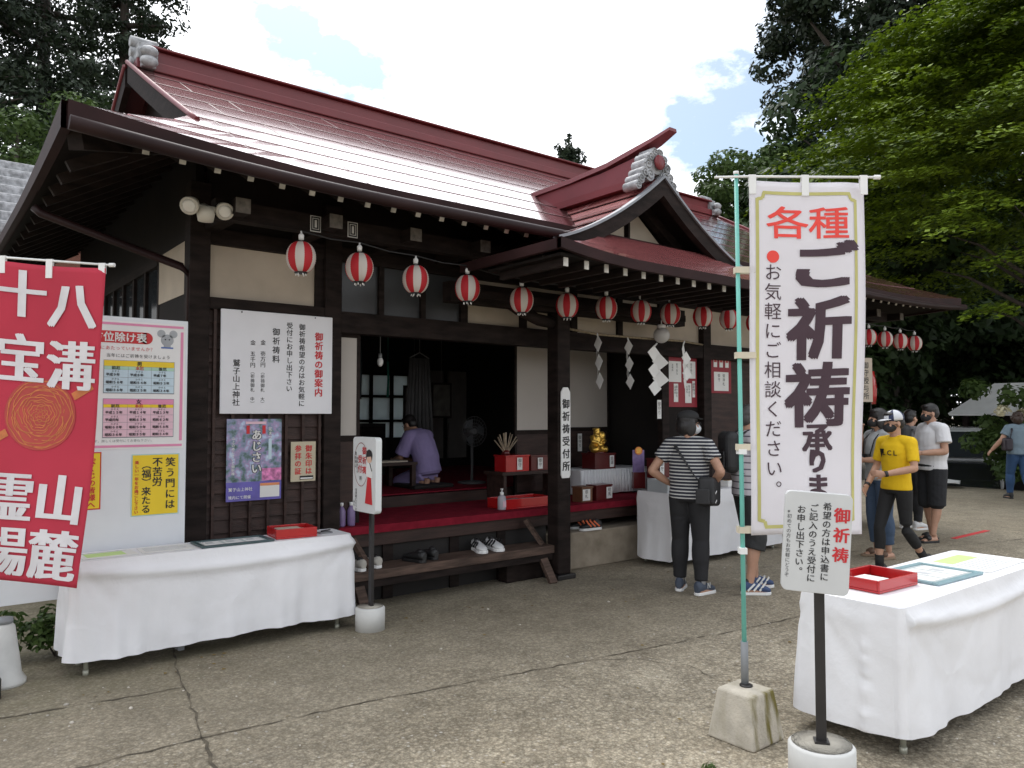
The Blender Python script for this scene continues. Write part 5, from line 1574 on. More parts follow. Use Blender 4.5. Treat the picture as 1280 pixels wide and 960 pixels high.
# concrete foot
t = thing('concrete_base', 'tapered concrete block with mossy streaks holding the green banner pole', 'block', (3.315, 2.315, 0), R(0))
mb = MB()
def fr(z, r): return [(-r, -r, z), (r, -r, z), (r, r, z), (-r, r, z)]
mb.add(fr(0, 0.135) + fr(0.245, 0.098), [(0, 3, 2, 1), (4, 5, 6, 7), (0, 1, 5, 4), (1, 2, 6, 5), (2, 3, 7, 6), (3, 0, 4, 7)])
def moss_mat():
    m = mat('mossy_concrete', (0.46, 0.42, 0.35), 0.9, 0.2, 9, 0.5, 70)
    nt = m.node_tree; L = nt.links.new
    p = nt.nodes['Principled BSDF']
    old = p.inputs['Base Color'].links[0].from_socket
    tcn = nt.nodes.new('ShaderNodeTexCoord'); mpn = nt.nodes.new('ShaderNodeMapping'); mpn.inputs['Scale'].default_value = (14, 14, 2.5)
    L(tcn.outputs['Object'], mpn.inputs['Vector'])
    n = nt.nodes.new('ShaderNodeTexNoise'); n.inputs['Scale'].default_value = 1.0; n.inputs['Detail'].default_value = 7; L(mpn.outputs[0], n.inputs['Vector'])
    g = nt.nodes.new('ShaderNodeNewGeometry'); s = nt.nodes.new('ShaderNodeSeparateXYZ'); L(g.outputs['Normal'], s.inputs[0])
    f = nt.nodes.new('ShaderNodeMapRange'); f.inputs[1].default_value = 0.2; f.inputs[2].default_value = -0.9; L(s.outputs[1], f.inputs[0])
    r = nt.nodes.new('ShaderNodeValToRGB'); r.color_ramp.elements[0].position = 0.46; r.color_ramp.elements[0].color = (0, 0, 0, 1); r.color_ramp.elements[1].position = 0.62; r.color_ramp.elements[1].color = (1, 1, 1, 1)
    L(n.outputs['Fac'], r.inputs['Fac'])
    mu = nt.nodes.new('ShaderNodeMath'); mu.operation = 'MULTIPLY'; L(f.outputs[0], mu.inputs[0]); L(r.outputs[0], mu.inputs[1])
    x = nt.nodes.new('ShaderNodeMixRGB'); L(mu.outputs[0], x.inputs[0]); L(old, x.inputs[1]); x.inputs[2].default_value = lin((0.15, 0.125, 0.03))
    L(x.outputs[0], p.inputs['Base Color'])
    return m
mb.build('block', moss_mat(), t, bevel=0.014, seg=3)
MB().lathe([(0.0, 0.244), (0.032, 0.246), (0.032, 0.252), (0.02, 0.253)], (0.02, 0.01, 0), n=18).build('socket_ring', M['blackm'], t)

t, fn = nobori('red_banner', 'red banner with white brush characters and a gold ball emblem at the left edge', (0.375, 5.24, 0.02), -38.4, 0.61, 0.655, 2.455, 0.045, 2.48, rcl, 0.019, 0.125, (-0.06, 0.70), None, roll=-0.075)
MB().tube([(0.0, 0.03, 0.1), (-0.01, 0.012, 2.49)], 0.0115, 10).build('pole', M['white'], t)
mn = dict(bold=0.008, fat=0.034)
letters([('八', 0.478, 2.385, 0.285, mn), ('溝', 0.485, 2.045, 0.295, mn), ('山', 0.485, 1.285, 0.29, mn), ('麓', 0.485, 0.975, 0.295, mn),
         ('十', 0.185, 2.43, 0.285, mn), ('宝', 0.185, 2.065, 0.295, mn), ('霊', 0.19, 1.285, 0.295, mn), ('場', 0.185, 0.98, 0.295, mn)], -0.006, fn, 0.06).build('lettering', mat('banner_white_print', (0.66, 0.64, 0.66), 0.8), t)
mb = MB(); K = 36
dz = []
for k in range(K):
    a0, a1 = 2 * math.pi * k / K, 2 * math.pi * (k + 1) / K
    for r0, r1 in ((0.0, 0.07), (0.07, 0.14), (0.14, 0.205)):
        mb.add([fn(0.32 + r * math.cos(a), -0.0034, 1.60 + r * math.sin(a)) for r, a in ((r0, a0), (r1, a0), (r1, a1), (r0, a1))], [(0, 1, 2, 3)])
mb.build('gold_ball', mat('ball_orange_print', (0.42, 0.055, 0.045), 0.7, 0.12, 8), t)
mb = MB()
for s in (-1, 1):
    for (q0, q1) in ((0.215, 0.25), (0.25, 0.285), (0.285, 0.32), (0.32, 0.35)):
        c, sn = s * math.cos(R(32)), s * math.sin(R(32)); nx_, ny_ = -math.sin(R(32)) * 0.022, math.cos(R(32)) * 0.022
        if 0.32 + q1 * c > 0.64 or 0.32 + q1 * c < 0.05: continue
        mb.add([fn(0.32 + q0 * c - nx_, -0.0034, 1.6 + q0 * sn - ny_), fn(0.32 + q1 * c - nx_, -0.0034, 1.6 + q1 * sn - ny_), fn(0.32 + q1 * c + nx_, -0.0034, 1.6 + q1 * sn + ny_), fn(0.32 + q0 * c + nx_, -0.0034, 1.6 + q0 * sn + ny_)], [(0, 1, 2, 3) if s > 0 else (3, 2, 1, 0)])
mb.build('gold_rod', mat('rod_gold_print', (0.52, 0.16, 0.05), 0.7, 0.2, 30), t)
mb = MB()
r_ = random.Random(5)
for ring in range(13):                                       # fine wavy contour lines on the ball
    r0 = 0.015 + ring * 0.0145
    ph = r_.uniform(0, 6); K = 44
    for k in range(K):
        if r_.random() < 0.06: continue
        q = []
        for kk in (k, k + 1):
            a = 2 * math.pi * kk / K
            rr = min(0.199, r0 * (1 + 0.08 * math.sin(3 * a + ph) * (ring < 12)) + 0.004 * math.sin(9 * a + ph))
            q.append((rr, a))
        mb.add([fn(0.32 + (q[0][0] - .0025) * math.cos(q[0][1]), -0.0048, 1.6 + (q[0][0] - .0025) * math.sin(q[0][1])), fn(0.32 + (q[0][0] + .0025) * math.cos(q[0][1]), -0.0048, 1.6 + (q[0][0] + .0025) * math.sin(q[0][1])),
                fn(0.32 + (q[1][0] + .0025) * math.cos(q[1][1]), -0.0048, 1.6 + (q[1][0] + .0025) * math.sin(q[1][1])), fn(0.32 + (q[1][0] - .0025) * math.cos(q[1][1]), -0.0048, 1.6 + (q[1][0] - .0025) * math.sin(q[1][1]))], [(0, 1, 2, 3)])
mb.build('ball_lines', MATS['rod_gold_print'], t)
t = thing('banner_base', 'dark round weight at the foot of the red banner, cut by the left edge', 'base', (0.375, 5.26, 0))
MB().lathe([(0.0, 0), (0.10, 0), (0.10, 0.10), (0.085, 0.13), (0.03, 0.14), (0.02, 0.22), (0.0, 0.22)], n=24).build('weight', M['black'], t)

# ================================================================== cloth covered tables
def cloth_table(label, clabel, x0, x1, y0, y1, zt, zb, seed, swag=1.0, legs=None, bulge=0.03):
    t = thing('folding_table', label, 'table', ((x0 + x1) / 2, (y0 + y1) / 2, 0))
    MB().box(x0 + 0.01, y0 + 0.01, zt - 0.035, x1 - 0.01, y1 - 0.01, zt - 0.006).build('tabletop', M['wood'], t, True)
    legm = mat('pale_steel_leg', (0.40, 0.40, 0.33), 0.4, 0.2, metal=0.3)
    for x in (x0 + 0.09, x1 - 0.09):
        for y in (y0 + 0.05, y1 - 0.05):
            MB().tube([(x, y, 0.015), (x, y, zt - 0.035)], 0.014, 10).tube([(x, y, 0), (x, y, 0.03)], 0.018, 10).build('leg', legm, t, True)
    r = random.Random(seed)
    w, d, rc = x1 - x0, y1 - y0, 0.03
    per = []
    def seg(ax, ay, bx, by, nx_, ny_, n):
        for i in range(n):
            q = i / n
            per.append((ax + (bx - ax) * q, ay + (by - ay) * q, nx_, ny_, 0.0))
    def arc(cx, cy, a0, n=8):
        for i in range(n):
            a = a0 + math.pi / 2 * i / n
            per.append((cx + rc * math.cos(a), cy + rc * math.sin(a), math.cos(a), math.sin(a), math.sin(math.pi * (i + .5) / n)))
    nl, ns = int(w / 0.018), int(d / 0.018)
    seg(x0 + rc, y0, x1 - rc, y0, 0, -1, nl); arc(x1 - rc, y0 + rc, -math.pi / 2)
    seg(x1, y0 + rc, x1, y1 - rc, 1, 0, ns); arc(x1 - rc, y1 - rc, 0)
    seg(x1 - rc, y1, x0 + rc, y1, 0, 1, nl); arc(x0 + rc, y1 - rc, math.pi / 2)
    seg(x0, y1 - rc, x0, y0 + rc, -1, 0, ns); arc(x0 + rc, y0 + rc, math.pi)
    P = len(per)
    cum = [0.0]
    for a, b in zip(per[:-1], per[1:]):
        cum.append(cum[-1] + math.hypot(b[0] - a[0], b[1] - a[1]))
    tot = cum[-1] + 0.018
    fold = [(r.randint(5, 13), r.uniform(0, 6.28), r.uniform(0.006, 0.012)) for _ in range(4)] + [(r.randint(18, 40), r.uniform(0, 6.28), r.uniform(0.002, 0.004)) for _ in range(5)]
    NV = 26
    vs = []
    for j in range(NV + 1):
        v = j / NV
        for i, (x, y, nx_, ny_, cr) in enumerate(per):
            q = 2 * math.pi * cum[i] / tot
            f = sum(a * math.sin(k * q + ph + 1.2 * v) for k, ph, a in fold)
            off = 0.012 * min(1, v * 8) + v ** 1.3 * (bulge + f) + cr * bulge * 1.1 * v
            sg = 0.0
            for (c0, wd) in ((0.0, 0.22), (w, 0.25), (w + d, 0.2), (2 * w + d, 0.2)):      # drag folds fanning from the corners
                e = cum[i] - c0
                if abs(e) < 0.9:
                    ph = math.atan2(abs(e) + 0.06, v * 0.6 + 0.05) * 7.0 + c0 * 3
                    sg += 0.009 * swag * math.sin(ph) ** 3 * math.exp(-abs(e) * 2.6) * min(1, v * 4) * (1 - v * 0.6)
                ph = (v - 0.10 - 0.10 * math.sin(math.pi * min(1, max(0, cum[i] / w)))) / 0.05
                if cum[i] < w: sg += 0.005 * swag * math.exp(-ph * ph)
            off += sg
            if seed == 8:                                   # taped seam down the short end
                e = (cum[i] - (2 * w + 1.55 * d)) / 0.03
                off += 0.024 * math.exp(-e * e) * min(1, v * 3) * (0.65 + 0.35 * math.sin(v * 47 + 2 * math.sin(v * 13)))
            zz = zt - (zt - zb) * v + (0.007 * math.sin(q * 3 + seed) * v) + 0.012 * cr * v
            vs.append((x + nx_ * off, y + ny_ * off, zz))
    fs = []
    for j in range(NV):
        for i in range(P):
            i2 = (i + 1) % P
            fs.append((j * P + i2, j * P + i, (j + 1) * P + i, (j + 1) * P + i2))
    mb = MB().add([(x, y, z) for x, y, z in vs], [tuple(reversed(f)) for f in fs], 0, True)
    ctr = len(mb.v)
    tv = [(x0 + rc + (w - 2 * rc) * i / 20, y0 + rc + (d - 2 * rc) * k / 6, zt + 0.0015 * math.sin(i * 1.3 + k)) for k in range(7) for i in range(21)]
    mb.add([(x, y, zt) for x, y, _, _, _ in per], [tuple(range(P))], 0, False)
    o = mb.build('tablecloth', M['cloth'])
    tag(o, clabel, 'tablecloth')
    return t
cloth_table('long folding table below the notice board, hidden under a white cloth', 'white cloth sagging over the long table in front of the white information board', 0.83, 2.68, 5.33, 5.68, 0.70, 0.10, 3, 1.6, bulge=0.02)
cloth_table('folding table in the right foreground under a white cloth', 'white cloth with drooping folds over the table in the right foreground', 3.66, 5.52, 1.70, 2.22, 0.695, 0.09, 8, 1.7, bulge=0.022)
cloth_table('counter table of charms beside the person in the striped shirt', 'plain white cloth over the charm counter left of the striped shirt', 6.32, 8.3, 5.28, 5.78, 0.77, 0.06, 5, 0.4, bulge=0.008)

def sheet(name, label, cat, x, y, z, w, d, yaw=0, m='paper', deco=None):
    t = thing(name, label, cat, (x, y, z), R(yaw))
    MB().box(-w / 2, -d / 2, 0, w / 2, d / 2, 0.003).build('sheet', M[m], t)
    for (u0, v0, u1, v1, mm) in deco or []:
        MB().box(u0 * w, v0 * d, 0.003, u1 * w, v1 * d, 0.0045).build('printed_block', mm, t)
    return t
lime = mat('lime_highlight', (0.52, 0.72, 0.26), 0.6, 0.05)
fnt = mat('faint_text_grey', (0.50, 0.51, 0.52), 0.6, 0.08, 30)
def lines(n, u0=-0.42, u1=0.42, v0=-0.4, v1=0.3):
    out = []
    for i in range(n):
        v = v1 - (v1 - v0) * i / n
        out.append((u0, v - 0.018, u1 - 0.15 * rng.random(), v, fnt))
    return out
def desk_frame(label, x, y, z, w, d, fm, yaw=0):
    t = thing('framed_notice', label, 'frame', (x, y, z), R(yaw))
    k = 0.03
    mb = MB().box(-w / 2, -d / 2, 0, w / 2, -d / 2 + k, 0.014).box(-w / 2, d / 2 - k, 0, w / 2, d / 2, 0.014).box(-w / 2, -d / 2 + k, 0, -w / 2 + k, d / 2 - k, 0.014).box(w / 2 - k, -d / 2 + k, 0, w / 2, d / 2 - k, 0.014)
    mb.build('frame', fm, t, bevel=0.003)
    MB().box(-w / 2 + k, -d / 2 + k, 0.001, w / 2 - k, d / 2 - k, 0.006).build('backing', mat('pale_grey_board', (0.48, 0.52, 0.52), 0.35, 0.05), t)
    for i in range(3):
        u = -w / 2 + k + 0.02 + i * (w - 2 * k - 0.02) / 3
        p = MB().box(u, -d / 2 + k + 0.03, 0.006, u + (w - 2 * k) / 3 - 0.03, d / 2 - k - 0.03, 0.008).build('sample_form', M['paper'], t)
        MB().box(u + 0.02, -0.02, 0.008, u + 0.07, 0.05, 0.0095).build('printed_block', M['faint'] if 'faint' in M else fnt, p)
    return t
sheet('paper_form', 'pale paper with a lime green box at the left end of the long table', 'paper', 1.05, 5.50, 0.702, 0.32, 0.22, 2, 'paper', [(-0.4, -0.3, 0.3, 0.3, lime)] + lines(2, v1=0.45, v0=0.35))
sheet('paper_form', 'white printed paper between the lime boxed sheet and the dark frame', 'paper', 1.40, 5.50, 0.702, 0.32, 0.23, -3, 'paper', lines(6))
desk_frame('dark teal framed sample forms lying on the long table', 1.84, 5.48, 0.702, 0.50, 0.27, mat('dark_teal_frame', (0.05, 0.085, 0.09), 0.4))
t = tray('red_tray', 'red lacquer tray holding slips on the long table under the posters', 'tray', (2.28, 5.50, 0.702), -6, 0.30, 0.25, 0.07, M['redlac'])
t = thing('paper_slips', 'bundle of pale slips inside the red tray on the long table', 'papers', (2.28, 5.50, 0.715), R(-6))
MB().box(-0.11, -0.09, 0, 0.06, 0.08, 0.045).box(0.075, -0.08, 0, 0.11, 0.08, 0.03).build('slips', M['plaster'], t)
t = thing('pen_stand', 'small grey clip lying right of the red tray on the long table', 'clip', (2.53, 5.48, 0.702))
MB().box(-0.05, -0.035, 0, 0.05, 0.035, 0.008).build('clip_plate', M['grey'], t)
MB().tube([(-0.03, 0, 0.016), (0.05, 0.01, 0.02)], 0.005, 6).build('pen', M['black'], t)
t = tray('red_tray', 'red lacquer tray with pens on the right foreground table', 'tray', (4.06, 2.03, 0.697), -3, 0.38, 0.27, 0.065, M['redlac'])
t = thing('paper_slips', 'white slips lying in the red tray on the right foreground table', 'papers', (4.00, 2.06, 0.71), R(-3))
MB().box(-0.12, -0.08, 0, 0.12, 0.06, 0.022).build('slips', M['paper'], t)
for i, (c, lb) in enumerate(((M['black'], 'black pen resting in the right red tray'), (mat('orange_pen', (0.65, 0.22, 0.04), 0.4), 'orange pen resting in the right red tray'))):
    t = thing('pen', lb, 'pen', (4.10 + 0.03 * i, 1.945 - 0.02 * i, 0.717), R(8 + 12 * i))
    MB().tube([(-0.07, 0, 0), (0.05, 0, 0), (0.065, 0, 0)], [0.0045, 0.0045, 0.001], 8).build('barrel', c, t)
    MB().tube([(-0.075, 0, 0), (-0.045, 0, 0)], 0.0055, 8).build('cap', M['black'], t)
desk_frame('pale blue framed sample forms lying on the right foreground table', 4.56, 1.97, 0.697, 0.52, 0.36, mat('slate_blue_frame', (0.22, 0.34, 0.37), 0.4), -3)
sheet('paper_form', 'large white paper with lime green heading at the far end of the right table', 'paper', 5.16, 1.97, 0.697, 0.56, 0.40, 0, 'paper', [(-0.35, 0.08, 0.30, 0.36, lime)] + lines(6, v1=0.0, v0=-0.42))

# goods on the charm counter
t = thing('acrylic_case', 'clear acrylic case at the left end of the charm counter', 'case', (6.42, 5.50, 0.772))
mb = MB().box(-0.08, -0.14, 0, 0.13, 0.14, 0.006)
for q in ((-0.08, -0.14, 0.13, -0.136), (-0.08, 0.136, 0.13, 0.14), (-0.08, -0.136, -0.076, 0.136), (0.126, -0.136, 0.13, 0.136)):
    mb.box(q[0], q[1], 0.006, q[2], q[3], 0.13)
mb.build('acrylic_shell', M['clear'], t)
MB().lathe([(0.03, 0), (0.03, 0.05), (0.0, 0.055)], (0.02, 0, 0.006), n=14).build('coin_stack', M['white'], t)
offering_box('white carton beside the acrylic case on the charm counter', 6.68, 5.46, 0.772, 0.20, 0.2, 0.12, M['white'], 0.0, txt='小')
offering_box('dark red cabinet box on the charm counter behind the acrylic case', 6.66, 5.70, 0.90, 0.36, 0.14, 0.20, M['darkred'], -0.1)
MB().box(6.5, 5.64, 0.772, 6.82, 5.76, 0.90).build('cabinet_stand', M['clear'])
tag(bpy.data.objects['cabinet_stand'], 'pale clear stand under the dark red cabinet box on the counter', 'stand')
t = thing('charm_card', 'purple charm card with an orange rosette standing on the charm counter', 'charm', (6.52, 5.93, 0.90), R(-25))
MB().box(-0.07, -0.004, 0.05, 0.07, 0.0, 0.30).build('card', mat('purple_card', (0.20, 0.14, 0.30), 0.5, 0.25, 20), t)
mb = MB().tube([(0, -0.005, 0.29), (0, -0.014, 0.29)], 0.045, 20)
mb.build('rosette', mat('orange_rosette', (0.70, 0.24, 0.05), 0.5), t)
letters([('金', 0, 0.325, 0.06, dict(bold=0.02))], -0.0155).build('lettering', M['gold'], t)
MB().box(-0.07, -0.03, -0.13, 0.07, 0.03, 0.05).build('card_stand', M['darkred'], t)
pal = [M['yellow'], M['redlac'], M['paper'], mat('orange_rosette', (0, 0, 0)), M['gold'], M['pinkp']]
clab = ['yellow charm packet on the counter right of the striped person', 'red charm packet lying on the counter between the two striped people', 'white charm packet near the counter front edge', 'orange charm packet behind the white one on the counter', 'gold charm packet on the counter by the banner pole', 'pink charm packet at the right of the counter']
for i in range(6):
    t = thing('charm_packet', clab[i], 'charm', (7.05 + 0.2 * i, 5.42 + 0.12 * (i % 2), 0.772), R(rng.uniform(-20, 20)))
    MB().box(-0.06, -0.05, 0, 0.06, 0.05, 0.03 + 0.02 * (i % 3)).build('packet', pal[i], t, bevel=0.004)
    MB().box(-0.04, -0.03, 0.031 + 0.02 * (i % 3), 0.04, 0.03, 0.033 + 0.02 * (i % 3)).build('packet_label', pal[(i + 2) % 6], t)

# ================================================================== pole mounted signs on round feet
def rounded(w, h, r, n=5):
    pts = []
    for cx, cy, a0 in ((w / 2 - r, -h / 2 + r, -90), (w / 2 - r, h / 2 - r, 0), (-w / 2 + r, h / 2 - r, 90), (-w / 2 + r, -h / 2 + r, 180)):
        for i in range(n + 1):
            a = R(a0 + 90 * i / n)
            pts.append((cx + r * math.cos(a), cy + r * math.sin(a)))
    return pts
def foot(t, dia, h, m):
    k = dia / 2
    MB().lathe([(0, 0), (k, 0), (k, h - 0.012), (k - 0.012, h), (0, h)], n=32).build('round_foot', m, t)
    MB().lathe([(0, h + 0.001), (k - 0.013, h + 0.002), (0, h + 0.002)], n=24).build('foot_top', M['concrete'], t)
t = thing('standing_sign', 'pale grey prayer application sign on a black post with round white foot', 'sign', (3.10, 1.79, 0), R(-52))
foot(t, 0.272, 0.205, mat('chalky_white_drum', (0.60, 0.60, 0.58), 0.7, 0.12, 5))
MB().box(-0.021, -0.006, 0.207, 0.021, 0.006, 1.10).build('post', M['blackm'], t, bevel=0.002)
MB().box(-0.03, -0.03, 0.207, 0.03, 0.03, 0.215).build('post_plate', M['blackm'], t)
s = MB().prism(rounded(0.27, 0.425, 0.025), -0.045, -0.007).build('panel', mat('pale_grey_sign', (0.56, 0.57, 0.57), 0.5, 0.04), t, bevel=0.003)
s.location = (-0.012, 0, 1.055); s.rotation_euler = (0, R(3.5), 0)
letters([('御祈祷', 0.095, 0.165, 0.066, dict(pitch=1.25, bold=0.014, fat=0.014))], -0.0465).build('lettering', M['redink'], s)
letters([('希望の方は申込書に', 0.035, 0.175, 0.036, dict(bold=0.006, fat=0.01, pitch=1.03)), ('ご記入のうえ受付に', -0.018, 0.165, 0.036, dict(bold=0.006, fat=0.01, pitch=1.03)),
         ('お申し出下さい。', -0.068, 0.155, 0.036, dict(bold=0.006, fat=0.01, pitch=1.03)), ('※初めての方もお気軽にどうぞ', -0.115, 0.135, 0.020, dict(bold=-0.004))], -0.0465).build('lettering', M['ink'], s)

t = thing('standing_sign', 'white reception sign with drawn red skirted attendant, turned sideways on a post', 'sign', (2.77, 5.20, 0), R(-88))
foot(t, 0.22, 0.17, MATS['chalky_white_drum'])
MB().box(-0.02, -0.005, 0.172, 0.02, 0.02, 1.2).build('post', M['blackm'], t, bevel=0.002)
s = MB().prism(rounded(0.34, 0.56, 0.03), -0.06, -0.008).build('panel', mat('cool_white_sign', (0.66, 0.68, 0.68), 0.45, 0.04), t, bevel=0.004)
s.location = (0, 0, 1.15)
mb = MB(); K = 32
for k in range(K):
    a0, a1 = 2 * math.pi * k / K, 2 * math.pi * (k + 1) / K
    mb.add([(-0.045 + 0.105 * q * math.cos(a), -0.0615, 0.075 + 0.165 * q * math.sin(a)) for q, a in ((0.965, a0), (1.0, a0), (1.0, a1), (0.965, a1))], [(0, 1, 2, 3)])
mb.build('oval_line', mat('brown_line', (0.25, 0.07, 0.06), 0.6), s)
letters([('御祈祷', 0.005, 0.215, 0.062, dict(pitch=1.15, bold=0.014, fat=0.012)), ('受付', -0.058, 0.15, 0.062, dict(pitch=1.15, bold=0.014, fat=0.012))], -0.0615).build('lettering', M['redink'], s)
letters([('所', -0.05, -0.01, 0.035, dict(bold=0.01)), ('御祈祷は', -0.125, 0.17, 0.03), ('随時受付中', -0.10, 0.13, 0.024), ('お気軽にどうぞ', -0.115, -0.105, 0.024, dict(bold=0.01)), ('神社', -0.145, -0.2, 0.022)], -0.0615).build('lettering', M['ink'], s)
def flat(name, poly, m, par, y0=-0.062, th=0.0012):
    return MB().prism(poly, y0 - th, y0).build(name, m, par)
flat('skirt_drawing', [(0.02, -0.21), (0.125, -0.215), (0.105, -0.02), (0.055, -0.01)], M['redink'], s)
flat('robe_drawing', [(0.04, -0.01), (0.12, -0.02), (0.125, 0.06), (0.095, 0.105), (0.06, 0.10), (0.035, 0.05)], M['white'], s)
mb = MB().tube([(0.08, -0.0605, 0.125), (0.08, -0.0635, 0.125)], 0.036, 18)
mb.build('face_drawing', mat('drawn_skin', (0.68, 0.45, 0.34), 0.6), s)
flat('hair_drawing', [(0.040, 0.115), (0.05, 0.135), (0.11, 0.14), (0.118, 0.11), (0.125, 0.15), (0.115, 0.178), (0.08, 0.192), (0.05, 0.18), (0.036, 0.15)], M['ink'], s, -0.0637)
flat('collar_drawing', [(0.085, 0.09), (0.115, 0.03), (0.122, 0.035), (0.095, 0.092)], M['ink'], s, -0.0635)

# white stand and shrub at the left edge
t = thing('cone_stand', 'white tapered plastic stand under the white board at the left edge', 'stand', (0.50, 5.50, 0))
MB().lathe([(0, 0), (0.125, 0), (0.125, 0.02), (0.10, 0.06), (0.06, 0.34), (0.045, 0.36), (0, 0.36)], n=24).build('cone', mat('dirty_white_plastic', (0.52, 0.52, 0.50), 0.5, 0.15, 6), t)
MB().lathe([(0.05, 0.36), (0.05, 0.39), (0, 0.395)], n=16).build('cap', M['grey'], t)
# ================================================================== people
skin = mat('skin', (0.44, 0.25, 0.17), 0.55, 0.08, 20)
hairm = mat('black_hair', (0.012, 0.010, 0.010), 0.45, 0.3, 40, 0.4, 120, aniso=(1, 1, 0.3))
maskb = mat('black_mask', (0.02, 0.02, 0.022), 0.8, 0.2, 8)
maskw = mat('white_mask', (0.60, 0.62, 0.64), 0.8, 0.05, 8)

def lerp(a, b, t): return Vector(a) * (1 - t) + Vector(b) * t
class Person:
    def __init__(s, label, loc, yaw, H=1.68, J=None, head_yaw=0, head_pitch=0, build=1.0, name='person', cat='person'):
        s.t = thing(name, label, cat, loc, R(yaw))
        k = H / 1.70
        s.k = k
        D = dict(pelvis=(0, 0, .93), waist=(0, -.005, 1.08), chest=(0, .0, 1.27), sh=(0, -.01, 1.40), neck=(0, 0, 1.47), head=(0, .025, 1.585),
                 shl=(-.175, -.015, 1.385), shr=(.175, -.015, 1.385), ell=(-.225, -.04, 1.12), elr=(.225, -.04, 1.12),
                 wrl=(-.235, .05, .885), wrr=(.235, .05, .885), hil=(-.09, 0, .90), hir=(.09, 0, .90), knl=(-.10, .02, .49), knr=(.10, .02, .49),
                 anl=(-.105, -.02, .085), anr=(.105, -.02, .085), fyl=6, fyr=-6, fpl=0, fpr=0)
        D.update(J or {})
        s.J = {n: (Vector(v) * k if isinstance(v, tuple) else v) for n, v in D.items()}
        s.b = build
        s.hr = Euler((R(head_pitch), 0, R(head_yaw)))
        s.body()
    def torso(s, mb, g, zlow=None, top=True, waist_ease=0.0):
        J, k, b = s.J, s.k, s.b
        pts = [lerp(J['pelvis'], J['waist'], -0.35), J['pelvis'], lerp(J['pelvis'], J['waist'], .5), J['waist'], J['chest'], lerp(J['chest'], J['sh'], .6), J['sh']]
        rad = [(.155, .105), (.170, .118), (.158, .110), (.145 + waist_ease, .102 + waist_ease), (.165, .118), (.160, .108), (.125, .085)]
        if zlow is not None:
            pts[0] = lerp(J['pelvis'], J['waist'], zlow)
        rad = [((a * b + g) * k, (c * b + g) * k) for a, c in rad]
        if zlow is not None:
            rad[0] = (rad[1][0], rad[1][1])
        if top:
            pts += [lerp(J['sh'], J['neck'], .7)]; rad += [((.06 + g) * k, (.058 + g) * k)]
        mb.tube(pts, rad, 20, right=(1, 0, 0))
        for q in 'lr':
            sh = J['sh' + q]
            mb.tube([lerp(J['sh'], sh, 0.1), lerp(J['sh'], sh, 0.6), sh], [((.062 * b + g) * k)] * 2 + [((.055 * b + g) * k)], 12)
            mb.ell(sh, [(.056 * b + g) * k] * 3)
    def arm(s, mb, q, g=0.0, upto=2.0, flare=0.0):
        J, k, b = s.J, s.k, s.b
        sh, el, wr = J['sh' + q], J['el' + q], J['wr' + q]
        pts, rad = [], []
        for f in np.linspace(0, min(upto, 1), 6):
            pts.append(lerp(sh, el, f)); rad.append(((.052 - .013 * f) * b + g + flare * f) * k)
        if upto > 1:
            for f in np.linspace(.03, upto - 1, 7):
                pts.append(lerp(el, wr, f)); rad.append(((.042 - .015 * f + .004 * math.sin(f * 3.1)) * b + g) * k)
        mb.tube(pts, rad, 12)
        if upto > 1: mb.ell(el, [(.0375 * b + g) * k] * 3, nu=10, nv=7)
    def leg(s, mb, q, g=0.0, upto=2.0, gcalf=None, frm=0.0):
        J, k, b = s.J, s.k, s.b
        hi, kn, an = J['hi' + q], J['kn' + q], J['an' + q]
        gc = g if gcalf is None else gcalf
        pts, rad = [], []
        for f in np.linspace(frm, min(upto, 1), 7):
            pts.append(lerp(hi, kn, f)); rad.append(((.088 - .033 * f) * b + g + (gc - g) * f) * k)
        if upto > 1:
            for f in np.linspace(.1, upto - 1, 8):
                bul = .010 * math.sin(min(1, f * 1.6) * math.pi)
                p = lerp(kn, an, f); p = p + Vector((0, -bul * k, 0))
                pts.append(p); rad.append(((.054 - .019 * f + bul) * b + gc) * k)
            mb.ell(kn, [(.051 * b + gc) * k] * 3, nu=10, nv=7)
        mb.tube(pts, rad, 14)
    def hand(s, mb, q, curl=0.5, dirv=None):
        J, k = s.J, s.k
        wr, el = J['wr' + q], J['el' + q]
        d = (wr - el).normalized() if dirv is None else Vector(dirv).normalized()
        side = -1 if q == 'l' else 1
        # palm faces the body
        inw = Vector((-side, 0, 0)); inw = (inw - d * inw.dot(d)).normalized()
        ac = d.cross(inw).normalized()
        mb.tube([wr - d * .01 * k, wr + d * .035 * k, wr + d * .085 * k], [(.024 * k, .020 * k), (.036 * k, .016 * k), (.038 * k, .014 * k)], 10, right=ac)
        for i, (o, L) in enumerate(((-.027, .068), (-.009, .076), (.009, .070), (.027, .056))):
            p0 = wr + d * .075 * k + ac * o * k
            d1 = (d + inw * curl * 0.5).normalized(); d2 = (d + inw * curl * 1.4).normalized()
            mb.tube([p0, p0 + d1 * L * .5 * k, p0 + d1 * L * .5 * k + d2 * L * .5 * k], [.0095 * k, .0088 * k, .0072 * k], 7)
        sgn = 1 if ac.y > 0 else -1
        p0 = wr + d * .025 * k + ac * sgn * .025 * k
        dt = (d * .7 + ac * sgn * .6 + inw * .4).normalized()
        mb.tube([p0, p0 + dt * .035 * k, p0 + (dt + inw * .3 + d * .3).normalized() * .068 * k], [.013 * k, .011 * k, .008 * k], 7)
    def hp(s, v):
        return s.J['head'] + s.hr.to_matrix() @ (Vector(v) * s.k)
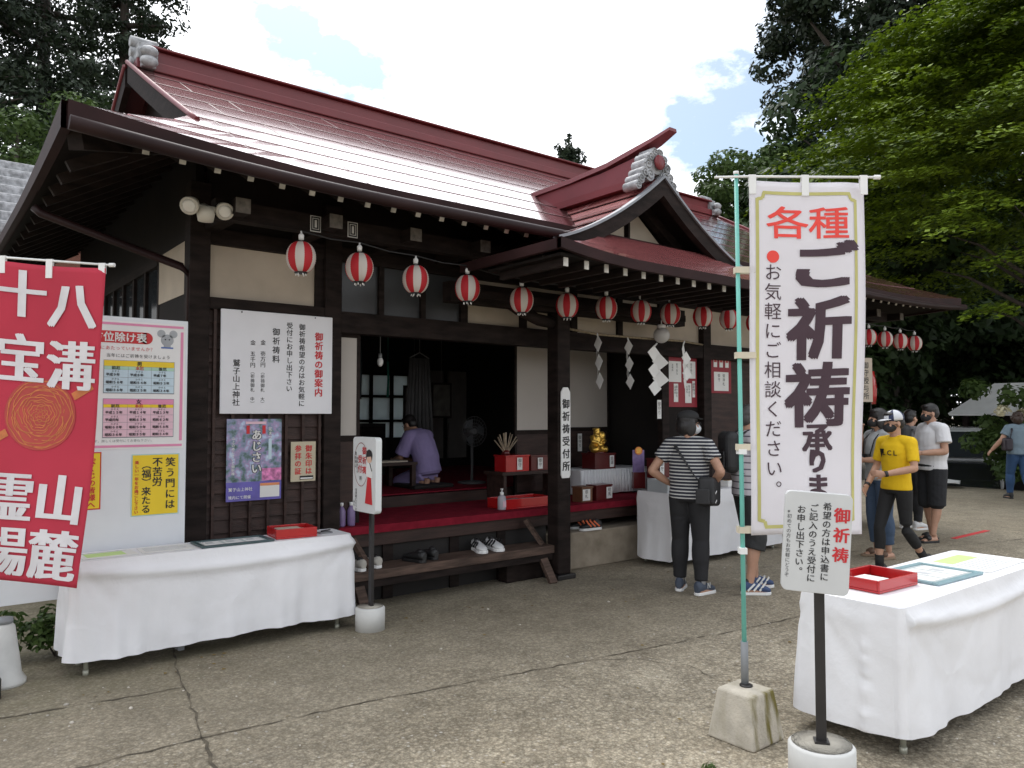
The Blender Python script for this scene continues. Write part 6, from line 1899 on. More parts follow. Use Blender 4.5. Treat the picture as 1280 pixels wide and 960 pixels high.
    def body(s):
        mb = MB(); J, k = s.J, s.k
        s.torso(mb, -0.012)
        mb.tube([lerp(J['sh'], J['neck'], -.2), J['neck'], s.hp((0, -.015, -.04))], [.062 * k, .054 * k, .054 * k], 12)
        for q in 'lr':
            s.arm(mb, q); s.leg(mb, q, -0.004)
            s.hand(mb, q, s.J.get('curl', 0.6), s.J.get('hd' + q))
            a = J['an' + q]; f = Euler((R(J['fp' + q]), 0, R(J['fy' + q]))).to_matrix()
            mb.tube([a + f @ Vector((0, -.05, -.045)) * k, a + f @ Vector((0, .05, -.045)) * k, a + f @ Vector((0, .15, -.062)) * k], [(.033 * k, .036 * k), (.04 * k, .034 * k), (.038 * k, .016 * k)], 10)
        hd = lambda c, r: mb.ell(s.hp(c), [x * k for x in r], s.hr)
        hd((0, -.012, .018), (.073, .090, .092)); hd((0, .022, -.035), (.058, .066, .075)); hd((0, .052, -.078), (.034, .03, .026))
        hd((0, .080, .005), (.020, .014, .012)); hd((0, .093, -.022), (.013, .016, .012)); hd((0, .088, -.005), (.009, .012, .024))
        for sx in (-1, 1):
            hd((sx * .074, -.012, -.012), (.010, .020, .031)); hd((sx * .035, .062, -.028), (.025, .02, .025))
        hd((0, .080, -.058), (.022, .010, .006)); hd((0, .078, -.067), (.018, .010, .007))
        s.bodyo = remesh(mb, 'body', skin, s.t, 0.0055 * k, 5)
        for sx in (-1, 1):                                   # eyes and brows
            MB().ell(s.hp((sx * .031, .0785, .004)), (.012 * k, .006 * k, .0065 * k), s.hr, 10, 6).build('eye', MATS.get('eye_dark') or mat('eye_dark', (0.02, 0.015, 0.012), 0.3), s.t)
            MB().ell(s.hp((sx * .033, .080, .026)), (.019 * k, .005 * k, .004 * k), s.hr, 10, 6).build('eyebrow', hairm, s.t)
    def hair(s, m=None, kind='short'):
        k = s.k
        mb = MB()
        def blob(c, r): mb.ell(s.hp(c), [x * k for x in r], s.hr, 18, 12)
        if kind == 'short':
            blob((0, -.022, .045), (.081, .094, .085)); blob((0, -.055, .0), (.072, .062, .075)); blob((0, .028, .092), (.064, .052, .028))
        elif kind == 'bob':
            blob((0, -.022, .045), (.090, .102, .088)); blob((0, -.05, -.02), (.092, .082, .10)); blob((0, .03, .09), (.07, .052, .03))
            for sx in (-1, 1): blob((sx * .074, -.01, -.03), (.024, .055, .085))
        elif kind == 'curly':
            r = random.Random(4)
            blob((0, -.03, .04), (.092, .10, .09)); blob((0, -.06, -.03), (.095, .085, .10))
            for i in range(40):
                a, b = r.uniform(0, 6.28), r.uniform(-.9, 1.4)
                v = Vector((math.cos(a) * math.cos(b) * .095, math.sin(a) * math.cos(b) * .10 - .035, math.sin(b) * .10 + .02))
                if v.y > .035 and v.z < .07: continue
                blob(v, (.026, .026, .026))
        remesh(mb, 'hair', m or hairm, s.t, 0.006 * k, 2)
    def mask(s, m):
        k = s.k
        mb = MB().ell(s.hp((0, .034, -.046)), (.066 * k, .072 * k, .052 * k), s.hr, 18, 12, keep=lambda c: True)
        mb2 = MB().ell(s.hp((0, .040, -.042)), (.064 * k, .073 * k, .056 * k), s.hr, 20, 12)
        o = mb2.build('mask', m, s.t)
        mb = MB()
        for sx in (-1, 1):
            for z in (-.02, -.065):
                mb.tube([s.hp((sx * .052, .06, z)), s.hp((sx * .071, .02, z * .7)), s.hp((sx * .079, -.005, -.012 + z * .2))], .0028 * k, 5)
        mb.build('ear_loop', m, o)
    def shirt(s, m, sleeve=.62, g=.016, low=-.25, flare=.018, name='shirt', ease=.02, voxel=.007):
        mb = MB()
        s.torso(mb, g, low, True, ease)
        for q in 'lr':
            s.arm(mb, q, g + .004, sleeve, flare)
        return remesh(mb, name, m, s.t, voxel, 14)
    def trousers(s, m, upto=1.93, g=.012, gcalf=.012, name='trousers', wl=.35, voxel=.008):
        mb = MB(); J, k, b = s.J, s.k, s.b
        pts = [lerp(J['pelvis'], J['waist'], -.45), J['pelvis'], lerp(J['pelvis'], J['waist'], wl)]
        mb.tube(pts, [((.14 * b + g) * k, (.105 * b + g) * k), ((.168 * b + g) * k, (.118 * b + g) * k), ((.155 * b + g) * k, (.108 * b + g) * k)], 20, right=(1, 0, 0))
        for q in 'lr':
            s.leg(mb, q, g, upto, gcalf)
        return remesh(mb, name, m, s.t, voxel, 10)
    def shoes(s, up, so_, mark=None, sandal=False, L=.265):
        for q in 'lr':
            a = s.J['an' + q]; yw = R(s.J['fy' + q]); pt = R(s.J['fp' + q])
            off = Euler((pt, 0, yw)).to_matrix() @ Vector((0, .055, -.083))
            o = shoe_parts(s.t, tuple(a + off * s.k), 0, L * s.k, up, so_, mark, sandal)
            o.rotation_euler = (pt, 0, yw)
    def socks(s, m, frm=.75):
        mb = MB(); J, k = s.J, s.k
        for q in 'lr':
            mb = MB().tube([lerp(J['kn' + q], J['an' + q], frm), lerp(J['kn' + q], J['an' + q], .97)], [.045 * k, .041 * k], 12)
            mb.build('sock', m, s.t)
    def strap(s, pts, m, w=.018, name='strap', parent=None):
        return MB().tube([Vector(p) * s.k for p in pts], [(w * s.k, .004 * s.k)] * len(pts), 8).build(name, m, parent or s.t)

navy = stripe_mat('navy_white_stripes', (0.55, 0.55, 0.54), (0.022, 0.024, 0.036), 2, 33, 0.36)
# 1: striped shirt, hands on hips, seen from behind
P = Person('person in a navy and white striped shirt seen from behind, hands on hips', (5.60, 4.48, 0), -66, 1.62,
           dict(ell=(-.335, -.10, 1.14), elr=(.325, -.12, 1.15), wrl=(-.21, .03, 1.02), wrr=(.21, .03, 1.02), hdl=(.6, .75, -.25), hdr=(-.6, .75, -.25),
                anl=(-.11, .04, .085), anr=(.12, -.06, .085), knl=(-.10, .04, .49), knr=(.105, .0, .49), fyl=8, fyr=-22), head_yaw=-58, build=1.04)
P.hair(kind='bob'); P.mask(maskw)
P.shirt(navy, .55, .018, -.30, .014)
P.trousers(wrinkled_cloth('black_trousers', (0.016, 0.016, 0.018), 5, 0.5, 0.012), 1.90, .018, .024)
P.shoes(mat('slate_sneaker', (0.055, 0.07, 0.10), 0.7, 0.15), M['white'], ('N', M['paper']))
P.socks(mat('grey_sock', (0.30, 0.30, 0.31), 0.9), .82)
mb = MB()
k = P.k
mb.ell(P.hp((0, -.015, .075)), (.092 * k, .108 * k, .062 * k), P.hr, 22, 12)
h = mb.build('hat', mat('black_cotton_hat', (0.02, 0.02, 0.021), 0.85, 0.2, 10), P.t)
MB().tube([P.hp((0, .05, .06)), P.hp((0, .12, .05))], [(.07 * k, .012 * k), (.05 * k, .006 * k)], 12, right=P.hr.to_matrix() @ Vector((1, 0, 0))).build('brim', MATS['black_cotton_hat'], h)
mb = MB()
for q in (1, -1):
    mb.tube([P.hp((q * .076, -.01, .002)), P.hp((q * .072, .05, .008)), P.hp((q * .05, .09, .008))], .003, 6)
for q in (1, -1):
    mb.tube([P.hp((q * .033 + .02 * math.cos(a), .097, .003 + .016 * math.sin(a))) for a in np.linspace(0, 6.283, 13)], .0025, 5)
mb.build('glasses', M['black'], P.t)
t = thing('shoulder_bag', 'black shoulder bag hanging at the right hip of the striped person', 'bag', P.t.location, P.t.rotation_euler.z)
mb = MB()
mb.box(.12, -.30, .78, .27, -.02, 1.03)
o = mb.build('bag_body', mat('black_nylon', (0.018, 0.018, 0.020), 0.6, 0.3, 12), t, bevel=0.035, seg=4)
o.data.transform(Matrix.Rotation(R(-6), 4, 'X'))
MB().box(.135, -.315, .83, .255, -.30, .96).build('front_pocket', MATS['black_nylon'], o, bevel=0.01)
P.strap([(.19, -.15, 1.0), (.10, -.165, 1.10), (0, -.165, 1.25), (-.09, -.12, 1.37), (-.12, -.02, 1.435), (-.10, .09, 1.36), (.02, .15, 1.2), (.16, .10, 1.02), (.20, -.03, .98)], M['black'], .021, 'bag_strap', t)
for z in (.83, .91):
    MB().bar((.272, -.16, z), (.272, -.11, z + .02), .003, .01).build('bag_mark', M['white'], o)

# 2: mostly hidden behind the banner
grst = stripe_mat('grey_violet_stripes', (0.50, 0.48, 0.52), (0.10, 0.09, 0.12), 2, 17, 0.80)
P = Person('person in a pale striped tee and dark shorts behind the green banner pole', (6.05, 4.16, 0), -122, 1.68,
           dict(elr=(.24, .06, 1.13), wrr=(.20, .24, 1.02), ell=(-.24, .06, 1.13), wrl=(-.18, .24, 1.02), anl=(-.13, .10, .085), anr=(.12, -.06, .085), knl=(-.11, .07, .49)), head_yaw=5, build=1.08)
P.hair(kind='short', m=mat('greying_hair', (0.05, 0.047, 0.045), 0.5, 0.3, 40)); P.mask(maskw)
P.shirt(grst, .7, .022, -.35, .02)
P.trousers(wrinkled_cloth('charcoal_shorts', (0.024, 0.025, 0.026), 5, 0.5, 0.012), 1.22, .022, .035, 'shorts')
P.shoes(mat('blue_sneaker', (0.035, 0.06, 0.14), 0.7, 0.2), M['white'], ('s', M['paper']))
t = thing('backpack', 'black backpack worn by the person behind the green banner pole', 'bag', P.t.location, P.t.rotation_euler.z)
o = MB().box(-.13, -.26, 1.07, .13, -.12, 1.45).build('bag_body', MATS['black_nylon'], t, bevel=.062, seg=4)
MB().box(-.09, -.278, 1.12, .09, -.26, 1.27).build('front_pocket', MATS['black_nylon'], o, bevel=.01)
for q in (-1, 1):
    P.strap([(q * .09, -.15, 1.42), (q * .10, -.05, 1.475), (q * .11, .09, 1.42), (q * .12, .145, 1.28), (q * .14, .08, 1.14), (q * .13, -.13, 1.08)], M['black'], .02, 'shoulder_strap', t)

# 3: cyclist in yellow
yel = wrinkled_cloth('yellow_jersey', (0.72, 0.46, 0.004), 5, 0.5, 0.012)
P = Person('walking person in a yellow cycling jersey, cap and black tights', (7.72, 3.62, 0), 74, 1.625,
           dict(ell=(-.25, .03, 1.13), wrl=(-.10, .27, 1.07), elr=(.245, .0, 1.12), wrr=(.19, .20, .93), hdl=(.75, .6, .05),
                hil=(-.09, 0, .9), hir=(.09, 0, .9), knr=(.09, .15, .50), anr=(.085, .16, .085), knl=(-.09, -.03, .48), anl=(-.09, -.30, .16), fpl=-32, fyl=0, fyr=0), head_yaw=-16, head_pitch=-6, build=.93)
P.hair(kind='short'); P.mask(maskb)
j = P.shirt(yel, .75, .012, -.22, .004, 'jersey', .005)
P.trousers(wrinkled_cloth('black_tights', (0.010, 0.010, 0.011), 4, 0.5, 0.012), 1.52, .006, .003, 'tights')
P.socks(mat('black_sock', (0.012, 0.012, 0.012), 0.9), .66)
P.shoes(M['black'], M['white'])
k = P.k
capm = mat('white_navy_cap', (0.62, 0.63, 0.66), 0.7, 0.05)
mb = MB().ell(P.hp((0, -.015, .05)), (.086 * k, .10 * k, .085 * k), P.hr, 24, 12)
mb.m = [1 if (i % 24) in (2, 3, 4, 8, 9, 14, 15, 20, 21) else 0 for i in range(len(mb.f))]
zcut = P.hp((0, 0, .035)).z
keep = [i for i, f in enumerate(mb.f) if max(mb.v[q][2] for q in f) > zcut]
mb.f = [mb.f[i] for i in keep]; mb.m = [mb.m[i] for i in keep]; mb.sm = [True] * len(keep)
navyc = mat('navy_cap_panel', (0.02, 0.028, 0.075), 0.7, 0.1)
h = mb.build('cap', [capm, navyc], P.t, solid=.003)
MB().tube([P.hp((0, .06, .045)), P.hp((0, .105, .043)), P.hp((0, .15, .036))], [(.072 * k, .006 * k), (.066 * k, .005 * k), (.035 * k, .004 * k)], 14, right=P.hr.to_matrix() @ Vector((1, 0, 0))).build('cap_brim', capm, h)
def on_front(specs, z, x0, dy, m, name, parent, yaw=0, nrm=1):
    g = letters(specs, 0)
    # wrap the print round the chest (local +y is the front)
    vs = []
    for (u, y, v) in g.v:
        a = x0 - u * 1.0
        vs.append((a, dy - 1.9 * a * a, z + v))
    g.v = vs
    return g.build(name, m, parent)
J = P.J
on_front([('LCL', -.085, 0, .068, dict(h=1, pitch=.85, bold=.02))], 1.225, -.035, .132, M['ink'], 'chest_print', P.t)
MB().add([(.075, .128, 1.262), (.015, .137, 1.262), (.05, .134, 1.175)], [(0, 1, 2), (2, 1, 0)]).build('chest_emblem', M['ink'], P.t)
g = letters([('LCL', -.075, 0, .055, dict(h=1, pitch=.8, bold=.02))], 0)
g.v = [(-.305 * k + .16 * (v[0] ** 2), -.03 + (v[0]) * -1.0 + .05, 1.20 + v[2]) for v in g.v]
g.f = [tuple(reversed(f)) for f in g.f]
mb = MB()
for q in ('l', 'r'):
    wr, el = J['wr' + q], J['el' + q]
    MB().tube([lerp(el, wr, .90), lerp(el, wr, 1.0)], .031 * k, 12).build('wrist_band', M['black'], P.t)

# 4: white tee
P = Person('person in a plain white tee and black shorts with sandals and black mask', (10.25, 4.35, 0), 58, 1.73,
           dict(ell=(-.245, .0, 1.12), wrl=(-.16, .25, 1.10), elr=(.245, .0, 1.12), wrr=(.15, .26, 1.10), anl=(-.10, .08, .085), anr=(.115, -.06, .085)), head_yaw=-12, head_pitch=-8, build=1.05)
P.hair(kind='short'); P.mask(maskb)
P.shirt(wrinkled_cloth('white_tee', (0.66, 0.66, 0.68), 5, 0.5, 0.012), .62, .026, -.35, .026, ease=.03)
P.trousers(wrinkled_cloth('black_shorts', (0.012, 0.013, 0.016), 5, 0.5, 0.012), 1.02, .028, .045, 'shorts')
P.shoes(M['black'], M['black'], None, True)
ph = thing('phone', 'small pale phone held by the person in the white tee', 'phone', P.t.location, P.t.rotation_euler.z)
MB().box(-.035, .33, 1.10, .035, .345, 1.24).build('phone_body', M['white'], ph, bevel=.004)

# 5: grey tee and jeans partly behind the banner
P = Person('person in a light grey tee and jeans partly behind the white banner', (8.62, 4.22, 0), 62, 1.66,
           dict(elr=(.25, .06, 1.17), wrr=(.07, .19, 1.42), hdr=(-.4, .2, .9), ell=(-.24, .04, 1.13), wrl=(-.05, .23, 1.12)), head_yaw=-8, build=1.03)
P.hair(kind='bob'); P.mask(maskb)
P.shirt(wrinkled_cloth('light_grey_tee', (0.38, 0.40, 0.41), 5, 0.5, 0.012), .62, .02, -.3, .02)
P.trousers(wrinkled_cloth('blue_jeans', (0.045, 0.075, 0.13), 5, 0.5, 0.012), 1.80, .016, .026, 'jeans')
P.shoes(mat('brown_sandal', (0.12, 0.07, 0.045), 0.7), mat('tan_sole', (0.25, 0.18, 0.12), 0.8), None, True)
t = thing('camera_body', 'black camera hanging on the chest of the person in the grey tee', 'camera', P.t.location, P.t.rotation_euler.z)
MB().box(-.065, .15, 1.07, .065, .20, 1.16).build('housing', M['black'], t, bevel=.01)
MB().tube([(0, .20, 1.11), (0, .26, 1.11)], .033, 14).build('lens', M['glass'], t)
P.strap([(-.06, .17, 1.17), (-.09, .13, 1.35), (-.07, 0, 1.48), (.07, 0, 1.48), (.09, .13, 1.35), (.06, .17, 1.17)], M['black'], .010, 'neck_strap', t)

# 6: grey shirt and teal edged backpack, behind
P = Person('person in a dark grey tee seen between the cyclist and the white tee', (11.1, 5.0, 0), -100, 1.66, dict(elr=(.23, .08, 1.12), wrr=(.15, .26, 1.12)), build=1.0)
P.hair(kind='short')
P.shirt(wrinkled_cloth('dim_grey_tee', (0.20, 0.20, 0.205), 5, 0.5, 0.012), .6, .02, -.3, .02)
P.trousers(MATS['black_trousers'], 1.92, .014, .02)
P.shoes(wsh, M['white'])
t = thing('backpack', 'black backpack with teal piping on the person behind the cyclist', 'bag', P.t.location, P.t.rotation_euler.z)
o = MB().box(-.16, -.32, 1.0, .14, -.13, 1.46).build('bag_body', MATS['black_nylon'], t, bevel=.06, seg=4)
MB().tube([(-.15, -.325, 1.06), (-.155, -.325, 1.3), (-.10, -.325, 1.43), (.05, -.325, 1.45)], .008, 6).build('piping', M['teal'], o)
for q in (-1, 1):
    P.strap([(q * .09, -.15, 1.40), (q * .10, -.05, 1.44), (q * .11, .09, 1.38), (q * .12, .14, 1.24), (q * .14, .06, 1.10), (q * .13, -.13, 1.05)], M['black'], .02, 'shoulder_strap', t)

# 7: woman walking away
P = Person('person with brown hair walking away in grey blue tee and blue jeans', (16.5, 5.45, 0), -48, 1.64,
           dict(ell=(-.30, -.02, 1.16), wrl=(-.44, .08, .96), anl=(-.10, .16, .085), knl=(-.10, .13, .49), knr=(.10, -.02, .49), anr=(.10, -.26, .14), fpr=-28), head_yaw=-10, build=1.1)
P.hair(mat('brown_hair', (0.035, 0.018, 0.012), 0.5, 0.3, 40), 'curly')
P.shirt(wrinkled_cloth('grey_blue_tee', (0.17, 0.23, 0.28), 5, 0.5, 0.012), .6, .02, -.3, .02)
P.trousers(wrinkled_cloth('bright_blue_jeans', (0.03, 0.075, 0.17), 5, 0.5, 0.012), 1.93, .016, .018, 'jeans')
P.shoes(M['black'], M['black'])
t = thing('shoulder_bag', 'dark purple shoulder bag on the person walking away at the right edge', 'bag', P.t.location, P.t.rotation_euler.z)
MB().box(-.30, -.20, .92, -.16, .02, 1.16).build('bag_body', mat('dark_plum_leather', (0.022, 0.016, 0.024), 0.5, 0.2), t, bevel=.04, seg=4)
P.strap([(-.22, -.16, 1.13), (-.16, -.13, 1.35), (-.13, -.03, 1.46), (-.15, .06, 1.38), (-.22, 0, 1.13)], MATS['dark_plum_leather'], .016, 'bag_strap', t)

# 8: seated clerk inside
P = Person('seated clerk in a lilac work shirt bent over the desk inside the dark room', (4.72, 7.5, 0.12), 18, 1.55,
           dict(pelvis=(0, 0, .93), waist=(0, .03, 1.07), chest=(0, .10, 1.25), sh=(0, .17, 1.36), neck=(0, .22, 1.41), head=(0, .31, 1.49), shl=(-.175, .165, 1.345), shr=(.175, .165, 1.345),
                ell=(-.22, .26, 1.09), elr=(.22, .26, 1.09), wrl=(-.13, .48, 1.03), wrr=(.13, .48, 1.03), knl=(-.13, .38, .78), knr=(.13, .38, .78), anl=(-.10, -.02, .79), anr=(.10, -.02, .79), fpl=-80, fpr=-80, fyl=0, fyr=0), head_pitch=-30)
P.hair(kind='short')
lil = wrinkled_cloth('lilac_shirt', (0.27, 0.22, 0.42), 5, 0.5, 0.012)
P.shirt(lil, .9, .028, -.3, .026)
P.trousers(lil, 1.85, .02, .02)
t = thing('floor_cushion', 'flat dark cushion under the seated clerk', 'cushion', (4.66, 7.5, 0.777))
MB().box(-.26, -.24, 0, .26, .24, .045).build('cushion_body', M['interior'], t, bevel=.02, seg=3)
# ================================================================== vegetation
NR = np.random.default_rng(11)
def leaf_mesh(name, cen, nrm, size, m, parent, ratio=0.55, var=0.4):
    """cen (N,3), nrm (N,3): one rhombic leaf blade per entry"""
    N = len(cen)
    nrm = nrm / (np.linalg.norm(nrm, axis=1, keepdims=True) + 1e-9)
    rv = NR.normal(size=(N, 3))
    a = np.cross(nrm, rv); a /= (np.linalg.norm(a, axis=1, keepdims=True) + 1e-9)
    b = np.cross(nrm, a)
    s = (size * (1 + var * NR.uniform(-1, 1, N)))[:, None]
    v = np.empty((N, 4, 3), np.float32)
    v[:, 0] = cen - a * s; v[:, 1] = cen + b * s * ratio; v[:, 2] = cen + a * s; v[:, 3] = cen - b * s * ratio
    me = bpy.data.meshes.new(name)
    me.vertices.add(N * 4); me.vertices.foreach_set('co', v.reshape(-1))
    me.loops.add(N * 4); me.loops.foreach_set('vertex_index', np.arange(N * 4, dtype=np.int32))
    me.polygons.add(N); me.polygons.foreach_set('loop_start', np.arange(0, N * 4, 4, dtype=np.int32))
    me.polygons.foreach_set('loop_total', np.full(N, 4, np.int32))
    me.materials.append(m)
    me.update(calc_edges=True)
    o = bpy.data.objects.new(name, me)
    COL.objects.link(o); o.parent = parent
    return o

def clumps(C, Rd, n, up_=0.5, shell=0.5):
    """leaves through ellipsoidal clumps: C (K,3), Rd (K,3), n per clump"""
    K = len(C)
    d = NR.normal(size=(K, n, 3)); d /= np.linalg.norm(d, axis=2, keepdims=True)
    r = NR.uniform(0, 1, (K, n, 1)) ** (1 / 3) * (1 - shell) + shell * NR.uniform(0.75, 1.08, (K, n, 1))
    p = C[:, None, :] + d * r * Rd[:, None, :]
    nn = d + np.array([0, 0, up_]) + NR.normal(scale=0.45, size=(K, n, 3))
    return p.reshape(-1, 3), nn.reshape(-1, 3)

def trunk(parent, h, r0, limbs, seed, lean=(0, 0)):
    r = random.Random(seed)
    mb = MB()
    n = 8
    pts = [(lean[0] * (i / n) + r.uniform(-.04, .04) * r0 * 4, lean[1] * (i / n) + r.uniform(-.04, .04) * r0 * 4, h * i / n - 0.1) for i in range(n + 1)]
    mb.tube(pts, [r0 * (1.25 if i == 0 else 1 - 0.85 * i / n) for i in range(n + 1)], 10)
    for (z, L, az, rise) in limbs:
        q = min(n - 1, max(0, int(z / h * n)))
        p0 = Vector(pts[q]); p0.z = z
        d = Vector((math.cos(az), math.sin(az), 0))
        mb.tube([p0, p0 + d * L * .4 + Vector((0, 0, rise * .3)), p0 + d * L * .75 + Vector((0, 0, rise * .8)), p0 + d * L + Vector((0, 0, rise))], [r0 * .38, r0 * .26, r0 * .16, r0 * .05], 7)
    return mb.build('trunk', M['bark'], parent)

lm_cedar = leaf_mat('cedar_leaf', (0.010, 0.019, 0.011), (0.028, 0.044, 0.022), 0.12)
lm_dark = leaf_mat('dark_leaf', (0.013, 0.026, 0.010), (0.038, 0.068, 0.022), 0.2)
lm_mid = leaf_mat('mid_leaf', (0.030, 0.060, 0.014), (0.085, 0.135, 0.035), 0.3)
lm_maple = leaf_mat('maple_leaf', (0.017, 0.042, 0.005), (0.18, 0.26, 0.016), 0.22)

def cedar(label, x, y, h, rad, z0, seed, n=26, lf=0.16, name='cedar_tree', zb=0.0, group='tall dark cedars behind the shrine office'):
    t = thing(name, label, 'tree', (x, y, zb), 0, group)
    r = random.Random(seed)
    C, Rd = [], []
    limbs = []
    z = z0
    while z < h - 0.3:
        q = (z - z0) / (h - z0)
        L = rad * (1 - q) ** 0.75 * r.uniform(.75, 1.1) + 0.25
        k = max(3, int(6 * (1 - q) + 2))
        a0 = r.uniform(0, 6.28)
        for i in range(k):
            a = a0 + 6.28 * i / k + r.uniform(-.3, .3)
            Li = L * r.uniform(.6, 1.12)
            for f in (.35, .62, .88):
                zz = z - 0.18 * Li * f * f + r.uniform(-.2, .2)
                C.append((math.cos(a) * Li * f, math.sin(a) * Li * f, zz))
                w = (0.40 + 0.28 * Li * .5) * r.uniform(.7, 1.15)
                Rd.append((w, w, w * .5))
            if r.random() < .5: limbs.append((z, Li * .9, a, -0.12 * Li))
        z += (h - z0) / 19 * r.uniform(.75, 1.2)
    C.append((0, 0, h - .2)); Rd.append((.18, .18, .5))
    trunk(t, h, 0.013 * h, limbs, seed)
    p, nn = clumps(np.array(C), np.array(Rd), n, 0.3, 0.35)
    leaf_mesh('crown', p, nn, lf, lm_cedar, t, 0.38)
    return t

def broad(label, x, y, h, rx, z0, seed, K=70, n=160, lf=0.17, m=None, name='broadleaf_tree', zb=0.0, group='trees on the slope behind', cl=(.16, .30)):
    t = thing(name, label, 'tree', (x, y, zb), 0, group)
    r = random.Random(seed)
    C, Rd, limbs = [], [], []
    hc = (h - z0) / 2
    for i in range(K):
        a, b = r.uniform(0, 6.28), math.asin(r.uniform(-.9, 1))
        q = r.uniform(.55, 1.0)
        c = (math.cos(a) * math.cos(b) * rx * q, math.sin(a) * math.cos(b) * rx * q, z0 + hc + math.sin(b) * hc * q)
        w = rx * r.uniform(*cl)
        C.append(c); Rd.append((w, w, w * .62))
        if i % 6 == 0:
            limbs.append((max(.3, min(h * .8, c[2] * .7)), math.hypot(c[0], c[1]) * .9, a, c[2] * .25))
    trunk(t, h * .9, 0.025 * h, limbs, seed)
    p, nn = clumps(np.array(C), np.array(Rd), n, 0.55, 0.5)
    leaf_mesh('crown', p, nn, lf, m or lm_dark, t, 0.55)
    return t

# left: tall cedars behind the office
cedar('tall dark cedar cut by the left edge of the view above the office roof', 1.3, 27.5, 25, 4.6, 3.5, 21, 150, .10)
cedar('dark cedar directly left of the silver ridge end tile', 5.3, 27.0, 22.5, 4.2, 3.5, 22, 150, .10)
cedar('dark cedar filling the gap between the two outer ones at upper left', 3.6, 31.0, 27, 4.6, 4, 23, 150, .10)
cedar('slender cedar farther back on the far left behind the tiled roof', -2.2, 30.0, 26, 4.6, 4, 24, 110, .11)
broad('lighter green tree below the cedars at the left edge', 2.0, 22.0, 9.6, 2.6, 3.0, 25, 70, 260, .075, lm_mid, cl=(.18, .34))
broad('dark leafy tree beside the lighter one, just left of the roof corner', 4.4, 24.0, 10.8, 2.6, 3.0, 26, 60, 260, .09, lm_dark)
cedar('small distant cedar tip rising above the ridge in the middle', 23.8, 25.8, 14.3, 2.0, 4.0, 27, 40, .16)
broad('leafy tree behind the right end of the roof beside the banner top', 25.6, 17.0, 12.4, 3.3, 4.0, 28, 70, 280, .11, lm_mid)
broad('smaller round tree left of the maple above the roof end', 29.5, 17.5, 13.4, 3.2, 4.0, 29, 60, 280, .11, lm_dark)
broad('very tall dark tree with ragged open crown above the maple', 32.0, 15.0, 27.5, 6.0, 11, 30, 110, 420, .13, lm_cedar, cl=(.12, .24))
broad('tall dark tree right of the ragged one, top out of view', 36.5, 11.0, 30, 7.5, 9, 31, 95, 420, .15, lm_cedar, cl=(.14, .26))
for i, (x, y, h, rx, lb) in enumerate(((30.5, 17.0, 13.5, 4.8, 'dark tree behind the lanterns at the far end of the office'), (40.5, 7.0, 14.5, 6, 'dark tree behind the white roofed shed'), (34.5, 2.5, 13, 5.5, 'dark tree beyond the flowering bush at the right edge'),
                                      (24.0, 13.5, 10.5, 3.6, 'dark tree close behind the right roof tip'), (38, 16.5, 17, 6, 'large dark tree deep behind the maple'), (37.5, 14.2, 8.5, 5.0, 'dark bushy tree filling the gap left of the white roofed shed'), (28.5, 13.5, 15.5, 5.0, 'dense dark tree just behind the bright maple'), (36.5, 3.5, 16, 5.5, 'dense dark tree behind the right half of the maple'), (40, 12, 14, 7, 'broad dark tree far behind the white roofed shed'), (44, 18, 14, 7, 'broad dark tree at the far back, left of the shed'), (22.6, 12.6, 10.5, 3.4, 'dense dark tree above the far right roof tip'))):
    broad(lb, x, y, h, rx, 0.4 if i < 6 else 3.2, 40 + i, 80, 240, .17, lm_dark, zb=-.6, cl=(.2, .34))
# trees off to the sides and behind, so the clearing stays closed from other viewpoints
for i, (x, y, h, lb) in enumerate(((10, 30, 20, 'cedar behind the middle of the office, hidden by its roof'), (15, 31, 18, 'cedar behind the right half of the office, hidden by its roof'))):
    cedar(lb, x, y, 11 + i, 3.4, 2, 60 + i, 24, .2)

# the maple: flat drooping tiers of small leaves
def maple(label, x, y, seed):
    t = thing('maple_tree', label, 'tree', (x, y, 0))
    r = random.Random(seed)
    pc, pn = [], []
    limbs = []
    H, RX = 11.6, 6.6
    for i in range(720):
        a = r.uniform(0, 6.28)
        q = r.random() ** .8
        z = 2.7 + (H - 2.7) * q if i % 8 == 0 else 4.7 + (H - 4.7) * r.random() ** .6
        rr = RX * math.sqrt(max(0.02, 1 - ((z - 3.6) / (H - 3.4)) ** 2 if z > 3.6 else .9)) * r.uniform(.55, 1.0)
        cx, cy = math.cos(a) * rr, math.sin(a) * rr
        w, l = r.uniform(.4, .75), r.uniform(.7, 1.35)
        n = 330
        u = NR.uniform(-1, 1, (n, 2)); u = u[(u ** 2).sum(1) < 1]
        th = NR.normal(scale=.05, size=len(u))
        px, py = u[:, 0] * l, u[:, 1] * w
        droop = -0.16 * (px + l) - .18 * (u ** 2).sum(1)
        ca, sa = math.cos(a), math.sin(a)
        P_ = np.stack([cx + ca * px - sa * py, cy + sa * px + ca * py, z + droop + th], 1)
        N_ = np.stack([ca * .3 + NR.normal(scale=.3, size=len(u)), sa * .3 + NR.normal(scale=.3, size=len(u)), np.ones(len(u))], 1)
        pc.append(P_); pn.append(N_)
        if i % 40 == 0: limbs.append((max(1.2, z * .62), rr * .5, a, z * .25))
    trunk(t, 8.0, .20, limbs, seed, (1.2, -.6))
    leaf_mesh('crown', np.concatenate(pc), np.concatenate(pn), .062, lm_maple, t, .6)
    return t
maple('broad maple with bright green tiered sprays filling the upper right', 20.3, 5.7, 77)

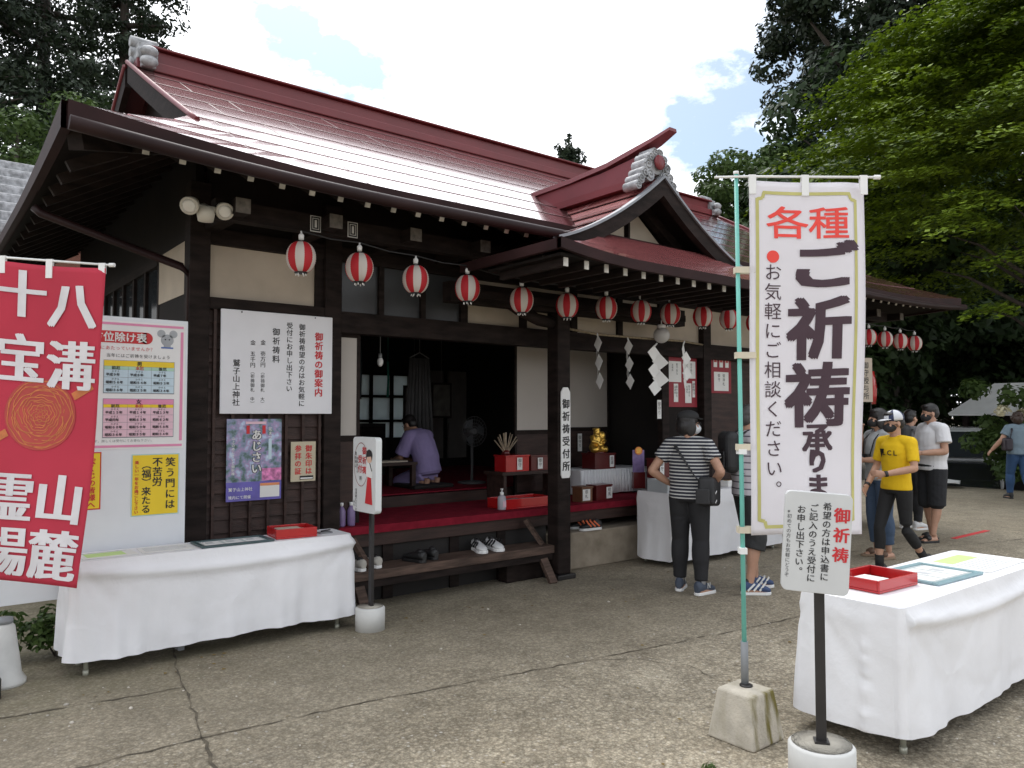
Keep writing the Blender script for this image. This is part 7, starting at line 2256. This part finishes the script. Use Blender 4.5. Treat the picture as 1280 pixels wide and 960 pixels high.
# flowering bush at the right edge
t = thing('flowering_bush', 'green bush with creamy white blossoms at the right edge beyond the walking person', 'bush', (19.3, 6.1, -.1))
r = random.Random(9)
C = np.array([(r.uniform(-1.1, 1.3), r.uniform(-1.2, 1.0), r.uniform(.3, 2.3)) for _ in range(46)])
Rd = np.array([(.34, .34, .26)] * 46)
p, nn = clumps(C, Rd, 150, .6, .5)
leaf_mesh('foliage', p, nn, .07, lm_mid, t, .6)
C = np.array([(r.uniform(-1.3, 1.1), r.uniform(-1.4, .2), r.uniform(.9, 2.4)) for _ in range(26)])
p, nn = clumps(C, np.array([(.16, .16, .13)] * 26), 60, .5, .4)
leaf_mesh('blossoms', p, nn, .045, leaf_mat('cream_blossom', (0.55, 0.50, 0.30), (0.78, 0.74, 0.58), .3), t, .8)
MB().tube([(0, 0, 0), (.1, 0, .9)], .04, 7).tube([(0, 0, .1), (-.4, -.2, 1.2)], .025, 6).tube([(0, 0, .1), (.5, .1, 1.2)], .025, 6).build('stem', M['bark'], t)
# low green plant under the board
t = thing('ground_plant', 'low leafy plant under the white board at the left', 'plant', (0.83, 5.92, 0))
C = np.array([(r.uniform(-.35, .3), r.uniform(-.12, .25), r.uniform(.05, .32)) for _ in range(22)])
p, nn = clumps(C, np.array([(.10, .10, .07)] * 22), 45, .7, .3)
leaf_mesh('foliage', p, nn, .028, lm_mid, t, .55)
MB().tube([(0, 0, 0), (.02, 0, .25)], .008, 6).tube([(0, 0, 0), (-.12, 0, .25)], .006, 6).build('stem', M['bark'], t)
t = thing('ground_plant', 'tiny weed in a crack beside the mossy concrete block', 'plant', (2.86, 2.20, 0.004))
p, nn = clumps(np.array([(0, 0, .02), (.03, .01, .015), (-.03, -.01, .015)]), np.array([(.03, .03, .015)] * 3), 16, .6, .2)
leaf_mesh('foliage', p, nn, .012, lm_mid, t, .4)

# ================================================================== background buildings and vehicles
t = thing('tiled_building', 'neighbouring building with silvery tiled roof glimpsed at the far left edge', 'building', (0.6, 16.5, 0))
MB().box(-2.6, -2, 0, 0.9, 3, 4.4).build('wall', M['white'], t)
mb = MB()
for k in range(8):
    z0, z1 = 4.35 + k * .2, 4.35 + (k + 1) * .2
    mb.box(-3.0 + k * .05, -2.5 + .24 * k, z0, 1.55 - k * .05, 0.0, z1 + .04)
    mb.box(-3.0 + k * .05, 0.0, z0 + .002, 1.55 - k * .05, 3.4 - .24 * k, z1 + .04)
mb.build('roof', M['tile'], t, bevel=.05)
mb = MB()
for k in range(4):
    mb.box(1.42 - .1, -.9 + .1 * k, 5.6 + .16 * k, 1.72, .5 - .1 * k, 5.74 + .16 * k)
mb.build('ridge_end_tile', M['tile'], t, bevel=.04)

t = thing('shed', 'dark open shed with a pale sheet roof behind the flowering bush', 'shed', (28.7, 6.7, -.9))
wr = mat('pale_sheet_roof', (0.80, 0.81, 0.82), 0.35, 0.06, 3)
mb = MB()
mb.add([(-4.2, -5.0, 2.5), (3.6, -5.0, 2.5), (2.2, -3.6, 3.4), (-2.9, -3.6, 3.4), (-4.2, 3.2, 2.5), (-2.9, 2.4, 3.4), (3.6, 3.2, 2.5), (2.2, 2.4, 3.4)],
       [(0, 1, 2, 3), (4, 0, 3, 5), (6, 4, 5, 7), (1, 6, 7, 2), (3, 2, 7, 5)])
mb.build('roof', wr, t, solid=.08)
MB().box(-3.2, -3.6, 0, 3.0, 2.4, 2.5).build('wall', M['interior'], t)
for x, y in ((-3.9, -4.6), (-3.9, 2.8), (3.3, -4.6)):
    MB().box(x, y, 0, x + .14, y + .14, 2.55).build('post', M['wood'], t)

def van(label, x, y, zb, yaw):
    t = thing('parked_van', label, 'van', (x, y, zb), R(yaw))
    body = mat('white_van_paint', (0.66, 0.67, 0.68), 0.25, 0.03, 3, coat=0.5)
    prof = [(-2.1, .35), (2.05, .35), (2.15, .6), (2.08, .95), (1.55, 1.08), (.95, 1.78), (.7, 1.86), (-1.95, 1.86), (-2.12, 1.5)]
    MB().prism(prof, -.82, .82).build('body', body, t, bevel=.06, seg=3)
    gl = M['glass']
    mb = MB(); mb.add([(1.60, -.70, 1.10), (1.60, .70, 1.10), (1.02, .64, 1.74), (1.02, -.64, 1.74)], [(0, 1, 2, 3)])
    mb.v = [(a + .035, b, c + .025) for a, b, c in mb.v]; mb.build('windscreen', gl, t, solid=.01)
    for s in (-1, 1):
        for (x0, x1, xs) in ((.05, 1.25, .55), (-1.0, -.05, 0), (-1.95, -1.1, 0)):
            mb = MB(); mb.add([(x0, s * .828, 1.12), (x1, s * .828, 1.12), (x1 - xs * .85, s * .828, 1.68), (x0, s * .828, 1.68)], [(0, 1, 2, 3)])
            mb.build('side_window', gl, t, solid=.01)
        MB().box(2.08, s * .62 - .14, .66, 2.17, s * .62 + .14, .86).build('headlight', mat('headlight_glass', (0.6, 0.62, 0.65), 0.1, 0.03), t, bevel=.03)
        MB().box(1.25, s * .95 - .08, 1.1, 1.35, s * .95 + .08, 1.28).build('mirror', M['black'], t, bevel=.02)
        for xx in (-1.3, 1.35):
            w = MB().tube([(xx, s * .80, .31), (xx, s * .66, .31)], .31, 22).build('wheel', M['black'], t)
            MB().tube([(xx, s * .815, .31), (xx, s * .80, .31)], .18, 18).build('rim', M['silver'], w)
    MB().box(2.12, -.75, .36, 2.2, .75, .56).build('bumper', M['grey'], t, bevel=.03)
    MB().box(2.14, -.3, .68, 2.165, .3, .84).build('grille', M['black'], t)
    return t
van('white van parked beyond the edge of the paved yard', 22.9, 9.0, -.62, 205)
t = thing('dark_car', 'dark low car parked in front of the white van, only its roof line showing', 'car', (20.7, 8.1, -.65), R(200))
MB().prism([(-2.0, .22), (2.0, .22), (2.1, .45), (1.9, .64), (1.1, .72), (.55, 1.06), (-1.0, 1.08), (-1.75, .78), (-2.05, .7)], -.8, .8).build('body', mat('black_car_paint', (0.015, 0.016, 0.018), 0.2, 0.1, coat=0.5), t, bevel=.07, seg=3)
for s in (-1, 1):
    MB().add([(-1.3, s * .806, .76), (1.0, s * .806, .74), (.52, s * .806, 1.0), (-.95, s * .806, 1.02)], [(0, 1, 2, 3)]).build('side_window', M['glass'], t, solid=.01)
    MB().box(1.95, s * .55 - .15, .46, 2.06, s * .55 + .15, .58).build('headlight', mat('headlight_glass', (0, 0, 0)), t, bevel=.02)
    for xx in (-1.25, 1.3):
        w = MB().tube([(xx, s * .78, .3), (xx, s * .62, .3)], .3, 20).build('wheel', M['black'], t)
        MB().tube([(xx, s * .795, .3), (xx, s * .78, .3)], .17, 16).build('rim', M['silver'], w)
t = thing('white_sheet', 'crumpled white sheet lying on the ground beside the walking person', 'sheet', (18.2, 7.4, 0.0), R(20))
vs = [(x * .3, y * .25, .06 + .10 * math.sin(x * 2.1 + y) ** 2 + .12 * (y > 1)) for y in range(-1, 3) for x in range(-2, 3)]
MB().add(vs, [(j * 5 + i, j * 5 + i + 1, j * 5 + i + 6, j * 5 + i + 5) for j in range(3) for i in range(4)], 0, True).build('fabric', M['white'], t, solid=.01, sub=1)
t = thing('hanging_sign', 'pale vertical sign on the far post right of the white banner', 'sign', (10.26, 5.2, 2.07), R(-20))
MB().box(-.11, -.012, -.30, .11, .012, .30).build('panel', M['plaster'], t)
letters([('御守授与所', .0, .25, .10, dict(bold=.01))], -.0135).build('lettering', M['ink'], t)
MB().tube([(0, 0, .30), (0, 0, .62)], .004, 5).build('cord', M['black'], t)
t = thing('lit_bulb', 'pair of small lit orange bulbs under the far eaves right of the banner', 'lamp', (10.75, 5.6, 1.93))
em = bpy.data.materials.new('warm_bulb'); em.use_nodes = True
em.node_tree.nodes['Principled BSDF'].inputs['Emission Color'].default_value = (1, .45, .12, 1)
em.node_tree.nodes['Principled BSDF'].inputs['Emission Strength'].default_value = 5
for s in (-1, 1):
    MB().ell((s * .05, 0, s * .03), (.03, .03, .035)).build('bulb_glass', em, t)
MB().tube([(-.05, 0, .0), (-.05, 0, .35), (.05, 0, .35), (.05, 0, .06)], .004, 5).build('cord', M['black'], t)
t = thing('red_flag', 'small red cloth pennant near the lit bulbs right of the banner', 'flag', (11.0, 5.5, 1.75))
vs = [(x * .05, .02 * math.sin(x + z), z * .12) for z in range(5) for x in range(4)]
MB().add(vs, [(j * 4 + i, j * 4 + i + 1, j * 4 + i + 5, j * 4 + i + 4) for j in range(4) for i in range(3)], 0, True).build('cloth', M['redlac'], t, solid=.003)
MB().tube([(0, 0, -1.75), (0, 0, .55)], .01, 6).build('pole', M['black'], t)

# loose litter on the paving
r = random.Random(12)
mb = MB()
for i in range(420):
    d = r.uniform(2.6, 9.0); a = r.uniform(-.72, .72)
    x, y = .621 * d + .784 * a * d, .784 * d - .621 * a * d
    if y > 5.2 and x < 5.3: continue
    k = r.uniform(.003, .009) if r.random() < .93 else r.uniform(.009, .016)
    mb.ell((x, y, k * .2), (k, k * r.uniform(.6, 1), k * .6), Euler((0, 0, r.uniform(0, 6))), 6, 4)
tag(mb.build('loose_pebbles', mat('pale_pebble', (0.46, 0.42, 0.36), 0.8, 0.4, 30)), 'small loose pebbles scattered over the paved yard', 'pebbles', kind='stuff')
mb = MB()
for i in range(170):
    d = r.uniform(3.0, 13.0); a = r.uniform(-.7, .72)
    x, y = .621 * d + .784 * a * d, .784 * d - .621 * a * d
    if y > 5.3 and x < 7.5: y = r.uniform(4.9, 5.3)
    k = r.uniform(.008, .02); q = r.uniform(0, 6.28); c, s_ = math.cos(q) * k, math.sin(q) * k
    mb.add([(x - c, y - s_, .006), (x + s_ * .5, y - c * .5, .007 + k * .3), (x + c, y + s_, .008), (x - s_ * .5, y + c * .5, .006)], [(0, 1, 2, 3)])
tag(mb.build('fallen_leaves', leaf_mat('dry_leaf', (0.10, 0.06, 0.025), (0.26, 0.19, 0.07), .1)), 'sparse small dry leaves scattered over the paved yard', 'leaves', kind='stuff')
